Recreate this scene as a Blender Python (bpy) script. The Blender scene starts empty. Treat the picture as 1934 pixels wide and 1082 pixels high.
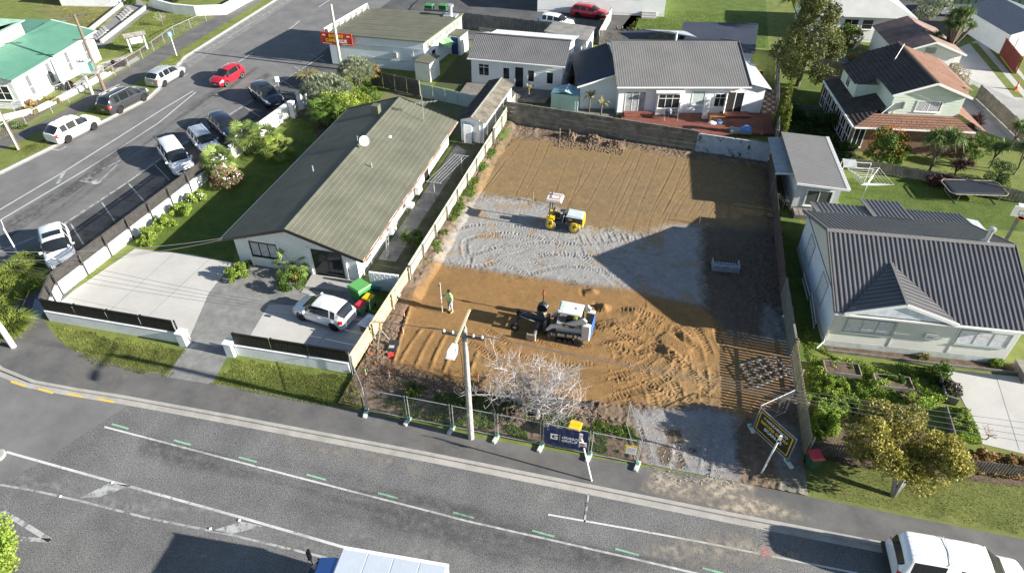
import bpy, math, random
import numpy as np
from mathutils import Vector, Matrix
random.seed(7); rng = np.random.default_rng(7)
SC = bpy.context.scene
COL = SC.collection
R = math.radians
# ------------------------------------------------------------------ camera, sky, sun, exposure
CAM_H, CAM_F, CAM_PITCH, CAM_YAW = 28.0, 1270.0, R(39.7), R(13.5)
cam = bpy.data.cameras.new('camera'); cam.sensor_width = 36.0
cam.lens = 36.0*CAM_F/1934.0; cam.clip_end = 2000.0; cam.clip_start = 0.5
camo = bpy.data.objects.new('camera', cam); COL.objects.link(camo)
camo.location = (0, 0, CAM_H); camo.rotation_euler = (R(90)-CAM_PITCH, 0, CAM_YAW)
SC.camera = camo
SUN_EL, SUN_AZ = R(20.0), R(-2.5)            # direction towards the sun, azimuth measured from +x
world = bpy.data.worlds.new('World'); SC.world = world; world.use_nodes = True
nt = world.node_tree; nt.nodes.clear()
sky = nt.nodes.new('ShaderNodeTexSky'); sky.sky_type = 'NISHITA'; sky.sun_disc = False
sky.sun_elevation = SUN_EL; sky.sun_rotation = R(90)-SUN_AZ; sky.altitude = 50; sky.air_density = 1.0; sky.dust_density = 0.6
bg = nt.nodes.new('ShaderNodeBackground'); bg.inputs[1].default_value = 0.058
out = nt.nodes.new('ShaderNodeOutputWorld')
nt.links.new(sky.outputs[0], bg.inputs[0]); nt.links.new(bg.outputs[0], out.inputs[0])
sl = bpy.data.lights.new('sun', 'SUN'); sl.energy = 5.0; sl.angle = R(0.5); sl.color = (1.0, 0.945, 0.86)
so = bpy.data.objects.new('sun', sl); COL.objects.link(so)
sd = Vector((math.cos(SUN_EL)*math.cos(SUN_AZ), math.cos(SUN_EL)*math.sin(SUN_AZ), math.sin(SUN_EL)))
so.rotation_euler = sd.to_track_quat('Z', 'Y').to_euler(); so.location = (60, 0, 60)
SC.view_settings.view_transform = 'Standard'; SC.view_settings.look = 'None'
SC.view_settings.gamma = 1.0; SC.view_settings.use_curve_mapping = False
SC.view_settings.exposure = 1.5
SC.render.engine = 'CYCLES'; SC.render.filter_size = 1.0
SC.cycles.max_bounces = 5; SC.cycles.transparent_max_bounces = 12

# ------------------------------------------------------------------ survey helper: a sighted point on a level plane, in metres
_r = np.array([math.cos(CAM_YAW), math.sin(CAM_YAW), 0.0])
_f = np.array([-math.sin(CAM_YAW)*math.cos(CAM_PITCH), math.cos(CAM_YAW)*math.cos(CAM_PITCH), -math.sin(CAM_PITCH)])
_u = np.cross(_r, _f)
def g(px, py, z=0.0):
    d = (px-967.0)/CAM_F*_r-(py-541.0)/CAM_F*_u+_f
    t = (z-CAM_H)/d[2]
    return (float(t*d[0]), float(t*d[1]))
def gs(pts, z=0.0): return [g(a, b, z) for a, b in pts]

# ------------------------------------------------------------------ mesh helpers
class MB:
    def __init__(s): s.v = []; s.f = []
    def add(s, vs, fs):
        o = len(s.v); s.v += [tuple(p) for p in vs]; s.f += [tuple(i+o for i in q) for q in fs]; return s
    def box(s, c, d, rz=0.0, tilt=None):
        hx, hy, hz = d[0]/2, d[1]/2, d[2]/2; cs, sn = math.cos(rz), math.sin(rz)
        vs = []
        for sx, sy, sz in ((-1,-1,-1),(1,-1,-1),(1,1,-1),(-1,1,-1),(-1,-1,1),(1,-1,1),(1,1,1),(-1,1,1)):
            p = Vector((sx*hx, sy*hy, sz*hz))
            if tilt is not None: p = tilt @ p
            vs.append((c[0]+p.x*cs-p.y*sn, c[1]+p.x*sn+p.y*cs, c[2]+p.z))
        return s.add(vs, ((3,2,1,0),(4,5,6,7),(0,1,5,4),(1,2,6,5),(2,3,7,6),(3,0,4,7)))
    def bbox(s, x0, x1, y0, y1, z0, z1): return s.box(((x0+x1)/2,(y0+y1)/2,(z0+z1)/2),(x1-x0,y1-y0,z1-z0))
    def cbox(s, c, d, rz=0.0, b=0.02):           # box with chamfered vertical and top edges
        x, y, z = d[0]/2, d[1]/2, d[2]/2; cs, sn = math.cos(rz), math.sin(rz)
        def ring(ax, ay, zz):
            pts = [(-ax+b,-ay),(ax-b,-ay),(ax,-ay+b),(ax,ay-b),(ax-b,ay),(-ax+b,ay),(-ax,ay-b),(-ax,-ay+b)]
            return [(c[0]+p*cs-q*sn, c[1]+p*sn+q*cs, c[2]+zz) for p, q in pts]
        vs = ring(x,y,-z)+ring(x,y,z-b)+ring(x-b,y-b,z)
        fs = [(i,(i+1)%8,8+(i+1)%8,8+i) for i in range(8)]+[(8+i,8+(i+1)%8,16+(i+1)%8,16+i) for i in range(8)]
        fs += [tuple(range(16,24)), tuple(range(7,-1,-1))]
        return s.add(vs, fs)
    def prism(s, poly, z0, z1):
        n = len(poly)
        if sum(poly[i][0]*poly[(i+1)%n][1]-poly[(i+1)%n][0]*poly[i][1] for i in range(n)) < 0: poly = poly[::-1]
        vs = [(p[0],p[1],z0) for p in poly]+[(p[0],p[1],z1) for p in poly]
        return s.add(vs, [tuple(range(n-1,-1,-1)), tuple(range(n,2*n))]+[(i,(i+1)%n,n+(i+1)%n,n+i) for i in range(n)])
    def hexa(s, b, t):                            # bottom quad, top quad, both counter-clockwise seen from above
        return s.add(list(b)+list(t), ((3,2,1,0),(4,5,6,7),(0,1,5,4),(1,2,6,5),(2,3,7,6),(3,0,4,7)))
    def tube(s, path, r, n=6, cap=True, r1=None):
        path = [Vector(p) for p in path]; m = len(path); vs = []
        up = Vector((0,0,1))
        for i, p in enumerate(path):
            d = (path[min(i+1,m-1)]-path[max(i-1,0)]).normalized()
            a = d.cross(up)
            if a.length < 1e-3: a = d.cross(Vector((0,1,0)))
            a.normalize(); b = a.cross(d)
            rr = r if r1 is None else r+(r1-r)*i/(m-1)
            if isinstance(r, (list, tuple)): rr = r[i]
            for k in range(n):
                t = 2*math.pi*k/n; vs.append(p+a*(rr*math.cos(t))+b*(rr*math.sin(t)))
        fs = [(i*n+k, i*n+(k+1)%n, (i+1)*n+(k+1)%n, (i+1)*n+k) for i in range(m-1) for k in range(n)]
        if cap: fs += [tuple(range(n-1,-1,-1)), tuple((m-1)*n+k for k in range(n))]
        return s.add(vs, fs)
    def disc(s, c, r, h, axis='z', n=16, r1=None):
        r1 = r if r1 is None else r1; vs = []
        for k, rr in ((-.5, r), (.5, r1)):
            for i in range(n):
                t = 2*math.pi*i/n; a, b = rr*math.cos(t), rr*math.sin(t)
                q = {'z':(a,b,k*h),'x':(k*h,a,b),'y':(b,k*h,a)}[axis]
                vs.append((c[0]+q[0],c[1]+q[1],c[2]+q[2]))
        return s.add(vs, [tuple(range(n-1,-1,-1)), tuple(range(n,2*n))]+[(i,(i+1)%n,n+(i+1)%n,n+i) for i in range(n)])
    def lathe(s, c, prof, n=12, axis='z'):        # prof: (radius, height)
        vs = []
        for rr, h in prof:
            for i in range(n):
                t = 2*math.pi*i/n; a, b = rr*math.cos(t), rr*math.sin(t)
                q = {'z':(a,b,h),'x':(h,a,b),'y':(b,h,a)}[axis]
                vs.append((c[0]+q[0],c[1]+q[1],c[2]+q[2]))
        m = len(prof)
        return s.add(vs, [(j*n+i, j*n+(i+1)%n, (j+1)*n+(i+1)%n, (j+1)*n+i) for j in range(m-1) for i in range(n)]+[tuple(range(n-1,-1,-1)), tuple((m-1)*n+i for i in range(n))])
    def mesh(s, name, smooth=False):
        me = bpy.data.meshes.new(name); me.from_pydata(s.v, [], s.f)
        if smooth: me.polygons.foreach_set('use_smooth', [True]*len(me.polygons))
        me.update(); return me
    def build(s, name, m, parent=None, loc=None, rz=0.0, smooth=False):
        return link(name, s.mesh(name, smooth), m, parent, loc, rz)
def link(name, me, m, parent=None, loc=None, rz=0.0):
    if m is not None and len(me.materials) == 0: me.materials.append(m)
    o = bpy.data.objects.new(name, me); COL.objects.link(o)
    if parent is not None: o.parent = parent
    if loc is not None: o.location = loc
    if rz: o.rotation_euler[2] = rz
    return o
def npmesh(name, v, f, m=None, smooth=False):     # numpy verts (n,3), faces (m,k)
    me = bpy.data.meshes.new(name); v = np.asarray(v, dtype=np.float32); f = np.asarray(f, dtype=np.int32)
    k = f.shape[1]
    me.vertices.add(len(v)); me.vertices.foreach_set('co', v.ravel())
    me.loops.add(f.size); me.loops.foreach_set('vertex_index', f.ravel())
    me.polygons.add(len(f)); me.polygons.foreach_set('loop_start', np.arange(0, f.size, k, dtype=np.int32))
    if smooth: me.polygons.foreach_set('use_smooth', np.ones(len(f), dtype=bool))
    me.update(calc_edges=True)
    if m is not None: me.materials.append(m)
    return me
def tag(o, label=None, cat=None, group=None, kind=None):
    if label: o['label'] = label
    if cat: o['category'] = cat
    if group: o['group'] = group
    if kind: o['kind'] = kind
    return o
def thing(name, label, cat, loc=(0,0,0), rz=0.0, group=None):
    o = bpy.data.objects.new(name, None); o.empty_display_size = 0.2; COL.objects.link(o)
    o.location = (loc[0], loc[1], loc[2] if len(loc) > 2 else 0.0); o.rotation_euler[2] = rz
    return tag(o, label, cat, group)
CH = {}
def copy_tree(o, label=None, loc=None, rz=None, parent=None):
    c = o.copy(); COL.objects.link(c); c.parent = parent
    if label: c['label'] = label
    if loc is not None: c.location = (loc[0], loc[1], loc[2] if len(loc) > 2 else 0.0)
    if rz is not None: c.rotation_euler[2] = rz
    kids = CH.get(o.name)
    if kids is None: kids = CH[o.name] = list(o.children)
    for k in kids: copy_tree(k, parent=c)
    return c

# ------------------------------------------------------------------ procedural materials
def _n(nt, t, **kw):
    n = nt.nodes.new(t)
    for k, v in kw.items(): setattr(n, k, v)
    return n
MATS = {}
def mat(name, c, c2=None, var=0.18, scale=2.0, rough=0.8, bump=0.15, bscale=40.0, metal=0.0, spec=0.35, detail=5.0, fine=0.12, coat=0.0, wear=None, alpha=None, trans=0.0, attr=None):
    if name in MATS: return MATS[name]
    m = bpy.data.materials.new(name); m.use_nodes = True; t = m.node_tree; t.nodes.clear()
    o = _n(t,'ShaderNodeOutputMaterial'); p = _n(t,'ShaderNodeBsdfPrincipled'); t.links.new(p.outputs[0], o.inputs[0])
    geo = _n(t,'ShaderNodeNewGeometry')
    n1 = _n(t,'ShaderNodeTexNoise'); n1.inputs['Scale'].default_value = scale; n1.inputs['Detail'].default_value = detail; n1.inputs['Roughness'].default_value = 0.65
    n2 = _n(t,'ShaderNodeTexNoise'); n2.inputs['Scale'].default_value = bscale; n2.inputs['Detail'].default_value = 3
    for n in (n1, n2): t.links.new(geo.outputs['Position'], n.inputs['Vector'])
    a = [max(0, x*(1-var)) for x in c]; b = c2 if c2 else [min(1, x*(1+var)) for x in c]
    if c2: a = c
    rp = _n(t,'ShaderNodeValToRGB'); rp.color_ramp.elements[0].position = .34; rp.color_ramp.elements[1].position = .66
    rp.color_ramp.elements[0].color = (*a, 1); rp.color_ramp.elements[1].color = (*b, 1)
    t.links.new(n1.outputs[0], rp.inputs[0]); col = rp.outputs[0]
    if attr:
        at = _n(t,'ShaderNodeAttribute'); at.attribute_name = attr
        mx = _n(t,'ShaderNodeMix', data_type='RGBA', blend_type='MULTIPLY'); mx.inputs[0].default_value = 1.0
        t.links.new(col, mx.inputs[6]); t.links.new(at.outputs['Color'], mx.inputs[7]); col = mx.outputs[2]
    if fine:
        r2 = _n(t,'ShaderNodeMapRange'); r2.inputs['From Min'].default_value = .3; r2.inputs['From Max'].default_value = .7
        r2.inputs['To Min'].default_value = 1-fine; r2.inputs['To Max'].default_value = 1+fine
        t.links.new(n2.outputs[0], r2.inputs[0])
        mx = _n(t,'ShaderNodeMix', data_type='RGBA', blend_type='MULTIPLY'); mx.inputs[0].default_value = 1.0
        t.links.new(col, mx.inputs[6]); t.links.new(r2.outputs[0], mx.inputs[7]); col = mx.outputs[2]
    if wear:                                      # wear = (colour, amount 0..1, scale)
        n3 = _n(t,'ShaderNodeTexNoise'); n3.inputs['Scale'].default_value = wear[2]; n3.inputs['Detail'].default_value = 7; n3.inputs['Roughness'].default_value = .7
        t.links.new(geo.outputs['Position'], n3.inputs['Vector'])
        r3 = _n(t,'ShaderNodeMapRange'); r3.inputs['From Min'].default_value = .68-.3*wear[1]; r3.inputs['From Max'].default_value = .78-.3*wear[1]
        t.links.new(n3.outputs[0], r3.inputs[0])
        mx = _n(t,'ShaderNodeMix', data_type='RGBA'); mx.inputs[7].default_value = (*wear[0], 1)
        t.links.new(r3.outputs[0], mx.inputs[0]); t.links.new(col, mx.inputs[6]); col = mx.outputs[2]
    t.links.new(col, p.inputs['Base Color'])
    p.inputs['Roughness'].default_value = rough; p.inputs['Metallic'].default_value = metal; p.inputs['Specular IOR Level'].default_value = spec
    if coat: p.inputs['Coat Weight'].default_value = coat; p.inputs['Coat Roughness'].default_value = .06
    if alpha is not None: p.inputs['Alpha'].default_value = alpha
    if bump:
        bp = _n(t,'ShaderNodeBump'); bp.inputs['Strength'].default_value = bump; bp.inputs['Distance'].default_value = 0.02
        t.links.new(n2.outputs[0], bp.inputs['Height']); t.links.new(bp.outputs[0], p.inputs['Normal'])
    if trans:
        tr = _n(t,'ShaderNodeBsdfTranslucent'); ms = _n(t,'ShaderNodeMixShader'); ms.inputs[0].default_value = trans
        t.links.new(col, tr.inputs[0]); t.links.new(p.outputs[0], ms.inputs[1]); t.links.new(tr.outputs[0], ms.inputs[2]); t.links.new(ms.outputs[0], o.inputs[0])
    MATS[name] = m; return m
def paint(name, c, rough=.35, coat=.0, var=.04, metal=0.0): return mat(name, c, var=var, scale=1.5, rough=rough, bump=0, fine=.02, coat=coat, spec=.5, metal=metal)
WHITE = mat('white_paint', (.78,.78,.76), var=.05, scale=1.2, rough=.55, bump=.03, fine=.03)
OFFW = mat('white_weatherboard', (.76,.77,.77), var=.05, scale=.8, rough=.6, bump=.03, fine=.03)
CREAM = mat('pale_weatherboard', (.66,.66,.60), var=.04, scale=.8, rough=.6, bump=.03, fine=.03)
GREENW = mat('pale_green_cladding', (.56,.64,.55), var=.05, scale=.8, rough=.6, bump=.04, fine=.03)
BRICKW = mat('white_painted_brick', (.74,.74,.72), var=.06, scale=1.5, rough=.7, bump=.35, bscale=18, fine=.05)
BLOCKW = mat('white_block_wall', (.66,.68,.70), var=.08, scale=1.2, rough=.8, bump=.2, bscale=25, wear=((.30,.31,.30),.15,3.0))
GLASS = mat('window_glass', (.02,.025,.03), var=.2, scale=.6, rough=.06, bump=0, fine=0, spec=.6)
CURT = mat('curtain', (.55,.56,.58), var=.2, scale=6, rough=.8, bump=0)
DKFRAME = paint('dark_frame', (.025,.022,.02), .4)
TIMBER = mat('grey_timber', (.20,.185,.165), var=.3, scale=1.6, rough=.9, bump=.2, bscale=25)
TIMBERD = mat('dark_timber', (.105,.095,.085), var=.3, scale=1.6, rough=.9, bump=.2, bscale=25)
TIMBERN = mat('new_timber', (.31,.265,.165), (.39,.35,.25), scale=1.3, rough=.85, bump=.15, bscale=25)
FIBRO = mat('fence_board', (.27,.26,.19), (.38,.375,.32), scale=.9, rough=.85, bump=.15, wear=((.16,.17,.11),.25,1.2))
CONC = mat('concrete', (.34,.335,.32), var=.12, scale=.7, rough=.85, bump=.12, fine=.06)
CONCL = mat('pale_concrete', (.44,.43,.405), var=.07, scale=.5, rough=.85, bump=.08, fine=.05)
CONCD = mat('dark_concrete', (.155,.155,.15), (.235,.235,.225), scale=1.5, rough=.9, bump=.2, fine=.12)
CONCW = mat('weathered_concrete', (.115,.11,.10), (.23,.22,.20), scale=1.4, rough=.92, bump=.25, bscale=30)
CONCP = mat('painted_weathered_concrete', (.40,.45,.52), var=.12, scale=2, rough=.85, bump=.15, wear=((.03,.03,.03),.42,1.6))
KERB = mat('kerb_concrete', (.34,.325,.30), var=.15, scale=1.2, rough=.9, bump=.2)
ASPH = mat('asphalt', (.100,.100,.101), (.172,.170,.167), scale=.28, rough=.9, bump=.8, bscale=17, fine=.5, detail=10)
ASPHD = mat('asphalt_dark', (.058,.059,.062), (.098,.098,.098), scale=.5, rough=.9, bump=.4, bscale=26, fine=.25, detail=8)
ASPHS = mat('asphalt_smooth', (.125,.125,.126), (.180,.177,.173), scale=.45, rough=.85, bump=.15, bscale=40, fine=.10, detail=8)
FOOT = mat('footpath_asphalt', (.085,.085,.087), (.145,.141,.134), scale=.55, rough=.88, bump=.2, bscale=45, fine=.12, detail=8)
LINE = mat('road_paint', (.52,.53,.52), var=.08, scale=5, rough=.8, bump=.2, bscale=26, wear=((.17,.17,.17),.34,4.0))
LINEW = mat('worn_road_paint', (.38,.385,.38), var=.1, scale=5, rough=.8, bump=.2, bscale=26, wear=((.12,.12,.12),.62,3.0))
LINEG = mat('green_road_paint', (.24,.45,.29), var=.06, scale=5, rough=.8, bump=.2, bscale=26, wear=((.16,.22,.17),.25,5.0))
LINEY = mat('yellow_road_paint', (.62,.43,.07), var=.08, scale=5, rough=.8, bump=.2, bscale=26, wear=((.2,.18,.12),.3,5.0))
DIRT = mat('garden_soil', (.075,.052,.036), (.14,.105,.075), scale=2.5, rough=.95, bump=.8, bscale=9, fine=.3)
TURF = mat('turf', (.095,.135,.025), (.175,.195,.045), scale=1.0, rough=.9, bump=.5, bscale=22, fine=.3, detail=8)
TURFD = mat('lawn_turf', (.058,.100,.014), (.110,.150,.025), scale=.9, rough=.9, bump=.5, bscale=22, fine=.3, detail=8)
RUBBER = mat('rubber', (.012,.012,.012), var=.2, rough=.85, bump=.1, fine=.1)
DARK = paint('dark_metal', (.03,.03,.032), .5)
STEEL = mat('galvanised_steel', (.42,.43,.44), var=.12, scale=6, rough=.5, bump=0, metal=.5)
ALU = mat('bright_metal', (.62,.63,.64), var=.06, scale=4, rough=.35, bump=0, metal=.7)
BLACKF = mat('black_slat', (.012,.012,.013), var=.3, scale=3, rough=.55, bump=.1)
DARKF = mat('dark_stain', (.050,.047,.044), var=.3, scale=3, rough=.7, bump=.1)
# ------------------------------------------------------------------ ground sheets
def sheet(name, pts, z, m, kind='structure', thick=None, parent=None):
    me = bpy.data.meshes.new(name); import bmesh
    n = len(pts)
    if sum(pts[i][0]*pts[(i+1)%n][1]-pts[(i+1)%n][0]*pts[i][1] for i in range(n)) < 0: pts = pts[::-1]
    bm = bmesh.new(); vs = [bm.verts.new((p[0],p[1],z)) for p in pts]; f0 = bm.faces.new(vs); f0.normal_update()
    if thick:
        lo = [bm.verts.new((p[0],p[1],z-thick)) for p in pts]
        for i in range(n): bm.faces.new((vs[i], lo[i], lo[(i+1)%n], vs[(i+1)%n]))
    bmesh.ops.triangulate(bm, faces=[f for f in bm.faces if len(f.verts) > 4])
    bm.to_mesh(me); bm.free()
    o = link(name, me, m, parent)
    if parent is None: tag(o, kind=kind)
    return o
def strip(name, path, w, z, m, parent=None, kind='structure'):     # flat strip along a path
    vs, fs = [], []
    for i, p in enumerate(path):
        a = Vector(path[max(i-1,0)][:2]); b = Vector(path[min(i+1,len(path)-1)][:2]); d = (b-a).normalized(); nrm = Vector((-d.y, d.x))*w/2
        vs += [(p[0]+nrm.x,p[1]+nrm.y,z),(p[0]-nrm.x,p[1]-nrm.y,z)]
        if i: fs.append((2*i-2,2*i-1,2*i+1,2*i))
    me = bpy.data.meshes.new(name); me.from_pydata(vs, [], fs); me.update()
    o = link(name, me, m, parent)
    if parent is None: tag(o, kind=kind)
    return o
ZR = -0.11
sheet('ground', [(-500,-200),(500,-200),(500,700),(-500,700)], -0.2, TURF)
road = sheet('road', [(-140,-60),(140,-60),(140,22),(-20,25),(-30,130),(-62,130),(-60,25),(-140,40)], ZR, ASPH)
# smooth newer seal on the intersection and in the side street
sheet('road_seal', [(-25.6,18.6),(-27.6,14.0),(-31.3,8.6),(-33,-8),(-75,-8),(-75,44),(-54,44),(-53.5,110),(-37.0,110),(-38.0,60),(-40.9,30.5),(-37,21)], ZR+.004, ASPHS)
# blocks of land standing a kerb above the road
blk = [(140,19.05),(18,19.2),(5.8,19.05),(-9,18.98),(-20,18.8),(-26.3,18.65),(-29.2,18.5),(-31.9,18.45),(-34.4,18.85),(-37.2,20.0),(-39.6,22.0),(-41.2,24.6),(-41.6,27.4),(-40.6,28.3),(-36.5,28.9)]
blk_e = [(-36.4,33),(-36.0,40),(-35.5,46),(-34.9,53),(-34.2,58.5),(-33.6,64),(-33.0,72),(-32.0,84),(-30.5,100),(-29,125),(140,125)]
sheet('land', blk+blk_e, 0.0, TURF, thick=.16)
west = [(-140,34),(-56,33.4),(-53.6,35.4),(-52.1,37.3),(-51.3,41.6),(-50.0,49.1),(-49.5,52.6),(-50.4,57.2),(-51.9,61.2),(-52.4,63),(-52.5,68.5),(-52.7,83.8),(-53,125),(-140,125)]
sheet('land', west, 0.0, TURF, thick=.16)
def kerb(name, path, w=.17, gut=.34, inner=1):
    k = MB(); c = MB()
    def off(i, d):
        a = Vector(path[max(i-1,0)]); b = Vector(path[min(i+1,len(path)-1)]); t = (b-a).normalized(); return (path[i][0]-t.y*d*inner, path[i][1]+t.x*d*inner)
    for i in range(len(path)-1):
        a0, a1, b0, b1 = off(i,-.02), off(i,w), off(i+1,-.02), off(i+1,w)
        k.hexa([(*a0,-.15),(*b0,-.15),(*b1,-.15),(*a1,-.15)] if inner > 0 else [(*a1,-.15),(*b1,-.15),(*b0,-.15),(*a0,-.15)],
               [(*a0,.012),(*b0,.012),(*b1,.016),(*a1,.016)] if inner > 0 else [(*a1,.016),(*b1,.016),(*b0,.012),(*a0,.012)])
        a2, b2 = off(i,-gut), off(i+1,-gut)
        q = [(*a2,ZR+.01),(*b2,ZR+.01),(*off(i+1,-.01),ZR+.012),(*off(i,-.01),ZR+.012)]
        c.add(q if inner > 0 else q[::-1], [(0,1,2,3)])
    o = k.build(name, KERB); tag(o, kind='structure'); tag(c.build('gutter', KERB), kind='structure')
def dense(path, step=1.5):
    out = []
    for a, b in zip(path[:-1], path[1:]):
        n = max(1, int(math.dist(a,b)/step))
        out += [(a[0]+(b[0]-a[0])*i/n, a[1]+(b[1]-a[1])*i/n) for i in range(n)]
    return out+[path[-1]]
kerb('kerb', dense(blk[1:])[::-1])
kerb('kerb', dense(west[1:-1], 3), inner=1)
kerb('kerb', dense([(-36.5,28.9)]+blk_e[:8], 3)[::-1], gut=.2)
# footpaths
sheet('footpath', [(60,19.2),(18,19.36),(5.8,19.21),(-9,19.14),(-20,18.96),(-26.3,18.81),(-29.2,18.66),(-31.9,18.61),(-34.3,19.0),(-37.0,20.2),(-38.0,21.0)]+gs([(0,655),(0,690)])[:0]+[(-38.4,22.6),(-37.6,25.4),(-36.6,28.6),(-35.8,28.6),(-35.2,23.0),(-33.6,22.0),(-31.9,21.2),(-28,20.75),(-24.7,20.6),(-21.8,20.75),(-13.0,20.8),(-6.8,20.6),(1.5,20.8),(7,20.95),(18,20.9),(60,20.9)], .004, FOOT)
sheet('footpath', [(-140,38),(-58.5,36.6),(-55.2,39.5),(-54.3,44),(-53.4,50),(-52.9,55),(-53.9,61),(-54.0,68),(-54.3,84),(-54.6,120),(-57.4,120),(-57.0,84),(-56.9,70),(-56.6,62),(-55.9,53),(-55.4,47),(-56.6,42.5),(-60,40.5),(-140,42)], .004, FOOT)
sheet('footpath', [(-36.4,29),(-36.3,33),(-35.9,40),(-35.4,46),(-34.8,53),(-34.1,58.5),(-33.5,64),(-33.2,64),(-33.9,58.5),(-34.3,53),(-34.95,46),(-35.4,40),(-35.6,33),(-35.7,29)], .006, CONCD)
# side-street parking strip, older darker seal
sheet('parking_strip', [(-41.6,30.6),(-40.9,38.3),(-40.6,42.5),(-39.3,53.3),(-38.5,60),(-38.2,72.8),(-37.5,95),(-31.4,95),(-32.6,80),(-33.2,72),(-33.8,64),(-34.4,58.5),(-35.1,53),(-35.7,46),(-36.2,40),(-36.6,33),(-36.7,29.1),(-40.6,28.5)], ZR+.008, ASPHD)
sheet('parking_strip', [(-52.55,63.2),(-52.65,68.5),(-52.85,83.8),(-53.2,115),(-50.6,115),(-50.4,84),(-50.3,68.5),(-50.2,60.6),(-51.8,62)], ZR+.008, CONCD)
# ---- painted markings
ZL = ZR+.012
def line(path, w=.11, m=None, z=ZL): return strip('road_marking', path, w, z, m or LINE)
line([(-25.95,16.78),(-14.6,16.32),(-6,16.0),(2,15.95),(9,15.85),(20,15.7)], .10)
for i in range(9):
    x = -25.7+i*3.79; y = 17.02-.45*min(1,(x+25.7)/11)-.35*max(0,min(1,(x+14.5)/9))
    line([(x,y+.01),(x+1.05,y-.05)], .095, LINEG)
line([g(12,853,ZL),g(230,914,ZL),g(450,975,ZL),g(650,1033,ZL),g(760,1062,ZL),(-2,12.9)], .13)
line([g(-30,910,ZL),g(60,925,ZL),g(150,945,ZL),g(280,978,ZL),g(430,1008,ZL),g(610,1051,ZL),(-6,12.3)], .11, LINEW)
sheet('road_marking', gs([(205,912),(250,916),(188,938),(150,940)], ZL), ZL, LINEW)
sheet('road_marking', gs([(455,984),(497,993),(440,1007),(398,1002)], ZL), ZL, LINEW)
line(gs([(0,962),(95,1020)], ZL), .22, LINEW); line(gs([(40,1017),(95,1020)], ZL), .2, LINEW)
line(gs([(1035,971),(1200,1000),(1320,1022),(1450,1048),(1620,1082)], ZL), .09, LINE)
line(gs([(1112,931),(1104,985)], ZL), .09, LINEW)
for p in ((212,911),(114,937),(452,982),(397,998)):
    o = MB().cbox((*g(*p,ZL), ZL+.02), (.11,.11,.04), .3, .015).build('road_stud', WHITE); tag(o, kind='structure')
for a, b in (((20,720),(48,729)),((72,734),(101,742)),((127,743),(157,749)),((185,753),(215,759))): line(gs([a,b], ZL), .13, LINEY)
for a, b in (((0,327),(12,320)),((30,313),(46,303)),((70,288),(85,279))): line(gs([a,b], ZL), .12, LINEY)
# side street lines
line(gs([(-40,440),(0,416),(160,322),(168,317),(225,281),(300,232),(370,174)], ZL), .12)
line(gs([(-40,418),(0,396),(120,325),(220,262),(300,211),(365,172)], ZL), .12)
sheet('road_marking', gs([(118,324),(126,322),(112,346),(105,348)], ZL), ZL+.002, LINEW)
sheet('road_marking', gs([(148,342),(168,333),(192,344),(182,349)], ZL), ZL, LINEW)
line(gs([(165,334),(228,303)], ZL), .14, LINEW); line(gs([(188,343),(222,310)], ZL), .10, LINEW)
line(gs([(0,475),(110,430),(240,345),(305,298),(460,200),(540,150),(610,105)], ZL), .16, LINEW)
for a, b in (((450,118),(477,100)),((545,57),(566,40)),((602,14),(626,-2))): line(gs([a,b], ZL), .11)
for a, b in (((133,422),(158,462)),((192,382),(218,420)),((243,347),(272,380)),((292,311),(320,340)),((408,208),(440,232)),((455,198),(490,220)),((527,148),(557,168)),((556,126),(574,136)),((585,102),(614,118)),((612,84),(640,95))): line(gs([a,b], ZL), .10, LINEW)
for a, b, c in (((85,280),(112,284),(125,277)),((180,225),(202,229),(213,225)),((268,175),(292,177),(302,171)),((340,143),(347,145),(355,139))): line(gs([a,b,c], ZL), .09)
for a, b in (((345,128),(352,130)),((413,62),(433,67)),((471,26),(492,31))): line(gs([a,b], ZL), .09, LINEW)
line(gs([(345,120),(420,78),(500,28),(560,-10)], ZL), .10, LINEW)
# traffic island nose at the left edge
o = MB().lathe((*g(-6,862,ZR), ZR), [(.42,0),(.42,.10),(.36,.13),(0.01,.14)], 20).build('traffic_island', CONC, smooth=False); tag(o, kind='structure')
# manhole cover with pink survey spray
mh = MB().disc((*g(1446,1040,ZR), ZR+.012), .33, .012, n=24).build('manhole_cover', CONCD); tag(mh, kind='structure')
PINK = mat('pink_spray', (.55,.12,.14), var=.2, scale=6, rough=.9, wear=((.12,.11,.11),.5,9))
for a, b in (((1438,1036),(1447,1033)),((1440,1043),(1452,1042)),((1440,1048),(1456,1046))): strip('spray_mark', gs([a,b], ZR), .06, ZR+.022, PINK)
# ---- private ground
Z1 = .006
sheet('driveway', gs([(140,548),(255,470),(362,481),(440,497),(432,512),(395,553),(352,652),(330,628),(108,575)]), Z1, CONCL)
for a, b in (((200,593),(330,478)),((268,608),(398,487)),((118,560),(260,590))): strip('concrete_joint', gs([a,b]), .025, Z1+.003, CONCD)
sheet('driveway', gs([(440,497),(458,494),(560,508),(690,560),(700,600),(692,612),(555,577),(508,575),(470,638),(436,662),(400,726),(315,712),(352,652),(395,553)]), Z1+.004, CONCD)
sheet('driveway', gs([(508,575),(555,577),(692,612),(700,625),(664,668),(470,638)]), Z1+.009, CONCL)
for a, b in (((628,620),(600,650)),): strip('concrete_joint', gs([a,b]), .025, Z1+.012, CONCD)
MB().prism(gs([(576,543),(590,520),(676,532),(668,553)]), 0, .12).build('patio_slab', CONC)['kind'] = 'structure'
MB().prism(gs([(568,553),(574,546),(660,566),(656,578)]), 0, .05).build('patio_slab', CONC)['kind'] = 'structure'
sheet('lawn', gs([(255,466),(330,395),(390,350),(440,305),(560,222),(600,215),(610,250),(445,460),(440,495),(362,479)]), Z1, TURFD)
sheet('garden_path', gs([(560,215),(600,190),(625,215),(625,250),(600,262),(592,235)]), Z1+.004, DIRT)
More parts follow.
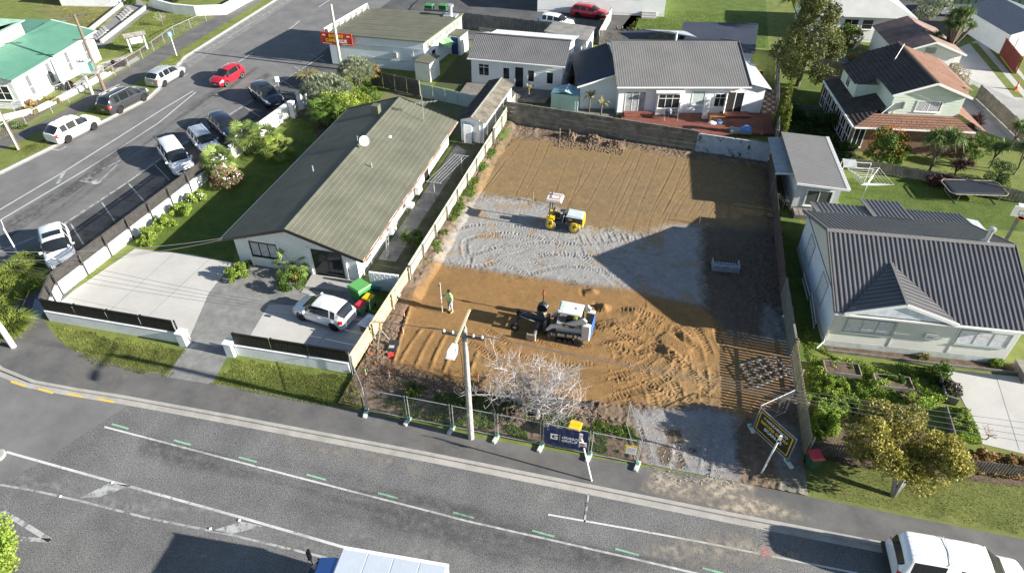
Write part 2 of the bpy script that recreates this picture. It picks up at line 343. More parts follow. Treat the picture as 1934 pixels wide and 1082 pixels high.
sheet('lawn', gs([(690,560),(735,548),(758,560),(725,595),(700,604)]), Z1+.006, TURFD)
sheet('yard', [(-17.6,31.5),(-14.6,31.5),(-13.9,51),(-17.3,51.5)], Z1, mat('mossy_yard', (.045,.06,.02), (.10,.10,.07), scale=1.0, rough=.95, bump=.4, bscale=15))
sheet('yard_path', [(-17.5,33.5),(-16.2,33.5),(-15.9,49.5),(-17.1,50.5)], Z1+.004, CONCD)
sheet('yard', [(-27.5,53),(-27,60.5),(-14,60.2),(-14,52),(-17,52.2)], Z1, mat('dry_ground', (.20,.18,.11), (.10,.12,.04), scale=.7, rough=.95, bump=.4, bscale=14))
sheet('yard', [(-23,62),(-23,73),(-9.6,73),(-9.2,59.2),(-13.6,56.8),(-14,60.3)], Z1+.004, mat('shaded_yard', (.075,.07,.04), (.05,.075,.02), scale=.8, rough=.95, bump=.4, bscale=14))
sheet('yard', [(-8.8,74),(-9.3,59),(-4.5,57),(-4,70),(1,73),(1,79),(-8,77)], Z1+.006, mat('paved_yard', (.20,.19,.17), (.13,.14,.09), scale=1.2, rough=.95, bump=.3))
DECKM = mat('red_deck', (.16,.055,.04), (.22,.085,.06), scale=2, rough=.75, bump=.15)
sheet('lawn', gs([(900,75),(960,30),(1140,60),(1170,80)])[:0]+[(-7,80),(10.6,80.6),(11.2,100),(-4,100)], Z1, TURFD)
sheet('driveway', [(-34,86),(-33,77.5),(-21,76),(-12,79),(-5,80),(-4.2,97),(-34,100)], Z1, ASPHD)
sheet('driveway', [(-33,74),(-32.6,78),(-23,77),(-22.6,73.5)], Z1+.004, FOOT)
# right-hand gardens
sheet('lawn', [(9.6,21),(60,21.2),(60,24.5),(9.8,23.6)], Z1, mat('berm_turf', (.10,.125,.03), (.17,.18,.05), scale=.9, rough=.95, bump=.5, bscale=22, fine=.35))
sheet('lawn', [(9.7,30),(11.3,31.7),(11,46.5),(16,47),(29,47.5),(28.5,53.5),(22,54),(14.3,52.2),(14.2,47),(9.6,47)], Z1+.002, TURFD)
sheet('lawn', [(9.7,24),(9.7,31.4),(17.6,31.9),(17.8,25.8)], Z1, TURF)
sheet('driveway', gs([(1785,698),(1990,718),(1990,870),(1855,838),(1830,780),(1800,720)]), Z1+.006, CONCL)
strip('concrete_joint', gs([(1880,706),(1925,850)]), .025, Z1+.010, CONCD)
sheet('garden_bed', gs([(1556,652),(1560,664),(1934,706),(1990,712),(1990,690),(1893,688)]), Z1+.008, DIRT)
sheet('garden_bed', gs([(1530,775),(1620,765),(1700,790),(1840,860),(1990,900),(1990,925),(1800,905),(1600,880),(1530,860)]), Z1+.004, DIRT)
sheet('lawn', [(11.0,63),(17,64),(17.5,74),(11.3,74)], Z1, TURFD)
sheet('yard', [(10.2,54),(10.8,63),(17,63.6),(16.4,55)], Z1+.002, mat('shrub_ground', (.03,.045,.012), (.06,.07,.03), scale=1, rough=.95, bump=.5, bscale=12))
sheet('driveway', gs([(1800,190),(1830,160),(1790,118),(1815,95),(1850,75),(1905,140),(1990,200),(1990,280),(1900,265),(1835,240)]), Z1+.004, CONC)
sheet('driveway', gs([(1745,110),(1800,95),(1850,75),(1880,70),(1960,180),(1920,190)]), Z1+.008, CONCL)
for a, b, w in (((1838,82),(1925,185),.9),((1856,72),(1950,180),.8)): strip('grass_strip', gs([a,b]), w, Z1+.012, TURF)
sheet('lawn', gs([(1800,165),(1838,160),(1885,190),(1800,183)]), Z1+.012, TURFD)
sheet('yard', [(20,90),(60,90),(60,112),(20,112)], Z1, ASPHD)
# church side
sheet('garden_path', gs([(0,250),(75,208),(190,120),(250,100),(265,112),(170,165),(0,258)]), Z1, CONC)
sheet('garden_path', gs([(165,80),(195,92),(290,15),(262,0),(235,5)]), Z1+.004, CONCD)
sheet('lawn', gs([(100,0),(60,20),(180,62),(255,-5)])+[], Z1+.002, mat('dry_lawn', (.11,.12,.03), (.18,.17,.06), scale=.8, rough=.95, bump=.5, bscale=20, fine=.3))
sheet('garden_bed', gs([(0,262),(160,168),(250,112),(330,60),(322,58),(245,105),(150,160),(0,248)]), Z1+.012, DIRT)
# ------------------------------------------------------------------ the cleared section: one modelled earth surface
def vnoise(x, y, sc, seed=0):
    r_ = np.random.default_rng(seed); T = r_.random((64,64)); u = x*sc; v = y*sc
    i = np.floor(u).astype(int); j = np.floor(v).astype(int); fu = u-i; fv = v-j
    fu = fu*fu*(3-2*fu); fv = fv*fv*(3-2*fv)
    a = T[i%64,j%64]; b = T[(i+1)%64,j%64]; c = T[i%64,(j+1)%64]; d = T[(i+1)%64,(j+1)%64]
    return (a*(1-fu)+b*fu)*(1-fv)+(c*(1-fu)+d*fu)*fv
def fbm(x, y, sc, oct=4, seed=0):
    s = 0; a = 1; t = 0
    for k in range(oct): s = s+a*vnoise(x+17.3*k, y-9.1*k, sc*2**k, seed+k); t += a; a *= .55
    return s/t
def sdpoly(x, y, poly):                          # >0 inside
    d = np.full(x.shape, 1e9); ins = np.zeros(x.shape, bool); n = len(poly)
    for i in range(n):
        ax, ay = poly[i]; bx, by = poly[(i+1)%n]; ex, ey = bx-ax, by-ay
        t = np.clip(((x-ax)*ex+(y-ay)*ey)/(ex*ex+ey*ey+1e-12), 0, 1)
        d = np.minimum(d, np.hypot(x-ax-t*ex, y-ay-t*ey))
        c = ((ay > y) != (by > y)) & (x < (bx-ax)*(y-ay)/(by-ay+1e-12)+ax); ins ^= c
    return np.where(ins, d, -d)
def smooth_path(P, n=14):
    P = [P[0]]+list(P)+[P[-1]]; out = []
    for i in range(1, len(P)-2):
        p0, p1, p2, p3 = (np.array(q, float) for q in P[i-1:i+3])
        for k in range(n):
            t = k/n; out.append(.5*((2*p1)+(-p0+p2)*t+(2*p0-5*p1+4*p2-p3)*t*t+(-p0+3*p1-3*p2+p3)*t**3))
    out.append(np.array(P[-2], float)); return np.array(out)
ST = .068
gx = np.arange(-14.62, 9.42, ST); gy = np.arange(20.95, 55.6, ST)
X, Y = np.meshgrid(gx, gy)
nz = fbm(X, Y, .5, 5, 3)-.5; nf = fbm(X, Y, 2.2, 4, 11)-.5; nff = fbm(X, Y, 7, 3, 21)-.5
def zone(px, soft=.25, rag=1.0): 
    d = sdpoly(X, Y, gs(px))+rag*(1.1*nz+.9*nf+.7*nff)
    return np.clip(d/soft*.5+.5, 0, 1)
zTop = zone([(968,262),(1150,278),(1250,292),(1446,318),(1450,445),(1400,470),(1325,432),(1225,450),(1100,432),(1000,382),(893,374),(930,305)], .35, .7)
zGr = zone([(905,372),(1000,380),(1060,398),(1100,430),(1170,440),(1225,445),(1260,428),(1330,428),(1322,470),(1326,520),(1332,580),(1255,567),(1180,547),(1100,540),(1010,527),(905,511),(842,502),(826,494),(860,440)], .4, .6)
zBot = zone([(830,500),(905,510),(1010,526),(1100,540),(1180,548),(1255,566),(1330,580),(1372,640),(1352,770),(1200,768),(1120,760),(1000,745),(870,722),(738,688),(772,578)], .3, .5)
zEnt = zone([(1195,775),(1340,770),(1385,790),(1392,915),(1240,925),(1215,860)], .3, .5)
zStr = zone([(1355,640),(1480,650),(1492,760),(1400,790),(1352,772)], .3, .3)
zWet = zone([(1238,845),(1262,835),(1272,862),(1262,882),(1242,878)], .06, .25)
for q in ([(1300,846),(1316,846),(1318,856),(1302,858)], [(1275,872),(1292,868),(1294,886),(1276,888)], [(1225,880),(1255,884),(1262,896),(1230,894)], [(1250,810),(1285,812),(1290,835),(1262,838)]): zWet = np.maximum(zWet, zone(q, .05, .2))
zGrass = np.clip((fbm(X,Y,1.1,4,40)-.47)*9, 0, 1)*np.clip((23.1-Y+1.2*nz)*2, 0, 1)*np.clip((1.6-X)*2, 0, 1)
zEdgeG = np.clip((fbm(X,Y,1.4,4,44)-.5)*9, 0, 1)*np.clip((-13.55-X+.02*(Y-23)+.8*nz)*3, 0, 1)*np.clip((Y-33)/2, 0, 1)
Hh = .05+.05*nz+.05*nf+.03*nff                                        # rough soil
rough = np.clip(1-zTop-zGr-zBot-zEnt-zStr, 0, 1)
clod = np.clip(fbm(X,Y,3.2,3,50)-.5, 0, 1)*np.clip(fbm(X,Y,.8,2,51)-.3, 0, 1)*2
Hh = Hh+rough*(.22*clod+.16*nff*(fbm(X,Y,.6,2,52)))
Hs = .05+.02*nz+.012*nf+.006*nff
Hh = Hh*rough+Hs*(1-rough)
Hh = Hh+zGr*(.02*nff)+.05*zTop
# ----- modelled marks
def near(path):                                                      # distance (signed by side) and arclength to a path, in its bounding box
    P = smooth_path(path); lo = P.min(0)-1.6; hi = P.max(0)+1.6
    i0, i1 = np.searchsorted(gx, (lo[0], hi[0])); j0, j1 = np.searchsorted(gy, (lo[1], hi[1]))
    sx, sy = X[j0:j1,i0:i1], Y[j0:j1,i0:i1]
    best = np.full(sx.shape, 9.); bs = np.zeros(sx.shape); L = 0; tot = np.sum(np.hypot(*np.diff(P, axis=0).T))
    for a, b in zip(P[:-1], P[1:]):
        e = b-a; l = math.hypot(*e)
        if l < 1e-6: continue
        t = ((sx-a[0])*e[0]+(sy-a[1])*e[1])/(l*l); tc = np.clip(t, 0, 1)
        d = np.hypot(sx-a[0]-tc*e[0], sy-a[1]-tc*e[1]); sgn = np.sign(e[0]*(sy-a[1])-e[1]*(sx-a[0]))
        m = d < np.abs(best); best = np.where(m, d*sgn, best); bs = np.where(m, L+tc*l, bs); L += l
    return (slice(j0,j1), slice(i0,i1)), best, bs, tot
def track(px, depth=.035, lug=.19, gauge=1.45, w=.42, px_space=True, single=False, chev=.35):
    sl_, d, s, tot = near(gs(px) if px_space else px)
    fade = np.clip(np.minimum(s, tot-s)/.6, 0, 1)*np.clip(fbm(X[sl_],Y[sl_],.8,3,int(tot*97)%50)*3-.85, 0, 1.25); s = s+.25*nf[sl_]
    for off in ((0,) if single else (-gauge/2, gauge/2)):
        e = np.abs(d-off); m = np.clip((w/2-e)/.07, 0, 1)*fade
        pat = np.sin(2*math.pi*(s/lug)+chev*e*20); pat = np.clip(pat*1.8+1.2*nff[sl_], -1, 1)
        Hh[sl_] += m*(-depth*.6+depth*pat)
        Hh[sl_] += np.clip(1-np.abs(e-w/2-.07)/.1, 0, 1)*fade*depth*.7
def groove(px, depth=.035, w=.06, ridge=.5):
    sl_, d, s, tot = near(gs(px)); fade = np.clip(np.minimum(s, tot-s)/.5, 0, 1)
    Hh[sl_] -= depth*np.clip(1-np.abs(d)/w, 0, 1)*fade; Hh[sl_] += depth*ridge*np.clip(1-np.abs(d-.12)/.1, 0, 1)*fade
def ridge(px, h=.07, w=.16):
    sl_, d, s, tot = near(gs(px)); fade = np.clip(np.minimum(s, tot-s)/.5, 0, 1)
    Hh[sl_] += h*np.clip(1-np.abs(d)/w, 0, 1)*fade*(.7+.6*nf[sl_]*2)
def mound(px, py, rx, ry, h, rz=0, seed=0):
    x0, y0 = g(px, py); c, s = math.cos(rz), math.sin(rz); u = ((X-x0)*c+(Y-y0)*s)/rx; v = (-(X-x0)*s+(Y-y0)*c)/ry
    d = np.sqrt(u*u+v*v)+.5*nf+.3*nz
    return h*np.clip(1-d, 0, 1)**1.2*(1+.5*nff)
# drum edges and cracks across the upper sand
for k in range(15):
    x0 = 985+k*29+6*math.sin(k*2.1); y0 = 266+k*2.6
    if k in (3,4,5): y0 += 26
    ln = 70+40*abs(math.sin(k*1.3)); bend = -46-7*math.cos(k)
    groove([(x0,y0),(x0+bend*.45,y0+ln*.5),(x0+bend,y0+ln)], .022, .05, .3)
    if k % 2 == 0 or k > 8: groove([(x0+bend*.9+8,y0+ln*.9),(x0+bend*1.25,y0+ln*1.35),(x0+bend*1.45,y0+ln*1.75)], .018, .05, .3)
for k in range(7): groove([(1196+k*27,300+k*2),(1172+k*27,352),(1150+k*24,415)], .018, .05, .3)
groove([(950,262),(905,330),(890,368)], .06, .08); groove([(958,300),(925,345),(905,372)], .03, .06)
ridge([(893,372),(960,376),(1010,384),(1060,400)], .06, .2)
# skid loader tracks in the gravel
for q in ([(868,502),(858,470),(866,448),(905,436),(960,438),(1020,447),(1100,452)], [(905,492),(898,470),(915,456),(960,452),(1010,462),(1060,480)],
          [(850,486),(900,492),(950,478),(1040,470),(1130,478)], [(930,478),(985,500),(1030,522)], [(1000,448),(1060,470),(1150,470),(1200,455)],
          [(1110,452),(1118,480),(1150,505),(1190,540)], [(1180,470),(1210,500),(1225,540)], [(980,510),(1060,492),(1140,500),(1230,515),(1300,530)],
          [(1120,428),(1150,452),(1200,468),(1262,470)]): track(q, .024, .20)
for q in ([(870,452),(862,480),(866,508)], [(892,475),(886,500),(880,512)]): track(q, .03, .18, single=True, w=.3)
for k in range(12): 
    x0, y0 = 1090+k*13, 440+4*math.sin(k); groove([(x0,y0),(x0+10+3*k%7,y0+24)], .035, .06, .8)
for _ in range(34):
    x0, y0 = 900+380*random.random(), 450+70*random.random(); a = random.uniform(-.5,.5)
    track([(x0,y0),(x0+40*math.cos(a),y0+40*math.sin(a)*.5)], .016, .19, single=True, w=.34)
# long blade passes in the lower sand
for k, (a, b) in enumerate((((850,515),(1120,560)),((835,540),(1010,575)),((815,560),(985,590)),((1000,560),(1120,583)),((900,655),(1000,668)))): ridge([a,((a[0]+b[0])/2,(a[1]+b[1])/2-2),b], .028, .12)
for a, b in (((800,618),(752,692)),((822,622),(782,700)),((845,628),(810,706)),((868,636),(836,712)),((905,660),(885,722))): ridge([a,((a[0]+b[0])/2-3,(a[1]+b[1])/2),b], .085, .17)
groove([(772,578),(752,640),(738,690)], .10, .14, 1.2)
for q in ([(895,632),(925,650),(960,672)], [(935,636),(990,655),(1060,672),(1130,668)], [(1105,605),(1170,600),(1230,612),(1278,640),(1300,690)], [(1110,598),(1180,620),(1225,640)],
          [(1128,738),(1190,722),(1250,690),(1262,650)], [(1140,700),(1200,690),(1250,660),(1258,628)], [(1225,588),(1280,612),(1312,660),(1325,720)],
          [(1185,735),(1225,758),(1250,790)], [(1215,700),(1260,725),(1300,730),(1330,700)], [(1150,655),(1200,662),(1260,690),(1310,740)], [(1120,615),(1200,650),(1240,600)], [(1240,690),(1252,740),(1262,775)], [(1300,690),(1306,740),(1300,778)]): track(q, .036, .185, w=.46)
for _ in range(26):
    x0, y0, a = random.uniform(1130,1320), random.uniform(600,750), random.uniform(-1.2,1.2); b_ = a+random.uniform(-.5,.5); track([(x0,y0),(x0+35*math.cos(a),y0+22*math.sin(a)),(x0+70*math.cos(b_),y0+45*math.sin(b_))], .022, .17, single=True, w=.42)
for q in ([(930,652),(950,672)],[(912,655),(906,690)],[(860,660),(852,690)],[(940,690),(925,712)],[(985,680),(960,700)]): track(q, .035, .2, single=True, w=.3)
M_ = np.zeros_like(X)
for a in ((1165,618,1.5,.8,.26,.2),(1200,590,1.3,.6,.18,.1),(1118,552,.5,.4,.24,0),(1140,582,.5,.5,.28,0),(1272,668,1.1,.7,.34,-.6),(1300,640,1.3,.5,.2,-.7),(1230,745,1.2,.6,.15,.4),(1165,650,1.2,.5,.18,.3),(1210,770,2.2,.4,.16,0),(1335,610,.8,1.2,.20,0)): M_ = np.maximum(M_, mound(*a))
Hh = Hh+M_
for a, b in (((1098,545),(1102,562)),((1124,570),(1128,590))): groove([a,b], .14, .22, .6)
flat = zone([(1240,640),(1258,628),(1308,660),(1290,680)], .1, .05); Hh = Hh*(1-flat)+(.12)*flat
# tracks across the darker right-hand soil and the entry
for q in ([(1340,520),(1400,560),(1440,620)], [(1345,560),(1372,600),(1380,640),(1420,700)], [(1380,470),(1400,520),(1430,570)], [(1352,470),(1362,520)], [(1390,790),(1350,830),(1340,890)], [(1225,790),(1245,850),(1270,900)], [(1300,780),(1310,840),(1300,900)], [(1420,740),(1380,800),(1362,870)]): track(q, .03, .2)
# clods: spoil heap behind the front fence, heap by the back wall, bank along the left fence
sp = np.maximum.reduce([mound(965,775,1.7,1.0,.95,.1), mound(925,765,1.2,.9,.6), mound(1070,765,1.5,.7,.45,.2), mound(1120,770,1.6,.5,.3,.1)]); Hh = Hh+sp*(1+1.4*np.abs(nff))
bk = np.maximum.reduce([mound(1075,262,1.3,.55,.50,-.05), mound(1125,270,1.9,.65,.60,-.05), mound(1160,278,1.1,.5,.45,-.05)]); Hh = Hh+bk*(1+1.6*np.abs(nff))
bank = np.clip((-13.3-X+.018*(Y-23)+.7*nz)/.7, 0, 1); Hh = Hh+bank*.22*(Y > 30)+bank*.10
bb = np.clip((Y-(54.3-.085*(X+13.6))+.6*nz)/.6, 0, 1); Hh = Hh+.12*bb
Hh = np.maximum(Hh, .012)
# ----- colour zones (what each soil is, not how it is lit)
def cmix(a, b, t): return a*(1-t[...,None])+b*t[...,None]
C = np.ones(X.shape+(3,))*np.array([.155,.112,.080])
C = cmix(C, np.array([.055,.04,.03]), np.clip(sp*2.5, 0, 1)*.85)
C = cmix(C, np.array([.26,.20,.14]), np.clip((fbm(X,Y,1.7,3,60)-.52)*6, 0, 1)*rough*.6)
C = cmix(C, np.array([.215,.145,.072]), zTop*np.clip(1-bk*4, 0, 1))
C = cmix(C, np.array([.185,.135,.078]), zTop*np.clip((fbm(X,Y,.45,4,61)-.45)*4, 0, 1)*.55)
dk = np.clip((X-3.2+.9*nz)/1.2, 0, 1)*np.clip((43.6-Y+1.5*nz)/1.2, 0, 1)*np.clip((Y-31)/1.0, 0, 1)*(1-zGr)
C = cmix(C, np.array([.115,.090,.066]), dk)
grey = np.clip((X-7.7+.8*nz)/.5, 0, 1)*np.clip((40-Y)/2, 0, 1)*np.clip((fbm(X,Y,.7,3,66)-.42)*6, 0, 1)
C = cmix(C, np.array([.22,.21,.20]), grey*.8)
C = cmix(C, np.array([.275,.268,.258]), zGr)
C = cmix(C, np.array([.28,.21,.135]), zGr*np.clip((fbm(X,Y,.9,4,62)-.58)*7, 0, 1)*.8)
C = cmix(C, np.array([.250,.145,.058]), zBot)
C = cmix(C, np.array([.195,.118,.052]), zBot*np.clip((fbm(X,Y,.5,4,63)-.5)*4, 0, 1)*.7)
C = cmix(C, np.array([.28,.18,.085]), zBot*np.clip((X-.5)/2.5, 0, 1)*np.clip((29.5-Y)/2, 0, 1)*.7)
C = cmix(C, np.array([.245,.148,.068]), zStr)
C = cmix(C, np.array([.24,.24,.245]), zEnt)
C = cmix(C, np.array([.28,.235,.185]), zEnt*np.clip((fbm(X,Y,.6,4,64)-.5)*4, 0, 1)*.7)
C = cmix(C, np.array([.12,.085,.055]), zWet*.9)
C = cmix(C, np.array([.075,.105,.025]), np.maximum(zGrass*.8, zEdgeG)*rough)
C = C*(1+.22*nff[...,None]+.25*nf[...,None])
ny_, nx_ = X.shape
idx = np.arange(nx_*ny_).reshape(ny_, nx_)
F = np.stack([idx[:-1,:-1], idx[:-1,1:], idx[1:,1:], idx[1:,:-1]], -1).reshape(-1, 4)
keep = (Y < 55.25-.087*(X+13.6))[:-1,:-1].reshape(-1)
EARTH = mat('earth', (1,1,1), var=.12, scale=2.2, rough=.95, bump=.55, bscale=16, fine=.22, attr='soil', spec=.2)
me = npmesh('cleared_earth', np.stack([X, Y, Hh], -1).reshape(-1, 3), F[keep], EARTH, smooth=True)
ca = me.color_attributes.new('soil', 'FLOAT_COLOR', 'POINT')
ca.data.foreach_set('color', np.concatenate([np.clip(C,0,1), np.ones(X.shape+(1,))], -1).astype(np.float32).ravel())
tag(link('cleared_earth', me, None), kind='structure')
def lot_z(x, y):
    i = int(round((x-gx[0])/ST)); j = int(round((y-gy[0])/ST))
    return float(Hh[min(max(j,0),ny_-1), min(max(i,0),nx_-1)])
# ------------------------------------------------------------------ building helpers (local frames; parts are children of the building's Empty)
class Wall:                                       # a vertical wall plane: p0 -> p1 along it, n = outward
    def __init__(s, p0, p1):
        s.p = Vector((p0[0],p0[1],0)); d = Vector((p1[0]-p0[0],p1[1]-p0[1],0)); s.L = d.length; s.a = d.normalized(); s.n = Vector((s.a.y,-s.a.x,0))
    def at(s, u, z, o=0.0): q = s.p+s.a*u+s.n*o; return (q.x,q.y,z)
    def slab(s, mb, u0, u1, z0, z1, o0, o1):      # box on the wall from offset o0 to o1
        return mb.hexa([s.at(u0,z0,o1),s.at(u1,z0,o1),s.at(u1,z0,o0),s.at(u0,z0,o0)],[s.at(u0,z1,o1),s.at(u1,z1,o1),s.at(u1,z1,o0),s.at(u0,z1,o0)])
def window(par, w, u, z, wd, ht, cols=2, rows=1, fr=.06, fm=None, gm=None, curtain=False, name='window', sill=True, transom=None, proud=.05, deep=.02):
    fm = fm or WHITE; gm = gm or GLASS
    u0, u1, z0, z1 = u-wd/2, u+wd/2, z-ht/2, z+ht/2
    b = MB()
    w.slab(b,u0-fr,u0,z0-fr,z1+fr,0,proud); w.slab(b,u1,u1+fr,z0-fr,z1+fr,0,proud); w.slab(b,u0,u1,z0-fr,z0,0,proud); w.slab(b,u0,u1,z1,z1+fr,0,proud)
    us = [u0+wd*i/cols for i in range(cols+1)]
    zs = [z0+ht*i/rows for i in range(rows+1)] if transom is None else [z0, z0+ht*transom, z1]
    for q in us[1:-1]: w.slab(b,q-fr*.35,q+fr*.35,z0,z1,0,proud*.8)
    for q in zs[1:-1]:
        for a, c in zip(us[:-1], us[1:]): w.slab(b,a+fr*.36,c-fr*.36,q-fr*.35,q+fr*.35,0,proud*.75)
    wo = b.build(name, fm, par)
    for a, c in zip(us[:-1], us[1:]):
        for d, e in zip(zs[:-1], zs[1:]):
            w.slab(MB(),a,c,d,e,.003,deep).build('pane', gm, wo)
            if curtain and random.random() < .8:
                k = MB(); n = 7; lo, hi = a+.04, c-.04
                for i in range(n):
                    f0 = lo+(hi-lo)*i/n; w.slab(k,f0,f0+(hi-lo)/n*.7,d+.03,e-.03,deep+.001,deep+.006+.004*(i%2))
                k.build('curtain', CURT, wo)
    if sill: w.slab(MB(),u0-fr-.04,u1+fr+.04,z0-fr-.04,z0-fr,0,proud+.05).build('sill', fm, wo)
    return wo
def boards(par, w, u0, u1, z0, z1, m, pitch=.16, top=None, name='weatherboards', skip=()):   # lapped boards as real relief, one joined part
    b = MB(); z = z0
    while z < z1-.01:
        zt = min(z+pitch, z1); segs = [(u0,u1)]
        if top:                                   # gable: narrow with height
            segs = [top(zt)]
        for a0, a1, c0, c1 in skip:
            if zt > c0 and z < c1:
                ns = []
                for s0, s1 in segs:
                    if a1 <= s0 or a0 >= s1: ns.append((s0,s1)); continue
                    if a0 > s0: ns.append((s0,a0))
                    if a1 < s1: ns.append((a1,s1))
                segs = ns
        for s0, s1 in segs:
            if s1-s0 < .05: continue
            b.add([w.at(s0,z,.028),w.at(s1,z,.028),w.at(s1,zt,.010),w.at(s0,zt,.010),w.at(s0,z,.004),w.at(s1,z,.004)], ((0,1,2,3),(5,1,0,4)))
        z = zt
    o = b.build(name, m, par); o['kind'] = 'stuff'; return o
def ribbed(par, o, U, V, poly, m, pitch=.25, rib=.035, sheetw=.76, ribw=.42, lift=0.0, name='roof_sheet', thick=.03, trap=True):
    """Roof plane: origin o, unit axes U (along eave) and V (up the slope), outline poly in (u,v); cut into sheets, each an object."""
    o, U, V = Vector(o), Vector(U).normalized(), Vector(V).normalized(); N = U.cross(V).normalized()
    if N.z < 0: N = -N
    us = [p[0] for p in poly]; a, b = min(us), max(us); n = len(poly)
    def span(u):
        u = min(max(u, a+1e-5), b-1e-5); vs = []
        for i in range(n):
            p, q = poly[i], poly[(i+1)%n]
            if (p[0] <= u < q[0]) or (q[0] <= u < p[0]): vs.append(p[1]+(q[1]-p[1])*(u-p[0])/(q[0]-p[0]))
        return (min(vs), max(vs)) if vs else (0,0)
    k = max(1, round((b-a)/sheetw)); objs = []
    for i in range(k):
        s0, s1 = a+(b-a)*i/k, a+(b-a)*(i+1)/k; nr = max(1, round((s1-s0)/pitch)); pt = (s1-s0)/nr
        prof = []
        for j in range(nr):
            c = s0+j*pt
            if trap: prof += [(c,0),(c+pt*(.5-ribw/2),0),(c+pt*(.5-ribw/2+.12),rib),(c+pt*(.5+ribw/2-.12),rib),(c+pt*(.5+ribw/2),0)]
            else: prof += [(c,0),(c+pt*.25,rib*.5),(c+pt*.5,rib),(c+pt*.75,rib*.5)]
        prof.append((s1,0)); mb = MB(); vs = []; fs = []
        for u, h in prof:
            v0, v1 = span(u)
            vs += [o+U*u+V*v0+N*(h+lift), o+U*u+V*v1+N*(h+lift), o+U*u+V*v0+N*(lift-thick)]
        for j in range(len(prof)-1):
            fs += [(3*j,3*j+3,3*j+4,3*j+1),(3*j+2,3*j+5,3*j+3,3*j)]
        mb.add(vs, fs); objs.append(mb.build(name, m, par))
    return objs
def slab3(par, name, pts, m, th=.05):             # a flat panel with thickness from a 3d polygon (counter-clockwise from outside)
    P = [Vector(p) for p in pts]; N = (P[1]-P[0]).cross(P[2]-P[0]).normalized(); n = len(P)
    b = MB(); b.add([p for p in P]+[p-N*th for p in P], [tuple(range(n)), tuple(range(2*n-1,n-1,-1))]+[(i,n+i,n+(i+1)%n,(i+1)%n) for i in range(n)])
    return b.build(name, m, par)
def bar(mb, a, b, w, h):                          # rectangular bar between two points
    a, b = Vector(a), Vector(b); d = (b-a).normalized(); s = d.cross(Vector((0,0,1)))
    if s.length < 1e-3: s = Vector((1,0,0))
    s = s.normalized()*w/2; t = s.cross(d).normalized()*h/2
    return mb.add([a-s-t,a+s-t,a+s+t,a-s+t,b-s-t,b+s-t,b+s+t,b-s+t], ((0,1,2,3),(7,6,5,4),(0,4,5,1),(1,5,6,2),(2,6,7,3),(3,7,4,0)))
def gable_roof(par, x0, x1, y0, y1, ze, zr, m, pitch=.25, rib=.035, sheetw=.76, axis='x', name='roof', ribw=.42, trap=True, lift=.04, capm=None):
    """Two ribbed planes; ridge along axis. Coordinates are the eave outline."""
    rf = MB().box(((x0+x1)/2,(y0+y1)/2,ze-.03),(x1-x0-.5,y1-y0-.5,.02)).build(name, m, par)
    if axis == 'x':
        ym = (y0+y1)/2; sl_ = math.hypot(ym-y0, zr-ze)
        ribbed(rf,(x0,y0,ze),(1,0,0),(0,ym-y0,zr-ze),[(0,0),(x1-x0,0),(x1-x0,sl_),(0,sl_)],m,pitch,rib,sheetw,ribw,lift,trap=trap)
        ribbed(rf,(x0,y1,ze),(1,0,0),(0,ym-y1,zr-ze),[(0,0),(x1-x0,0),(x1-x0,sl_),(0,sl_)],m,pitch,rib,sheetw,ribw,lift,trap=trap)
        c = MB(); dz = (zr-ze)/(ym-y0)
        c.add([(x0-.02,ym-.2,zr+lift+rib-.2*dz+.012),(x1+.02,ym-.2,zr+lift+rib-.2*dz+.012),(x1+.02,ym,zr+lift+rib+.03),(x0-.02,ym,zr+lift+rib+.03),(x0-.02,ym+.2,zr+lift+rib-.2*dz+.012),(x1+.02,ym+.2,zr+lift+rib-.2*dz+.012)],((0,1,2,3),(3,2,5,4)))
        c.build('ridge_cap', capm or m, rf)
        for xx in (x0-.02, x1+.02):
            for ya in (y0, y1): bar(MB(),(xx,ya,ze+.03),(xx,ym,zr+.03),.05,.2).build('barge_board', capm or m, rf)
    return rf
def gutter(par, a, b, m, w=.11): return bar(MB(), a, b, w, .1).build('gutter', m, par)
def gable_prism(par, name, x0, x1, y0, y1, ze, zr, m, axis='x', z0=0.0):
    b = MB()
    if axis == 'x':
        ym = (y0+y1)/2
        b.add([(x0,y0,z0),(x1,y0,z0),(x1,y1,z0),(x0,y1,z0),(x0,y0,ze),(x1,y0,ze),(x1,y1,ze),(x0,y1,ze),(x0,ym,zr),(x1,ym,zr)],
              ((0,1,5,4),(1,2,6,9,5),(2,3,7,6),(3,0,4,8,7),(4,5,9,8),(6,7,8,9),(3,2,1,0)))
    else:
        xm = (x0+x1)/2
        b.add([(x0,y0,z0),(x1,y0,z0),(x1,y1,z0),(x0,y1,z0),(x0,y0,ze),(x1,y0,ze),(x1,y1,ze),(x0,y1,ze),(xm,y0,zr),(xm,y1,zr)],
              ((0,1,5,8,4),(1,2,6,5),(2,3,7,9,6),(3,0,4,7),(4,8,9,7),(5,6,9,8),(3,2,1,0)))
    return b.build(name, m, par)

# ================================================================== long house with pressed-metal tile roof (left of the section)
TILE = mat('olive_roof_tile', (.100,.102,.076), (.140,.142,.108), scale=.5, rough=.75, bump=.25, bscale=60, fine=.10, wear=((.10,.10,.085),.25,1.2))
hA = thing('long_house', 'white brick house with long olive tiled gable roof beside the cleared section', 'house', (-22.05,30.95), 0)
W_, Lh = 4.35, 19.2
gable_prism(hA, 'wall', -W_, W_, 0, Lh, 2.25, 3.45, BRICKW, 'y')
wf = Wall((-W_,0),(W_,0))
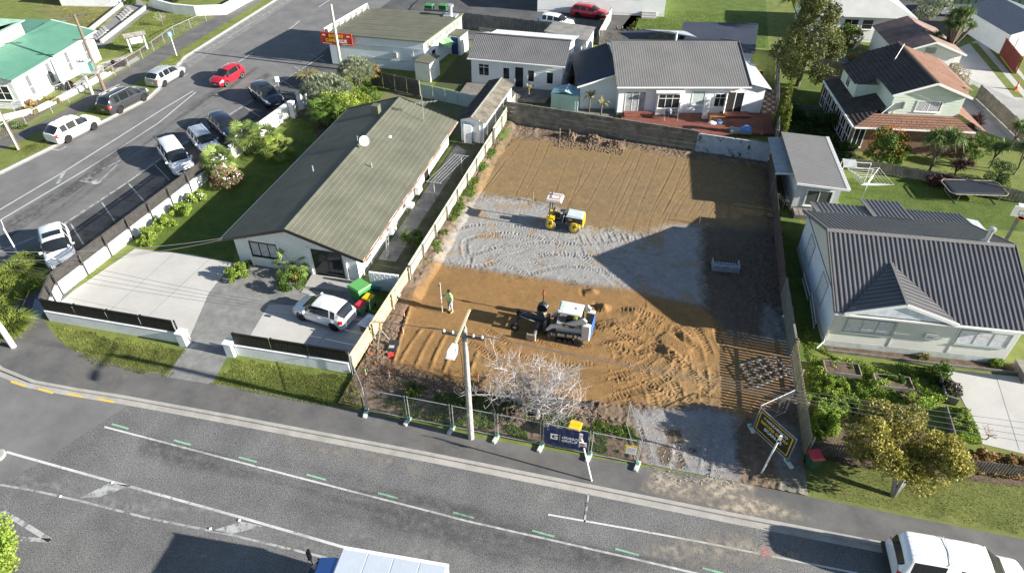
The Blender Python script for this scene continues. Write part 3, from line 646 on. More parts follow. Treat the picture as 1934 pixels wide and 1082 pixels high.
# brick courses as shallow relief joints on the street front
bj = MB()
for k in range(1, 14):
    if k*.17 < 2.2: wf.slab(bj,.02,1.0,k*.17-.006,k*.17+.006,.002,.006); wf.slab(bj,3.3,5.35,k*.17-.006,k*.17+.006,.002,.006); wf.slab(bj,8.0,8.66,k*.17-.006,k*.17+.006,.002,.006)
o = bj.build('brick_courses', BRICKW, hA); o['kind'] = 'stuff'
for u in (1.05,3.25,5.4,7.95): wf.slab(MB(),u-.06,u+.06,0,2.3,0,.12).build('pilaster', BRICKW, hA)
wdw = window(hA, wf, 2.15, 1.45, 1.95, 1.05, 3, 1, .06, DKFRAME, name='window', curtain=True)
window(hA, wf, 6.65, 1.08, 1.95, 2.0, 2, 1, .07, DKFRAME, name='sliding_door', sill=False)
we = Wall((W_,0),(W_,Lh))
for u, wd, ht, z in ((1.6,.7,1.0,1.4),(4.5,1.6,1.0,1.45),(7.6,.9,.9,1.5),(10.2,1.6,1.0,1.45),(13.3,.8,2.0,1.05),(16.0,1.6,1.0,1.45)): window(hA, we, u, z, wd, ht, 2 if wd > 1 else 1, 1, .05, DKFRAME)
ww = Wall((-W_,Lh),(-W_,0))
for u in (3,8,13): window(hA, ww, u, 1.4, 1.7, 1.1, 2, 1, .05, DKFRAME)
roofA = slab3(hA, 'roof', [(-5.05,-.42,2.06),(0,-.42,3.65),(0,19.7,3.65),(-5.05,19.7,2.06)], TILE, .02)
XE, ZE, ZRD, Y0R, Y1R, NC, NP = 5.02, 2.12, 3.73, -.45, 19.75, 14, 10
sl_ = math.hypot(XE, ZRD-ZE); dc = sl_/NC
def tilemesh():
    """One pressed panel: a course of scallops; x across the slope (down = +x), y along the ridge."""
    n = 20; ln = (Y1R-Y0R)/NP; vs = []; fs = []
    for i in range(n+1):
        y = ln*i/n; sc = .008*(1 if i % 2 else 0)
        vs += [(0,y,.002+sc*.4),(dc*.97,y,.045+sc*.5),(dc,y,.04+sc*.5),(dc*1.0,y,-.012)]
    for i in range(n):
        k = 4*i; fs += [(k,k+1,k+5,k+4),(k+1,k+2,k+6,k+5),(k+2,k+3,k+7,k+6)]
    return MB().add(vs, fs).mesh('roof_tile')
tm = tilemesh(); tm.materials.append(TILE)
ang = math.atan2(ZRD-ZE, XE)
for side in (1,-1):
    for c in range(NC):
        for p in range(NP):
            o = bpy.data.objects.new('roof_tile', tm); COL.objects.link(o); o.parent = roofA
            d = c*dc; y = Y0R+(Y1R-Y0R)*p/NP
            if side > 0: o.location = (d*math.cos(ang), y, ZRD-d*math.sin(ang)); o.rotation_euler = (0, ang, 0)
            else: o.location = (-d*math.cos(ang), y+(Y1R-Y0R)/NP, ZRD-d*math.sin(ang)); o.rotation_euler = (0, ang, math.pi)
b = MB(); b.add([(-.2,Y0R-.03,ZRD+.0),(0,Y0R-.03,ZRD+.075),(.2,Y0R-.03,ZRD+.0),(-.2,Y1R+.03,ZRD+.0),(0,Y1R+.03,ZRD+.075),(.2,Y1R+.03,ZRD+.0)],((0,1,4,3),(1,2,5,4))); b.build('ridge_cap', TILE, roofA)
for yy in (Y0R-.03, Y1R+.03):
    for s in (-1,1): bar(MB(),(s*(XE+.05),yy,ZE-.02),(0,yy,ZRD-.02),.05,.22).build('barge_board', DKFRAME, hA)
RUST = mat('rusty_gutter', (.42,.40,.36), (.30,.10,.04), scale=3, rough=.7)
gutter(hA,(XE+.06,Y0R,ZE-.07),(XE+.06,Y1R,ZE-.07),RUST); gutter(hA,(-XE-.06,Y0R,ZE-.07),(-XE-.06,Y1R,ZE-.07),WHITE)
b = MB().bbox(-1.25,-.65,16.6,17.2,2.9,4.25); b.build('chimney', TILE, roofA); 
dish = thing('satellite_dish', 'white satellite dish with red arm on the olive tiled roof', 'satellite dish', (-21.5,42.1,3.55))
MB().tube([(0,0,-.1),(0,0,.55)], .03).build('mast', STEEL, dish)
dd = MB()
d0 = Vector((.15,-.35,.72)); nrm = Vector((.25,-.8,.5)).normalized(); t1 = nrm.cross(Vector((0,0,1))).normalized(); t2 = t1.cross(nrm); vs = []
for k, (rr, dp) in enumerate(((.0,-.10),(.22,-.07),(.40,0))):
    for i in range(16): q = d0+t1*(rr*1.0*math.cos(i*math.pi/8))+t2*(rr*math.sin(i*math.pi/8))+nrm*dp; vs.append(q)
dd.add(vs,[(a*16+i,a*16+(i+1)%16,(a+1)*16+(i+1)%16,(a+1)*16+i) for a in (0,1) for i in range(16)]); dd.build('reflector', WHITE, dish, smooth=True)
bar(MB(), d0-t2*.35, d0+nrm*.6-t2*.1, .03,.03).build('feed_arm', paint('red_arm',(.5,.12,.08)), dish)
MB().tube([d0, Vector((0,0,.5)), Vector((-.9,.6,.55)), Vector((-.9,.6,-.5))], .025, 5).build('brace', STEEL, dish)
for i, (x, y, lab) in enumerate(((-19.2,48.6,'tall thin television aerial on the far right corner of the olive roof'),)):
    a = thing('television_aerial', lab, 'aerial', (x,y,2.9)); b = MB().tube([(0,0,0),(0,0,2.3)], .025,5); b.build('mast', STEEL, a)
    b = MB().tube([(-.9,-.25,1.5),(1.2,.3,1.75)], .03,5)
    b.build('boom', ALU, a); b = MB()
    for k in range(7): t = -.8+k*.3; b.tube([(t-.06,.26*t+.28,1.6+.11*t),(t+.06,.26*t-.28,1.6+.11*t)], .012,4)
    b.build('element', STEEL, a); MB().tube([(0,0,2),(-1.2,-.6,.1)], .012,4).build('stay', STEEL, a)
for x, y, lab in ((-20.2,40.0,'small metal vent pipe on the sunny slope of the olive roof'),(-24.2,38.6,'small leaning vent pipe on the shaded slope of the olive roof')):
    tag(MB().tube([(x,y,2.4),(x,y,3.55)], .05, 8).build('vent_pipe', STEEL), lab, 'vent pipe')
tag(MB().lathe((-20.6,44.6,3.2),[(.16,0),(.16,.12),(.02,.2)],10).build('roof_vent', WHITE), 'white mushroom vent near the dish on the olive roof', 'roof vent')
tag(MB().box((-23.2,38.3,3.33),(.55,.45,.04),.2,Matrix.Rotation(-.29,3,'Y')).build('loose_tile', mat('pale_tile',(.36,.36,.30),rough=.8)), 'loose pale tile lying on the shaded roof slope', 'tile')
for i, (y, lab) in enumerate(((36.3,'white heat pump unit nearest the street on the long side wall'),(41.8,'white heat pump unit halfway along the long side wall'))):
    h = thing('heat_pump', lab, 'heat pump', (-17.45,y,.35), 0, 'heat pumps on the long side wall')
    MB().cbox((0,0,.32),(.32,.8,.62),0,.03).build('casing', WHITE, h); MB().disc((.165,.1,.32),.24,.02,'x',18).build('fan_grille', mat('grey_grille',(.3,.3,.3)), h); b = MB()
    for s in (-.3,.3): b.bbox(-.15,.15,s-.03,s+.03,-.05,.01)
    b.build('bracket', STEEL, h)
ln = thing('clothesline', 'grey T-post clothesline with five wires in the mossy side yard', 'clothesline', (0,0,0))
pA, pB = g(822,382), g(873,330)
for q in (pA, pB):
    b = MB().tube([(q[0],q[1],0),(q[0],q[1],1.75)], .04); b.build('post', STEEL, ln); bar(MB(),(q[0]-.6,q[1],1.75),(q[0]+.6,q[1],1.75),.07,.05).build('cross_arm', STEEL, ln)
for k in range(5): MB().tube([(pA[0]-.5+k*.25,pA[1],1.77),(pB[0]-.5+k*.25,pB[1],1.77)], .012,4).build('wire', STEEL, ln)
sk = thing('laundry_sink', 'white sink on legs against the long side wall', 'sink', (-17.2,39.3,0))
MB().cbox((0,0,.8),(.5,.6,.22),0,.04).build('basin', WHITE, sk); b = MB()
for sx in (-.2,.2):
    for sy in (-.25,.25): b.tube([(sx,sy,0),(sx,sy,.7)], .02,5)
b.build('legs', STEEL, sk)
ld = thing('ladder', 'aluminium ladder leaning on the long white side wall', 'ladder', (-17.45,33.6,0))
b = MB()
for s in (0,.4): bar(b,(.55,s,0),(.05,s+1.6,1.5),.05,.03)
b.build('rail', ALU, ld); b = MB()
for k in range(6): t = (k+.5)/6; bar(b,(.55-.5*t,1.6*t,1.5*t),(.55-.5*t,.4+1.6*t,1.5*t),.03,.03)
b.build('rung', ALU, ld)
# block gate wall and iron gate between the house and the fence
bw = thing('block_wall', 'low white block wall closing the side yard beside the green bins', 'wall', (0,0,0)); c0, c1 = g(702,545), g(757,552)
for r_ in range(7):
    for k in range(6):
        off = .5 if r_ % 2 else 0
        u0 = max(0,(k-off)/5.5); u1 = min(1,(k+1-off)/5.5)
        if u1-u0 < .03: continue
        a = (c0[0]+(c1[0]-c0[0])*u0, c0[1]+(c1[1]-c0[1])*u0); e = (c0[0]+(c1[0]-c0[0])*u1-.012, c0[1]+(c1[1]-c0[1])*u1)
        MB().bbox(a[0],e[0],a[1]-.07+.004*random.random(),a[1]+.09,r_*.2+.004,r_*.2+.194).build('block', BLOCKW, bw)
gt = thing('iron_gate', 'black iron bar gate beside the white block wall', 'gate', (0,0,0)); a, c = g(683,532), g(700,538); b = MB()
for k in range(8): t = k/7; b.tube([(a[0]+(c[0]-a[0])*t,a[1]+(c[1]-a[1])*t,.05),(a[0]+(c[0]-a[0])*t,a[1]+(c[1]-a[1])*t,1.5)], .014,4)
b.build('bars', DARK, gt); b = MB()
for z in (.15,1.35): bar(b,(a[0],a[1],z),(c[0],c[1],z),.03,.03)
b.build('rail', DARK, gt)

# ================================================================== garden shed behind the long house
shd = thing('garden_shed', 'small white shed with low dark roof between the long house and the section', 'shed', (-15.95,51.3), R(-3))
MB().add([(-.95,0,0),(1.15,0,0),(1.15,8.4,0),(-.95,8.4,0),(-.95,0,2.0),(1.15,0,1.9),(1.15,8.4,1.9),(-.95,8.4,2.0),(.1,0,2.35),(.1,8.4,2.35)],((0,1,5,8,4),(1,2,6,5),(2,3,7,9,6),(3,0,4,7),(4,8,9,7),(5,6,9,8))).build('wall', WHITE, shd)
RUSTY = mat('mossy_iron', (.10,.09,.075), (.22,.20,.16), scale=1.5, rough=.85, wear=((.14,.09,.05),.35,2))
rr = MB().bbox(-.9,1.1,.05,8.35,1.86,1.88).build('roof', RUSTY, shd)
ribbed(rr,(-1.15,-.2,1.98),(0,1,0),(1.25,0,.40),[(0,0),(8.8,0),(8.8,1.31),(0,1.31)],mat('dark_roof_iron',(.035,.035,.035),(.09,.085,.075),scale=2,rough=.8),.4,.06,1.6,.4,.04)
ribbed(rr,(1.35,-.2,1.90),(0,1,0),(-1.25,0,.48),[(0,0),(8.8,0),(8.8,1.33),(0,1.33)],RUSTY,.15,.015,1.6,.5,.04)
bar(MB(),(.1,-.2,2.44),(.1,8.6,2.44),.12,.04).build('ridge_cap', CONC, rr)
ws = Wall((-.95,0),(1.15,0)); POST = mat('blue_poster', (.10,.35,.55), (.75,.80,.85), scale=4, rough=.6)
ws.slab(MB(),.12,.85,.1,1.85,.004,.05).build('door', POST, shd); MB().tube([(.8,-.12,0),(.8,-.12,2.2)], .04).build('downpipe', WHITE, shd)
pl = tag(MB().cbox((*g(885,268),.85),(.75,.45,1.7),.1,.03).build('concrete_pillar', BLOCKW), 'short white concrete pillar in front of the shed door', 'pillar')

# ================================================================== corner shop with flat olive roof
bk0, bk1, bk2, bk3 = (-35.6,65.0), (-25.0,65.1), (-23.7,74.3), (-34.5,73.5)
shop = thing('corner_shop', 'white shop with flat olive roof and red sign on the street corner', 'shop', (0,0,0))
MB().prism([bk0,bk1,bk2,bk3], 0, 3.2).build('wall', mat('shop_plaster',(.64,.70,.74),var=.05,scale=.6,rough=.75,bump=.1), shop)
OLIVE = mat('olive_flat_roof', (.10,.10,.072), (.13,.128,.098), scale=.8, rough=.8, bump=.2, wear=((.115,.115,.105),.35,.5))
rf = MB().prism([(bk0[0]-.3,bk0[1]-.15),(bk1[0]+.25,bk1[1]-.15),(bk2[0]+.25,bk2[1]+.2),(bk3[0]-.3,bk3[1]+.2)], 3.2, 3.27).build('roof', OLIVE, shop)
for k in range(12):
    t0, t1 = k/12, (k+1)/12-.004; lp = lambda a, c, t: (a[0]+(c[0]-a[0])*t, a[1]+(c[1]-a[1])*t)
    MB().prism([lp((bk0[0]+.1,bk0[1]-.12),(bk3[0]+.1,bk3[1]+.1),t0),lp((bk1[0]+.2,bk1[1]-.12),(bk2[0]+.2,bk2[1]+.1),t0),lp((bk1[0]+.2,bk1[1]-.12),(bk2[0]+.2,bk2[1]+.1),t1),lp((bk0[0]+.1,bk0[1]-.12),(bk3[0]+.1,bk3[1]+.1),t1)], 3.272, 3.29+.006*(k%2)).build('roof_strip', OLIVE, rf)
wp = Wall((bk3[0]-.3,bk3[1]+.2),(bk0[0]-.3,bk0[1]-.15))
wp.slab(MB(),0,wp.L,2.5,3.8,-.12,.0).build('parapet', WHITE, shop)
for k in range(8): wp.slab(MB(),.4+k*1.2,.48+k*1.2,3.3,3.75,-.5,-.121).build('parapet_brace', STEEL, shop)
wr = Wall(bk1,bk2)
for k, u in enumerate((1.0,3.0,5.4,7.4)): window(shop, wr, u+.3, 2.55, 1.6, .65, 2, 1, .06, WHITE, mat('dusty_glass',(.20,.20,.18),rough=.3,bump=0))
wr.slab(MB(),.02,wr.L,3.0,3.15,.0,.1).build('green_fascia', mat('green_trim',(.18,.35,.12)), shop)
window(shop, wr, 2.0, 1.2, .8, 1.0, 1, 2, .06, WHITE)
for u0, u1, d, h, lab in ((-2.2,-.05,1.7,1.95,0),(5.6,7.6,1.5,2.1,1)):
    lt = wr.slab(MB(),u0,u1,0,h,0,d).build('lean_to', WHITE, shop); wr.slab(MB(),u0-.1,u1+.1,h,h+.07,0,d+.12).build('lean_to_roof', OLIVE, lt)
    if lab: q = Wall(wr.at(u0,0,0)[:2], wr.at(u0,0,d)[:2]); q.slab(MB(),.4,1.2,.05,1.95,.003,.04).build('door', paint('blue_door',(.02,.05,.2),.4), shop)
aw = MB(); a0, a1, a2, a3 = wr.at(3.3,2.1,0), wr.at(5.2,2.1,0), wr.at(5.0,1.5,1.3), wr.at(3.5,1.5,1.3); am = wr.at(4.25,2.35,1.0)
aw.add([a0,a1,a2,a3,wr.at(4.25,2.2,0),wr.at(4.25,1.9,1.3)],((4,0,3,5),(1,4,5,2))); aw.build('awning', mat('green_awning',(.22,.42,.20)), shop)
flue = thing('roof_flue', 'bright metal roof flue on the back corner of the shop', 'flue', (-24.6,73.2,3.25)); MB().cbox((0,0,.1),(1.5,1.2,.2),0,.02).build('base', ALU, flue); MB().lathe((0,0,.2),[(.24,0),(.24,.8),(.4,.85),(.4,1.05),(.3,1.1)],14).build('pipe', ALU, flue)
ws_ = Wall(bk0,bk1); b = MB()
for p in ([(.4,2.9),(2.2,2.9),(2.4,2.4),(9.5,2.4),(10.5,2.35)],[(9.4,2.35),(9.4,.8)],[(3.9,1.0),(7.2,1.0),(8.8,1.0)],[(3.6,1.25),(5.2,1.1)]): b.tube([ws_.at(u,z,.05) for u, z in p], .035, 5)
b.build('wall_pipe', STEEL, shop); ws_.slab(MB(),7.2,7.6,1.3,1.9,.0,.2).build('meter_box', STEEL, shop)
# sign
sg = thing('shop_sign', 'red bakery cafe sign with yellow and white lettering on the shop corner', 'sign', (0,0,0))
wsn = Wall((-36.25,64.7),(-32.75,64.75)); wsn.slab(MB(),0,3.55,2.25,3.5,.02,.16).build('panel', paint('sign_red',(.42,.035,.015),.45), sg)
def text(par, body, w, u, z, size, m, o=.17, name='lettering', sx=1.0, ext=.004, align='LEFT', bold=0.0):
    cu = bpy.data.curves.new(name, 'FONT'); cu.body = body; cu.size = size; cu.extrude = ext; cu.offset = bold; cu.align_x = align; cu.resolution_u = 3
    t = bpy.data.objects.new(name, cu); COL.objects.link(t); dg = bpy.context.evaluated_depsgraph_get(); me = bpy.data.meshes.new_from_object(t.evaluated_get(dg)); bpy.data.objects.remove(t)
    me.materials.clear(); me.materials.append(m); ob = bpy.data.objects.new(name, me); COL.objects.link(ob); ob.parent = par
    M = Matrix((( w.a.x*sx, 0, w.n.x, w.at(u,z,o)[0]),( w.a.y*sx, 0, w.n.y, w.at(u,z,o)[1]),(0,1,0,z),(0,0,0,1)))
    me.transform(M); return ob
YEL = paint('sign_yellow',(.75,.5,.03),.5)
text(sg,'BAKERY',wsn,1.78,3.03,.46,YEL,align='CENTER',bold=.015); text(sg,'CAFE',wsn,.55,2.55,.46,YEL,bold=.015); text(sg,'PLUS',wsn,1.85,2.52,.5,WHITE,bold=.02)
for u in (.4,3.15): b = MB(); wsn.slab(b,u-.2,u+.2,3.15,3.21,.161,.17); wsn.slab(b,u-.13,u+.13,3.21,3.3,.161,.17); b.build('bun_emblem', WHITE, sg)
for u0, u1 in ((.15,1.2),(2.3,3.4)): wsn.slab(MB(),u0,u1,2.35,2.39,.161,.17).build('rule', WHITE, sg)

# ================================================================== cottage behind (grey iron roof)
GREYI = mat('grey_iron', (.115,.115,.12), (.15,.148,.148), scale=.6, rough=.55, bump=.05, fine=.05, spec=.4)
LIGHTI = mat('light_iron', (.48,.50,.52), var=.1, scale=1, rough=.5, bump=.05)
ct = thing('cottage', 'white weatherboard cottage with grey iron roof and washing on its deck', 'house', (-19.3,63.0), R(.5))
gable_prism(ct,'wall',0,9.2,0,7.4,2.9,4.1,OFFW,'x'); w = Wall((0,0),(9.2,0))
boards(ct,w,0,9.2,.3,2.88,OFFW,.2)
window(ct,w,1.3,1.75,1.0,1.1,2,1,.07,transom=.75,proud=.06,deep=.032); window(ct,w,3.6,1.6,.6,1.1,1,1,.07,proud=.06,deep=.032); window(ct,w,6.1,1.55,.6,1.1,1,1,.07,proud=.06,deep=.032); window(ct,w,8.0,1.5,.6,1.1,1,1,.07,proud=.06,deep=.032)
dr = w.slab(MB(),4.5,5.3,.3,2.3,.03,.04).build('doorway', paint('dark_doorway',(.015,.013,.012),.7), ct); w.slab(MB(),4.42,4.5,.3,2.38,.0,.07).build('door_frame', WHITE, ct)
w2 = Wall((9.2,0),(9.2,7.4)); boards(ct,w2,0,7.4,.3,2.88,OFFW,.2); window(ct,w2,2.0,1.8,.8,1.0,2,1,.07,proud=.06,deep=.032); window(ct,w2,4.6,2.0,.4,.6,1,1,.06,proud=.06,deep=.032)
rA = MB().box((4.6,3.7,2.95),(8.8,7,.02)).build('roof', GREYI, ct)
s_ = math.hypot(3.4,1.3); ribbed(rA,(-.3,-.35,2.9),(1,0,0),(0,3.4,1.3),[(0,0),(9.8,0),(9.8,s_),(0,s_)],GREYI,.19,.02,.76,.5,.04)
ribbed(rA,(-.3,3.05,4.2),(1,0,0),(0,.9,-.35),[(0,0),(9.8,0),(9.8,.96),(0,.96)],GREYI,.19,.02,.76,.5,.04); bar(MB(),(-.3,3.05,4.28),(9.5,3.05,4.28),.3,.04).build('ridge_cap', GREYI, rA)
s_ = math.hypot(4.2,.7); ribbed(rA,(.6,3.9,3.82),(1,0,0),(0,4.2,-.9),[(0,0),(9.0,0),(9.0,s_),(0,s_)],LIGHTI,.25,.035,.76,.5,.04)
gutter(ct,(-.3,-.42,2.87),(9.5,-.42,2.87),WHITE)
dk = MB().prism([(-19.8,59.9),(-11.2,60.5),(-10.6,62.9),(-19.6,62.9)], 0, .3); dko = thing('deck', 'raised grey timber deck along the cottage front', 'deck', (0,0,0)); dk.build('platform', TIMBER, dko)
for k in range(12):
    MB().prism([(-19.78+k*.0,59.92+k*.24),(-11.2+k*.045,60.5+k*.2),(-11.16+k*.045,60.5+k*.2+.17),(-19.78,59.92+k*.24+.2)],.302,.325).build('deck_board', TIMBER, dko)
# ================================================================== big white house behind the section (skewed to the lot)
hD = thing('white_villa', 'large white weatherboard house with long grey iron roof behind the back wall', 'house', (-4.2,59.55), R(13.5))
LD = 13.4
gable_prism(hD,'wall',.0,11.6,0,11.2,2.95,4.75,OFFW,'x'); MB().bbox(11.6,LD,.02,7.5,0,2.6).build('wall', OFFW, hD)
w = Wall((0,0),(LD,0)); SK = ((.6,2.6,0,2.4),(3.35,5.85,0,2.6),(6.7,8.1,.8,2.5),(8.9,11.6,0,2.4))
boards(hD,w,0,LD,.3,2.9,OFFW,.2,skip=SK); boards(hD,Wall((LD,0),(LD,7.5)),0,7.5,.3,2.55,OFFW,.2)
window(hD,w,1.6,1.35,1.8,1.9,3,1,.08,name='french_door',gm=mat('grey_pane',(.16,.19,.20),(.40,.44,.45),scale=2,rough=.15,bump=0),sill=False)
bw = w.slab(MB(),3.5,5.7,0,2.45,.0,.45).build('bay', WHITE, hD); wb = Wall(w.at(3.5,0,.45)[:2], w.at(5.7,0,.45)[:2]); window(hD,wb,1.1,1.6,1.9,1.25,3,1,.07,transom=.72)
w.slab(MB(),3.3,5.9,2.45,2.62,.0,.7).build('bay_hood', WHITE, hD)
window(hD,w,7.4,1.75,1.1,1.3,1,1,.08,gm=mat('pale_blind',(.45,.52,.50),var=.1,scale=8,rough=.6)); window(hD,w,9.4,1.5,.9,1.2,2,1,.07,transom=.7)
w.slab(MB(),10.05,10.8,.3,2.25,.02,.04).build('doorway', paint('dark_doorway',(.015,.013,.012),.7), hD); dl = MB(); q = Wall(w.at(10.05,0,.05)[:2], w.at(9.75,0,.75)[:2]); q.slab(dl,0,.75,.3,2.25,0,.04); dl.build('door_leaf', WHITE, hD); q.slab(MB(),.12,.63,.9,2.1,.041,.05).build('pane', GLASS, hD)
window(hD,w,11.2,1.3,.7,1.85,1,1,.07,name='glass_door',sill=False)
GREYR = mat('grey_roof_iron', (.135,.133,.13), (.165,.162,.158), scale=.5, rough=.6, bump=.05, fine=.05)
rf = gable_roof(hD,-.3,11.9,-.45,11.6,2.95,4.85,GREYR,.2,.012,.85,ribw=.5)
rf2 = MB().box((12.7,3.5,2.66),(1.8,7,.02)).build('side_roof', GREYR, hD); s_ = math.hypot(2.1,.35)
ribbed(rf2,(13.85,-.35,2.62),(0,1,0),(-1.95,0,.5),[(0,0),(8,0),(8,2.0),(0,2.0)],mat('pale_roof_iron',(.36,.39,.42),var=.08,scale=1,rough=.5),.2,.02,.9,.5,.04)
gutter(hD,(-.3,-.52,2.92),(11.9,-.52,2.92),WHITE)
MB().tube([(6.5,8.3,3.8),(6.5,8.3,4.9)], .1, 8).build('flue', WHITE, rf)
# left wing with dark blue roof
BLUER = mat('dark_blue_iron', (.035,.042,.062), (.05,.058,.08), scale=.7, rough=.6, bump=.05)
MB().bbox(-3.4,-.005,1.4,9.2,0,2.3).build('wing_wall', OFFW, hD); MB().add([(-3.4,1.4,2.3),(0,1.4,2.3),(0,1.4,3.3),(-3.4,9.2,2.3),(0,9.2,2.3),(0,9.2,3.3)],((0,1,2),(3,5,4))).build('wing_gable', OFFW, hD)
boards(hD,Wall((-3.4,1.4),(0,1.4)),0,3.4,.3,2.3,OFFW,.2)
r2 = MB().box((-1.8,5.3,2.28),(3,7.4,.02)).build('wing_roof', BLUER, hD); s_ = math.hypot(3.6,1.15)
ribbed(r2,(-3.75,1.15,2.2),(0,1,0),(3.5,0,1.15),[(0,0),(8.2,0),(8.2,s_),(0,s_)],BLUER,.2,.02,.85,.5,.05); bar(MB(),(-3.75,1.1,2.25),(-.2,1.1,3.42),.06,.16).build('barge_board', WHITE, r2)
# rear hip and long low rear roof
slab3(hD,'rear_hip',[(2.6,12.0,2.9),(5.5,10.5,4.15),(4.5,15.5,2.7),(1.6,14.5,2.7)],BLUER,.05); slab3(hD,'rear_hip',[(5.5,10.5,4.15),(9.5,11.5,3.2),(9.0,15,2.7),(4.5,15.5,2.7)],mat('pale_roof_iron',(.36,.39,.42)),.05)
rr = thing('low_garage', 'low dark-roofed garage behind the white villa by the lawn fence', 'garage', (0,0,0)); zz = 2.6
c = [g(1285,82,zz),g(1422,98,zz),g(1428,52,zz),g(1293,50,zz)]
MB().prism([c[0],c[1],c[2],c[3]],0,2.5).build('wall', OFFW, rr); slab3(rr,'roof',[(c[0][0]-.2,c[0][1]-.3,2.55),(c[1][0]+.2,c[1][1]-.3,2.55),(c[2][0]+.2,c[2][1]+.2,3.0),(c[3][0]-.2,c[3][1]+.2,3.0)],BLUER,.06)
# deck in red-brown timber
dkD = thing('red_deck', 'red-brown timber deck along the sunny front of the white villa', 'deck', (-4.2,59.55), R(13.5))
MB().bbox(.3,14.2,-4.2,-.02,0,.22).build('platform', DECKM, dkD)
for k in range(24): MB().bbox(.3,14.2,-4.2+k*.173,-4.2+k*.173+.15,.222,.25).build('deck_board', DECKM, dkD)
for k in range(2): MB().bbox(.6,3.2,-1.0+.4*k,-.6+.4*k,.25,.40+.12*k).build('step', DECKM, dkD)
MB().bbox(9.6,12.2,-1.1,-.1,.25,.42).build('step', DECKM, dkD)
tag(MB().cbox((*g(1329,228),1.15),(.42,.42,2.3),R(13.5),.03).build('white_post', WHITE), 'square white post standing on the red-brown deck', 'post')

# ================================================================== right-hand house with ribbed dark roof
DKR = mat('dark_grey_iron', (.105,.103,.108), (.135,.132,.135), scale=.5, rough=.45, bump=.03, fine=.05, spec=.5)
CAPM = mat('grey_flashing', (.16,.155,.15), var=.08, rough=.5)
hB = thing('ribbed_roof_house', 'pale weatherboard house with dark ribbed iron roof and small gable', 'house', (11.25,31.85), R(4.5))
LB, DB = 9.8, 9.4
MB().bbox(-.04,LB,-.04,DB,0,.42).build('foundation', mat('pale_base',(.50,.53,.50),rough=.7), hB)
gable_prism(hB,'wall',0,LB,0,DB,2.95,4.85,CREAM,'x',.42); w = Wall((0,0),(LB,0))
boards(hB,w,0,LB,.45,2.93,CREAM,.135); wl = Wall((0,DB),(0,0)); wn = mat('blue_grey_cladding',(.62,.68,.74),var=.05,rough=.6)
boards(hB,wl,0,DB,.45,2.93,wn,.3)
for u in (3.45,6.65): w.slab(MB(),u-.04,u+.04,.45,2.9,.0,.045).build('batten', CREAM, hB)
AG = paint('sage_frame',(.34,.40,.38),.4); NET = mat('net_curtain', (.50,.50,.53), (.72,.72,.74), scale=5, rough=.5, bump=0, fine=.1)
window(hB,w,2.0,1.78,2.5,.95,3,1,.06,AG,NET,proud=.06,deep=.034); window(hB,w,8.1,1.75,2.6,.95,3,1,.06,AG,NET,proud=.06,deep=.034)
mbx = w.slab(MB(),5.05,5.65,1.35,1.75,.03,.12).build('letter_box', WHITE, hB); w.slab(MB(),5.18,5.5,1.5,1.54,.121,.125).build('slot', DARK, mbx)
for u in (2.4,6.4): window(hB,wl,u,1.85,1.3,1.5,1,1,.07,AG,NET,proud=.06,deep=.035)
ribbed_p = dict(pitch=.265,rib=.045,sheetw=.795,ribw=.55)
rf = gable_roof(hB,-.3,LB+.3,-.5,DB+.5,2.95,4.95,DKR,.265,.05,.795,ribw=.5,capm=CAPM)
gutter(hB,(-.3,-.58,2.92),(LB+.3,-.58,2.92),WHITE); MB().tube([(-.08,-.5,2.9),(-.1,-.1,2.6),(-.1,-.1,.35),(-.5,-.5,.15)], .045, 6).build('downpipe', WHITE, hB)
# wide flat-pitched portico gable over the front
apex, gl, gr, gt_ = Vector((3.05,-.62,4.05)), Vector((.15,-.62,3.06)), Vector((6.05,-.62,3.06)), Vector((3.05,2.6,4.22))
pg = MB().add([gl+Vector((.3,.03,.02)),gr+Vector((-.3,.03,.02)),apex+Vector((0,.03,-.12))],[(0,1,2)]).build('portico_gable', mat('blue_white_gable',(.62,.67,.74)), hB)
for A, B_ in ((gl,apex),(apex,gr)): bar(MB(),A+Vector((0,-.02,-.03)),B_+Vector((0,-.02,-.03)),.06,.2).build('barge_board', WHITE, pg)
lf, rg = Vector((.15,-.64,3.10)), Vector((6.05,-.64,3.10)); bk_ = Vector((3.05,2.75,4.33)); ap = Vector((3.05,-.66,4.12))
slab3(pg,'portico_roof',[lf,ap,bk_][::-1] if (ap-lf).cross(bk_-lf).z < 0 else [lf,ap,bk_],DKR,.04); slab3(pg,'portico_roof',[ap,rg,bk_][::-1] if (rg-ap).cross(bk_-ap).z < 0 else [ap,rg,bk_],DKR,.04)
for s, A in ((-1,lf),(1,rg)):
    for k in range(1,11):
        t = k/11; p0 = A.lerp(bk_,t); p1 = ap.lerp(bk_,t); bar(MB(),p0+Vector((0,0,.03)),p1+Vector((0,0,.03)),.1,.035).build('roof_rib', DKR, pg)
bar(MB(),ap+Vector((0,0,.05)),bk_+Vector((0,0,.05)),.16,.04).build('ridge_cap', CAPM, pg)
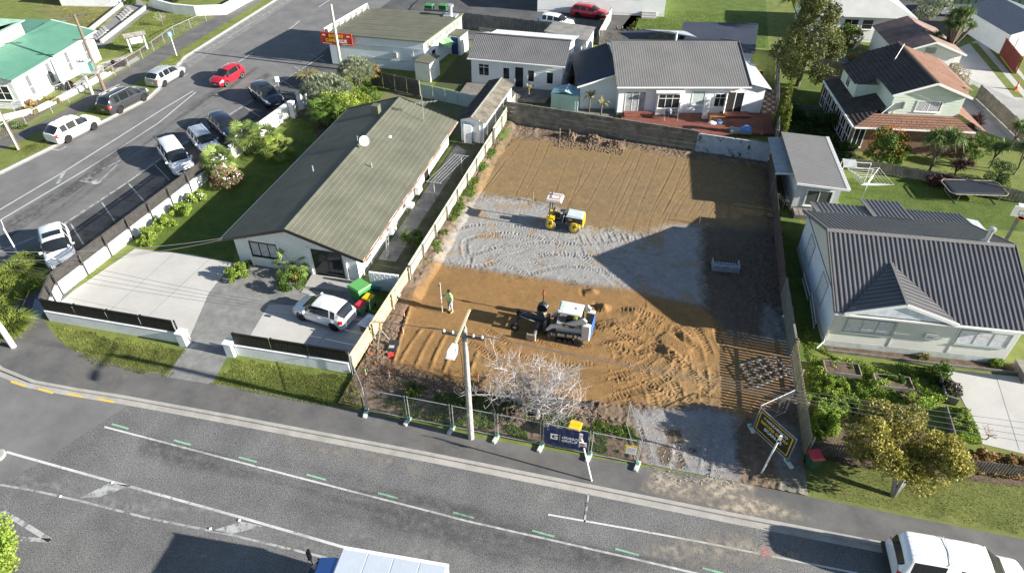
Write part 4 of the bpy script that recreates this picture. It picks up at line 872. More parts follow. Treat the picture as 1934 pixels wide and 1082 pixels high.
# rear lean-to roofs
for x0, x1, y1, z in ((.6,4.1,11.6,2.62),(4.1,6.6,12.4,2.70),(6.6,10.4,11.7,2.58)):
    bx = MB().bbox(x0+.1,x1-.12,DB,y1-.2,0,z-.15).build('rear_wall', CREAM, hB); s_ = math.hypot(y1-DB-.1,.45)
    ribbed(bx,(x0,y1,z),(1,0,0),(0,-(y1-DB-.1),.45),[(0,0),(x1-x0,0),(x1-x0,s_),(0,s_)],DKR,.265,.045,.8,.5,.04)
    bar(MB(),(x0,y1,z+.02),(x0,DB+.1,z+.5),.22,.09).build('flashing', CAPM, bx)
MB().bbox(9.9,11.3,DB-1.5,11,0,2.3).build('rear_wall', CREAM, hB); slab3(hB,'rear_hip',[(9.9,11.6,2.45),(9.9,6.4,3.1),(11.9,6.0,2.5),(11.4,11.3,2.4)][::-1],mat('light_iron',(.48,.50,.52)),.05)
fl = thing('stove_flue', 'short shiny stove flue on the ridge of the ribbed roof', 'flue', (19.4,37.35,4.7)); MB().cbox((0,0,.12),(.42,.42,.45),.1,.03).build('base', ALU, fl); MB().lathe((0,0,.3),[(.13,0),(.13,.75),(.2,.78),(.2,.95),(.02,1.0)],12).build('pipe', ALU, fl)
# porch with white rail at the right end
pr = MB().bbox(10.3,14,-1.5,-.05,0,.5).build('porch_floor', TIMBER, hB)
for k in range(16): MB().bbox(10.4+k*.2,10.47+k*.2,-1.5,-1.45,.5,1.3).build('baluster', WHITE, hB)
MB().bbox(10.3,13.6,-1.54,-1.42,1.3,1.38).build('handrail', WHITE, hB); MB().bbox(10.28,10.38,-1.54,-1.42,.5,2.5).build('porch_post', WHITE, hB)
for k, (u, lab) in enumerate(((3.6,'aluminium ladder hung low on the shaded end wall of the ribbed-roof house'),(6.0,'longer ladder leaning on the shaded end wall, nearer the street'))):
    l = thing('ladder', lab, 'ladder', (0,0,0))
    M4 = Matrix.Translation((11.25,31.85,0)) @ Matrix.Rotation(R(4.5),4,'Z')
    P = lambda uu, zz, oo: M4 @ Vector(wl.at(uu,zz,oo))
    for zz in (.35,.75): bar(MB(),P(u,zz+.3*k,.35),P(u+2.2,zz-.2*k,.35),.05,.06).build('rail', ALU, l)
    for j in range(8): t = (j+.5)/8; bar(MB(),P(u+2.2*t,.35+.3*k-.5*k*t,.35),P(u+2.2*t,.75+.3*k-.5*k*t,.35),.03,.04).build('rung', ALU, l)

# ================================================================== sleepout with tray roof
so_ = thing('sleepout', 'small white cabin with plain grey tray roof beside the boundary fence', 'cabin', (10.3,46.35), R(4))
MB().bbox(.1,3.2,0,7.3,0,2.35).build('wall', mat('sleepout_wall',(.58,.60,.60),var=.05), so_); w = Wall((.1,0),(3.1,0)); boards(so_,w,0,3,.1,2.35,mat('sleepout_wall',(.58,.60,.60)),.18)
window(so_,w,1.7,1.3,1.7,1.2,2,1,.09,WHITE,mat('dusk_glass',(.10,.11,.10),rough=.12,bump=0),proud=.06,deep=.035)
MB().bbox(.2,2.4,-1.1,-.05,0,.35).build('step_deck', TIMBER, so_)
for k in range(6): MB().bbox(.22+k*.36,.54+k*.36,-1.1,-.08,.352,.38).build('deck_board', TIMBER, so_)
rs = MB().box((1.6,3.6,2.4),(3.2,7.4,.04)).build('roof', GREYI, so_)
TRAY = mat('tray_grey', (.165,.165,.168), (.19,.19,.19), scale=.6, rough=.5, bump=.03)
ribbed(rs,(-.15,-.5,2.62),(0,1,0),(3.75,0,-.18),[(0,0),(8.2,0),(8.2,3.75),(0,3.75)],TRAY,.235,.05,.94,.45,.03)
bar(MB(),(3.5,-.5,2.47),(3.5,7.7,2.47),.26,.1).build('gutter', paint('white_gutter',(.6,.6,.6)), rs); bar(MB(),(-.15,-.53,2.62),(3.6,-.53,2.44),.05,.16).build('barge_board', WHITE, rs)
cp = thing('lean_to_roof', 'see-through corrugated lean-to roof between cabin and fence', 'lean-to', (9.35,48.0), R(3))
ribbed(cp,(-.35,0,2.1),(0,1,0),(1.35,0,.15),[(0,0),(5.9,0),(5.9,1.36),(0,1.36)],mat('polycarbonate',(.34,.36,.37),var=.15,scale=3,rough=.3,bump=0),.2,.03,.98,.5,.02); bar(MB(),(-.4,-.03,2.08),(1.0,-.03,2.22),.06,.1).build('fascia', WHITE, cp)
for yy in (.2,5.7): MB().bbox(-.3,-.22,yy-.04,yy+.04,0,2.1).build('post', TIMBER, cp)

# ================================================================== two-storey pale green house with brown tile roofs
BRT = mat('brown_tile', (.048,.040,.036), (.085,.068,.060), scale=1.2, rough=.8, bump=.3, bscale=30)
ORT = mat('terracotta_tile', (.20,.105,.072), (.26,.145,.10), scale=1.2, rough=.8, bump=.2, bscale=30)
BRK = mat('brown_brick', (.14,.085,.055), (.20,.13,.09), scale=3, rough=.9, bump=.5, bscale=12)
def tiled(par, o, U, V, poly, m, course=.36, lip=.05, ln=2.2, name='roof_tile'):
    """Tiled plane in (u,v): courses as stepped slabs, each cut into panels (objects)."""
    o, U, V = Vector(o), Vector(U).normalized(), Vector(V).normalized(); N = U.cross(V).normalized()
    if N.z < 0: N = -N
    vs_ = [p[1] for p in poly]; n = len(poly); v0, v1 = min(vs_), max(vs_); k = max(1, round((v1-v0)/course)); dc_ = (v1-v0)/k
    def span(v):
        v = min(max(v, v0+1e-4), v1-1e-4); q = []
        for i in range(n):
            a, b = poly[i], poly[(i+1)%n]
            if (a[1] <= v < b[1]) or (b[1] <= v < a[1]): q.append(a[0]+(b[0]-a[0])*(v-a[1])/(b[1]-a[1]))
        return (min(q), max(q)) if q else (0,0)
    for i in range(k):
        a, b = v0+i*dc_, v0+(i+1)*dc_; ua, ub = span(a+1e-3); uc, ud = span(b-1e-3); lo, hi = min(ua,uc), max(ub,ud); m_ = max(1, round((hi-lo)/ln))
        for j in range(m_):
            t0, t1 = j/m_, (j+1)/m_-.004
            p = [o+U*(ua+(ub-ua)*t0)+V*a, o+U*(ua+(ub-ua)*t1)+V*a, o+U*(uc+(ud-uc)*t1)+V*b, o+U*(uc+(ud-uc)*t0)+V*b]
            MB().add([p[0]-N*.01,p[1]-N*.01,p[0]+N*lip,p[1]+N*lip,p[2]+N*.008,p[3]+N*.008],((0,1,3,2),(2,3,4,5))).build(name, m, par)
hE = thing('green_house', 'pale green two-storey house with brown tiled roofs behind the orange bush', 'house', (18.5,58.7), R(8))
# upper storey: gable along local y
MB().bbox(-2.6,5.8,0,9.4,0,2.4).build('lower_wall', BRK, hE)
gable_prism(hE,'wall',0,5.6,.2,8.8,4.75,5.75,GREENW,'y',2.3); MB().bbox(-1.8,.005,3.6,7.6,2.3,4.02).build('side_bay', GREENW, hE)
wF = Wall((0,.2),(5.6,.2)); boards(hE,wF,0,5.6,2.5,4.7,GREENW,.24); window(hE,wF,3.0,3.75,1.9,.8,2,1,.08,WHITE,curtain=True,proud=.06,deep=.035)
b = MB(); wF.slab(b,.9,1.0,3.5,4.1,.03,.2); b.build('meter_bracket', STEEL, hE)
wW = Wall((-1.8,7.6),(-1.8,3.6)); boards(hE,wW,0,4,2.5,4.0,GREENW,.24); window(hE,wW,1.9,3.4,.8,.8,2,1,.07,WHITE,proud=.06,deep=.035); boards(hE,Wall((0,3.6),(0,.2)),0,3.4,2.5,4.7,GREENW,.24); boards(hE,Wall((-1.8,3.6),(0,3.6)),0,1.8,2.5,4.0,GREENW,.24)
MB().bbox(5.6,7.0,2.6,9.5,0,4.4).build('side_bay', mat('cream_cladding',(.62,.58,.46),rough=.7), hE)
rE = MB().box((2.6,4.6,4.7),(5,8,.02)).build('roof', BRT, hE)
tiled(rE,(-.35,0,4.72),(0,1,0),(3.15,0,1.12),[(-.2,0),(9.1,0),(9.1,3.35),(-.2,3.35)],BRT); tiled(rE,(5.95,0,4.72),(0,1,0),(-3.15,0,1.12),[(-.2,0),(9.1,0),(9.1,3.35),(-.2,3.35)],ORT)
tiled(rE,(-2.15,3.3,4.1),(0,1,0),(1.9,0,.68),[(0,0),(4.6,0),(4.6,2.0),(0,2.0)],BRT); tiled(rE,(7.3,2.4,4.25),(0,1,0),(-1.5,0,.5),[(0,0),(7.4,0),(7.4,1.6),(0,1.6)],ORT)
for s in (-.35,5.95): bar(MB(),(s,-.25,4.72),(2.8,-.25,5.86),.05,.18).build('barge_board', WHITE, rE)
bar(MB(),(2.8,-.25,5.93),(2.8,9.2,5.93),.2,.06).build('ridge_cap', BRT, rE)
rL = MB().box((1,4,2.42),(6,8,.02)).build('lower_roof', BRT, hE)
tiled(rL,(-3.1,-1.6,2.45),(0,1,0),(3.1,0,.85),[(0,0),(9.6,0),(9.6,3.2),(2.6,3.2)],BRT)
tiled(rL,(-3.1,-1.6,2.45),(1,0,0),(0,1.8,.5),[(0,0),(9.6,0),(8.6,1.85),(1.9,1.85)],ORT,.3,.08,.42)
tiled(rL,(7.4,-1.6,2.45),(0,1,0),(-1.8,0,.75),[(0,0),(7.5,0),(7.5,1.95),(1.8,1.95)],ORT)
gutter(hE,(-3.1,-1.68,2.45),(6.5,-1.68,2.45),WHITE); gutter(hE,(-3.18,-1.6,2.45),(-3.18,8.0,2.45),WHITE)
wv = Wall((-2.95,8),(-2.95,-1.3))
for k in range(6): window(hE,wv,.8+k*1.5,1.2,1.1,1.7,2,2,.06,WHITE,name='veranda_window',sill=False)
MB().bbox(-2.9,7.0,-1.1,0,0,2.35).build('lower_wall', BRK, hE); window(hE,Wall((-2.9,-1.1),(7,-1.1)),.6,1.3,.8,1.6,2,1,.06,WHITE)
MB().tube([(1.3,5.6,5.1),(2.2,6.6,6.6)], .03,5).build('aerial_mast', STEEL, hE)
tag(MB().tube([g(1665,215,3.3)+(3.3,), g(1690,195,3.9)+(3.9,), g(1688,222,2.7)+(2.7,), g(1670,236,2.4)+(2.4,)], .025, 5).build('service_cable', WHITE), 'pale service cable looping down the green house front', 'cable')

# ================================================================== garage with rusty roof, houses at the top edge
gar = thing('garage', 'white double garage with faded red iron gable roof behind the green house', 'garage', (0,0,0)); zz = 2.6
gar.location = (22.6,75.6,0); gar.rotation_euler[2] = R(8)
gable_prism(gar,'wall',0,6.2,0,7.6,2.5,3.6,WHITE,'y'); RED = mat('faded_red_iron', (.16,.11,.095), (.27,.19,.165), scale=.8, rough=.7, wear=((.35,.28,.25),.2,1.5))
rG = MB().box((3.1,3.8,2.5),(6,7.4,.02)).build('roof', RED, gar); s_ = math.hypot(3.4,1.2)
ribbed(rG,(-.3,-.3,2.45),(0,1,0),(3.4,0,1.2),[(0,0),(8.2,0),(8.2,s_),(0,s_)],RED,.2,.02,.9,.5,.04); ribbed(rG,(6.5,-.3,2.45),(0,1,0),(-3.4,0,1.2),[(0,0),(8.2,0),(8.2,s_),(0,s_)],RED,.2,.02,.9,.5,.04)
for s in (-.3,6.5): bar(MB(),(s,-.32,2.45),(3.1,-.32,3.66),.05,.18).build('barge_board', WHITE, rG)
wg = Wall((0,0),(6.2,0)); wg.slab(MB(),3.1,5.7,.05,2.1,.0,.03).build('roller_door', OFFW, gar); boards(gar,wg,3.15,5.65,.1,2.08,OFFW,.2,name='roller_slats'); wg.slab(MB(),2.5,3.5,2.45,3.05,0,.04).build('gable_vent', CONC, gar)
window(gar,Wall((0,7.6),(0,0)),5,1.4,1.2,1.4,2,1,.07)
hF = thing('white_bungalow', 'white bungalow with pale hipped roof at the top edge behind the big tree', 'house', (15.3,84.6), R(7))
MB().bbox(0,10.5,0,8,0,2.9).build('wall', OFFW, hF); w = Wall((0,0),(10.5,0)); boards(hF,w,0,10.5,.3,2.85,OFFW,.25); window(hF,w,4.1,1.9,1.5,1.2,2,2,.08,proud=.06,deep=.035); window(hF,w,5.9,2.0,1.1,1.0,1,2,.08,proud=.06,deep=.035)
PALE = mat('pale_grey_roof',(.40,.40,.39),var=.08,scale=.7,rough=.7); P8 = [(-.5,-.5,2.9),(11,-.5,2.9),(11,8.5,2.9),(-.5,8.5,2.9),(3.5,4,4.6),(7,4,4.6)]
for q in ((0,1,5,4),(1,2,5),(2,3,4,5),(3,0,4)): slab3(hF,'roof_slope',[P8[i] for i in q],PALE,.06)
tg = thing('white_garage', 'white weatherboard garage with dark blue roof in the top right corner', 'garage', (35.6,84.3), R(15))
gable_prism(tg,'wall',0,7,0,9,2.4,3.5,OFFW,'y'); w = Wall((0,0),(7,0)); w.slab(MB(),1.0,4.2,.05,2.0,0,.03).build('roller_door', WHITE, tg); boards(tg,w,1.05,4.15,.1,1.98,WHITE,.22,name='roller_slats')
rT = MB().box((3.5,4.5,2.4),(6.6,8.8,.02)).build('roof', BLUER, tg); SLT = mat('slate_iron',(.10,.12,.16),var=.1,rough=.6)
s_ = math.hypot(3.8,1.2); ribbed(rT,(-.3,-.3,2.38),(0,1,0),(3.8,0,1.2),[(0,0),(9.6,0),(9.6,s_),(0,s_)],SLT,.2,.02,.9,.5,.04); ribbed(rT,(7.3,-.3,2.38),(0,1,0),(-3.8,0,1.2),[(0,0),(9.6,0),(9.6,s_),(0,s_)],SLT,.2,.02,.9,.5,.04)
for nm, lab, px, sz, rz, hh, mt in (('white_house','white house corner with steps at the top edge above the lawn',(1148,28),(12,10),R(6),3.2,OFFW),):
    x, y = g(*px); h = thing(nm, lab, 'house', (x,y), rz); MB().bbox(-9,7.0,0,9,0,hh).build('wall', mt, h); w = Wall((-9,0),(7,0)); boards(h,w,0,16,.3,hh,mt,.22); window(h,w,12.5,2.6,1.5,.8,3,1,.07,proud=.06,deep=.035)
    boards(h,Wall((7,0),(7,9)),0,9,.3,hh,mt,.22); slab3(h,'roof',[(-9.4,-.5,hh),(7.4,-.5,hh),(7.4,4.5,hh+1.4),(-9.4,4.5,hh+1.4)],GREYI,.06)
    for k in range(3): MB().bbox(4.2,6,-.35*(3-k),-.35*(2-k),0,.2*(k+1)).build('step', CONC, h)
gsd = thing('green_shed', 'dark green shed wall at the top right edge behind the parked blue car', 'shed', (*g(1800,8),), R(8)); MB().bbox(0,9,0,5,0,2.6).build('wall', paint('dark_green',(.02,.06,.03),.6), gsd); MB().bbox(-.3,9.3,-.3,5.3,2.6,2.7).build('roof', TIMBERD, gsd)
for k in range(10): MB().bbox(.1+k*.9,.15+k*.9,-.03,-.005,.05,2.55).build('batten', paint('dark_green',(.02,.06,.03)), gsd)
# small flat-roofed lean-to behind the cottage
fs_ = thing('flat_roof_shed', 'low shed with stained flat roof between the cottage and the white car', 'shed', (0,0,0)); z = 2.2
c = [g(1030,60,z),g(1108,78,z),g(1122,53,z),g(1048,42,z)]; MB().prism(c,0,z-.02).build('wall', OFFW, fs_)
mx_, my_ = sum(p[0] for p in c)/4, sum(p[1] for p in c)/4; rr = MB().prism([(mx_+(p[0]-mx_)*1.06,my_+(p[1]-my_)*1.08) for p in c],z,z+.05).build('roof', mat('stained_roof',(.26,.255,.235),(.17,.165,.15),scale=1.2,rough=.9), fs_)
for k in range(6):
    t0, t1 = k/6, (k+1)/6-.01; L_ = lambda a, b, t: (a[0]+(b[0]-a[0])*t, a[1]+(b[1]-a[1])*t)
    MB().prism([L_(c[0],c[1],t0),L_(c[0],c[1],t1),L_(c[3],c[2],t1),L_(c[3],c[2],t0)],z+.052,z+.07).build('roof_sheet', MATS['stained_roof'], rr)

# ================================================================== hall with green roof, top left
GRN = mat('green_roof', (.075,.20,.145), (.10,.24,.175), scale=.6, rough=.6, bump=.04, fine=.05)
hall = thing('green_roof_hall', 'white hall with green iron roof in the top left corner', 'hall', (-59.2,47.6), R(7.5))
# local x across, y along the street side; east wall at x=0
HL = 12.8
MB().bbox(-9,0,0,HL,0,3.0).build('wall', WHITE, hall); we = Wall((0,0),(0,HL))
for u in (1.9,4.9,7.9,10.9): window(hall,we,u,1.62,.55,1.9,1,1,.05,WHITE,mat('grey_screen',(.13,.135,.14),rough=.5,bump=0),transom=.42,sill=False)
wsx = Wall((-9,0),(0,0)); boards(hall,wsx,0,9,.5,2.95,mat('sage_white',(.60,.65,.60)),.22); window(hall,wsx,7.6,1.6,1.5,1.3,2,2,.08,proud=.06,deep=.035)
s_ = math.hypot(4.6,.95); rH = MB().box((-4.5,6.4,3.02),(8.6,12.6,.02)).build('roof', GRN, hall)
ribbed(rH,(.35,-.3,2.95),(0,1,0),(-4.6,0,.95),[(0,0),(HL+.6,0),(HL+.6,s_),(0,s_)],GRN,.2,.015,.8,.5,.04)
gutter(hall,(.42,-.3,2.93),(.42,HL+.3,2.93),WHITE); bar(MB(),(.3,HL+.3,2.98),(-4.3,HL+.3,3.95),.05,.18).build('barge_board', WHITE, rH)
MB().bbox(-9,-4.4,0,9.0,3.0,5.2).build('upper_wall', WHITE, hall); slab3(hall,'upper_roof',[(-9.5,-.3,5.2),(-4.0,-.3,5.2),(-4.0,9.3,5.2),(-9.5,9.3,5.35)],mat('mint_roof',(.30,.48,.37),rough=.6),.08)
slab3(hall,'rear_roof',[(-9,9,3.9),(-4.2,9,3.9),(-4.2,15.0,3.3),(-9,15.0,3.3)],GRN,.08); MB().bbox(-9,-4.4,HL,14.6,0,3.2).build('rear_wall', WHITE, hall)
# ================================================================== fences and walls
def lerp2(a, b, t): return (a[0]+(b[0]-a[0])*t, a[1]+(b[1]-a[1])*t)
def slat_fence(label, a, b, inner, h0=.78, h1=1.68, bay=2.05, m=None, base=True, ends=0):
    """White block plinth with dark slat bays; posts on the inner side."""
    f = thing('slat_fence', label, 'fence', (0,0,0)); w = Wall(a, b) if inner < 0 else Wall(b, a); L = w.L; m = m or DARKF
    if base:
        pl_ = w.slab(MB(),0,L,0,h0,-.1,.1).build('plinth', BLOCKW if h0 < .79 else WHITE, f); w.slab(MB(),0,L,h0,h0+.04,-.12,.12).build('coping', WHITE, pl_)
    n = max(1, round(L/bay))
    for i in range(n):
        u0, u1 = L*i/n+.03, L*(i+1)/n-.03; p = MB(); k = 0; u = u0
        while u < u1:
            w.slab(p,u,min(u+.062,u1),h0+.09,h1,.02+.004*(k%2),.045+.004*(k%2)); u += .082; k += 1
        o = p.build('slats', m, f); o['kind'] = 'stuff'
        for z in (h0+.16, h1-.12): w.slab(MB(),u0,u1,z-.035,z+.035,-.02,.018).build('rail', m, f)
        w.slab(MB(),u0,u1,h1,h1+.05,-.03,.07).build('cap_rail', m, f)
    for i in range(n+1): w.slab(MB(),max(0,L*i/n-.05),min(L,L*i/n+.05),.02,h1-.06,-.19,-.101).build('post', m, f)
    return f
slat_fence('long dark slat fence on white plinth along the parking bays', (-35.85,25.25), (-34.85,40.2), 1)
slat_fence('short splayed corner piece of the dark slat fence', (-34.72,23.1), (-35.85,25.2), 1, bay=1.2)
slat_fence('black slat fence on white block wall left of the driveway gate', (-34.7,23.05), (-25.75,23.2), -1, m=BLACKF)
slat_fence('black slat fence on white block wall in front of the white hatchback', (-21.9,23.1), (-14.95,23.3), -1, m=BLACKF)
for x, y, lab in ((-25.35,23.1,'white block gate pillar with letter slot left of the driveway'),(-22.2,23.0,'white block gate pillar right of the driveway')):
    p = thing('gate_pillar', lab, 'pillar', (x,y)); MB().bbox(-.24,.24,-.24,.24,0,.98).build('shaft', BLOCKW, p); MB().cbox((0,0,1.03),(.56,.56,.1),0,.02).build('cap', WHITE, p)
    MB().bbox(.242,.25,-.12,.12,.5,.75).build('letter_plate', STEEL, p)
# rendered white wall pieces further up the side street
for a, b, h, lab in (((-34.75,41.2),(-34.55,43.2),1.15,'low white wall stub at the end of the slat fence'),((-34.7,43.6),(-34.45,46.0),1.2,'white garden wall behind the fan palms'),((-34.35,47.6),(-33.9,52.6),1.3,'long white garden wall beside the dark coupe SUV')):
    w = Wall(a, b); f = thing('garden_wall', lab, 'wall', (0,0,0), group='white garden walls'); w.slab(MB(),0,w.L,0,h,-.1,.1).build('wall_face', WHITE, f); w.slab(MB(),-.03,w.L+.03,h,h+.06,-.13,.13).build('coping', WHITE, f)
for p, h, lab in ((g(556,222),1.5,'white pier at the end of the long garden wall'),(g(570,205),1.55,'white gate pier across the path from the garden wall'),(g(578,198),1.1,'small white gate post beside the yellow fern')):
    f = thing('gate_pier', lab, 'pillar', p); MB().bbox(-.22,.22,-.22,.22,0,h).build('shaft', BLOCKW, f); MB().cbox((0,0,h+.04),(.5,.5,.08),0,.02).build('cap', WHITE, f)
def panel_fence(label, a, b, h, step, m, pm, gap=.02, th=.03, posts=True, rails=True, name='panel_fence', cat='fence', rail_side=-1, skew=0.0, capm=None):
    """Boarded fence: each board a part, posts and rails behind."""
    f = thing(name, label, cat, (0,0,0)); w = Wall(a, b); n = max(1, round(w.L/step))
    h_ = (lambda t: h[0]+(h[1]-h[0])*t) if isinstance(h, tuple) else (lambda t: h)
    for i in range(n):
        u0, u1 = w.L*i/n+gap/2, w.L*(i+1)/n-gap/2; dz = random.uniform(-1,1)*skew
        w.slab(MB(),u0,u1,.04,h_((i+.5)/n)+dz,0,th+random.random()*.006).build('board', m, f)
    if rails:
        for z in (.3, .78*h_(.5)):
            e = (0,-.06) if rail_side < 0 else (th+.007,th+.067); w.slab(MB(),0,w.L,z-.04,z+.04,*e).build('rail', pm, f)
    if posts:
        k = max(1, round(w.L/2.4))
        for i in range(k+1): 
            u = min(max(w.L*i/k, .05), w.L-.05); e = (-.15,-.062) if rail_side < 0 else (th+.069,th+.155); w.slab(MB(),u-.05,u+.05,0,h_(i/k)-.03,*e).build('post', pm, f)
    if capm: w.slab(MB(),0,w.L,h_(.5)+.01,h_(.5)+.05,-.05,th+.05).build('cap_rail', capm, f)
    return f
# left boundary: sheets of fibre board on posts, newer timber near the street
panel_fence('pale boundary fence of wide weathered sheets between the long house and the section', (-13.92,50.8), (-14.45,31.6), 1.5, 1.2, FIBRO, TIMBER, .03, .025, rail_side=-1)
panel_fence('newer timber boundary fence beside the white hatchback and bins', (-14.47,31.5), (-14.83,23.25), 1.4, 1.0, TIMBERN, TIMBERN, .012, .03, rail_side=-1)
panel_fence('last pale fence run beside the garden shed and climbing weed', (-13.62,58.2), (-13.9,50.9), 1.75, 1.2, FIBRO, TIMBER, .03, .025)
# back wall: concrete posts and stacked planks, white painted part at the right
def plank_wall(label, a, b, h, m, n, rows, pm=None, coping=True):
    f = thing('plank_wall', label, 'wall', (0,0,0)); w = Wall(a, b)
    for i in range(n):
        u0, u1 = w.L*i/n, w.L*(i+1)/n; hh = h[0]+(h[1]-h[0])*(i+.5)/n
        for r_ in range(rows): w.slab(MB(),u0+.1,u1-.1,hh*r_/rows+.016,hh*(r_+1)/rows-.016,-.05,-.015+.03*random.random()).build('plank', m, f)
        if rows > 3:
            for q in (.22,.5,.78): 
                for s_ in (-.09,.09): w.slab(MB(),u0+(u1-u0)*q+s_-.05,u0+(u1-u0)*q+s_+.05,hh*.86,hh*.93,.0,.012).build('vent_slot', TIMBERD, f)
    for i in range(n+1): w.slab(MB(),w.L*i/n-.1,w.L*i/n+.1,0,h[0]+(h[1]-h[0])*i/n+.03,-.09,.05).build('post', pm or m, f)
    if coping:
        for i in range(n): w.slab(MB(),w.L*i/n+.1,w.L*(i+1)/n-.1,h[0]+(h[1]-h[0])*(i+.5)/n,h[0]+(h[1]-h[0])*(i+.5)/n+.06,-.08,.04).build('coping', pm or m, f)
    return f
plank_wall('weathered grey concrete plank wall across the back of the section', (-13.75,55.35), (3.15,53.9), (2.15,1.95), CONCW, 7, 5)
plank_wall('white painted stained concrete wall at the right end of the back wall', (3.25,53.88), (9.0,53.4), (1.75,1.75), CONCP, 2, 1)
# right boundary
panel_fence('dark weathered boundary fence along the shaded right side of the section', (9.05,35.9), (9.12,53.3), (1.55,1.7), .3, mat('red_brown_board',(.075,.05,.045),(.12,.095,.085),scale=1.5,rough=.9), TIMBERD, .015, .02, rail_side=1, skew=.02)
panel_fence('grey-green boundary fence run opposite the ribbed-roof house end wall', (9.22,30.3), (9.06,35.85), 1.5, .25, mat('grey_green_board',(.13,.14,.115),(.19,.19,.165),scale=1.5,rough=.9), TIMBER, .02, .02, rail_side=1, skew=.01, capm=TIMBER)
panel_fence('new pale timber paling fence with gaps near the section entrance', (9.42,23.3), (9.24,30.2), 1.5, .215, TIMBERN, TIMBERN, .075, .02, rail_side=1, skew=.01)
# neighbours' fences
panel_fence('dark board fence between the shop and the long house garden', (-29.2,60.6), (-23.6,59.3), 1.6, 1.6, TIMBERD, TIMBER, .06, .03)
panel_fence('pale blue-green panel fence behind the long house', (-23.4,59.2), (-16.6,57.5), 1.35, 1.55, mat('pale_panel',(.50,.56,.53),var=.08,scale=.8,rough=.8), DARK, .05, .03)
panel_fence('grey paling fence stepping down between cottage and white villa', (-9.95,61.2), (-9.35,76.6), 1.7, .3, mat('pale_grey_paling',(.34,.34,.32),var=.25,scale=1.5,rough=.9), TIMBER, .02, .02, skew=.03)
panel_fence('weathered grey paling fence across the top behind the shop yard', (-30,79.3), (-9.2,77.5), 1.9, .3, TIMBER, TIMBERD, .02, .02, skew=.03)
panel_fence('lower weathered fence in front of the white parked car', (-22,75.3), (-9.5,74.6), 1.6, .3, TIMBER, TIMBERD, .02, .02, skew=.03)
panel_fence('grey paling fence between the paved yard and the upper lawn', (-8.3,77.2), (3.0,78.7), 1.7, .3, TIMBER, TIMBERD, .02, .02, skew=.03)
panel_fence('pale paling fence beside the steps of the top white house', (-8.4,77.4), (-8.0,86), 1.6, .35, mat('pale_grey_paling',(.34,.34,.32)), TIMBER, .03, .02, skew=.03)
panel_fence('grey paling fence right of the white villa under the big tree', (9.9,56.5), (11.4,80), 1.6, .3, mat('pale_grey_paling',(.34,.34,.32)), TIMBER, .02, .02, skew=.03)
panel_fence('dark paling fence below the garden with the trampoline cover', (*g(1530,135),), (*g(1612,150),), 1.5, .3, TIMBER, TIMBERD, .02, .02, skew=.02)
panel_fence('curving grey paling fence beside the concrete drive of the green house', (*g(1842,185),), (*g(1905,245),), 1.35, .25, TIMBER, TIMBERD, .02, .02, skew=.02)
panel_fence('continuing paling fence at the right edge beside the concrete drive', (*g(1905,245),), (*g(1950,290),), 1.35, .25, TIMBER, TIMBERD, .02, .02, skew=.02)
panel_fence('red-brown board fence beside the white garage in the top right', (*g(1868,78),), (*g(1915,140),), 1.75, 1.1, mat('red_fence',(.17,.035,.025),var=.15,scale=1.5,rough=.75), mat('red_fence2',(.13,.03,.02)), .03, .03, capm=MATS['red_fence'])
panel_fence('low weathered paling fence between trampoline lawn and orange bush', (*g(1600,318),), (*g(1760,345),), 1.0, .25, TIMBER, TIMBERD, .03, .02, skew=.03)
panel_fence('low weathered paling fence behind the trampoline', (*g(1760,345),), (*g(1934,385),), 1.0, .25, TIMBER, TIMBERD, .03, .02, skew=.03)
panel_fence('low dark paling fence along the berm behind the olive-leaved tree', (9.6,23.55), (22,24.6), .95, .14, TIMBERD, TIMBERD, .05, .02, skew=.01)
# temporary mesh fencing on the street front
MESHM = mat('mesh_wire', (.30,.31,.32), var=.1, scale=6, rough=.5, bump=0, metal=.4)
FOOTM = mat('fence_foot', (.50,.53,.48), var=.12, scale=3, rough=.8); GRNP = paint('green_plastic',(.04,.26,.13),.5)
def mesh_panel(label, a, b, h=1.85, group='temporary mesh fence panels', cell=.085, z0=.12):
    f = thing('mesh_fence_panel', label, 'fence', (0,0,0), group=group); w = Wall(a, b); L = w.L
    for u in (.04, L-.04): MB().tube([w.at(u,.02,0), w.at(u,h,0)], .024, 6).build('post', STEEL, f)
    for z in (z0, h-.06): MB().tube([w.at(.04,z,0), w.at(L-.04,z,0)], .022, 6).build('rail', STEEL, f)
    m = MB(); t = .004
    n = int(L/cell)
    for i in range(1, n):
        u = .04+(L-.08)*i/n; p, q = w.at(u,z0,0), w.at(u,h-.06,0); m.add([w.at(u-t,z0,0),w.at(u+t,z0,0),w.at(u+t,h-.06,0),w.at(u-t,h-.06,0)],[(0,1,2,3)])
    k = int((h-z0)/(cell*1.6))
    for i in range(1, k): z = z0+(h-.06-z0)*i/k; m.add([w.at(.04,z-t,0),w.at(L-.04,z-t,0),w.at(L-.04,z+t,0),w.at(.04,z+t,0)],[(0,1,2,3)])
    o = m.build('mesh', MESHM, f); o['kind'] = 'stuff'; return f, w
def foot(p, rz, label, g_=True):
    f = thing('fence_foot', label, 'fence foot', (p[0],p[1],.0), rz, 'fence feet along the footpath'); MB().cbox((0,0,.07),(.22,.62,.13),0,.03).build('block', FOOTM, f)
    if g_: MB().cbox((0,.12,.145),(.16,.18,.03),0,.01).build('clamp', GRNP, f)
FX = [-12.95,-10.6,-8.2,-5.82,-3.48,-1.03,1.36]; NM = ['nearest the block wall','second from the block wall','left of the power pole','right of the power pole','carrying the navy banner','carrying the yellow notice']
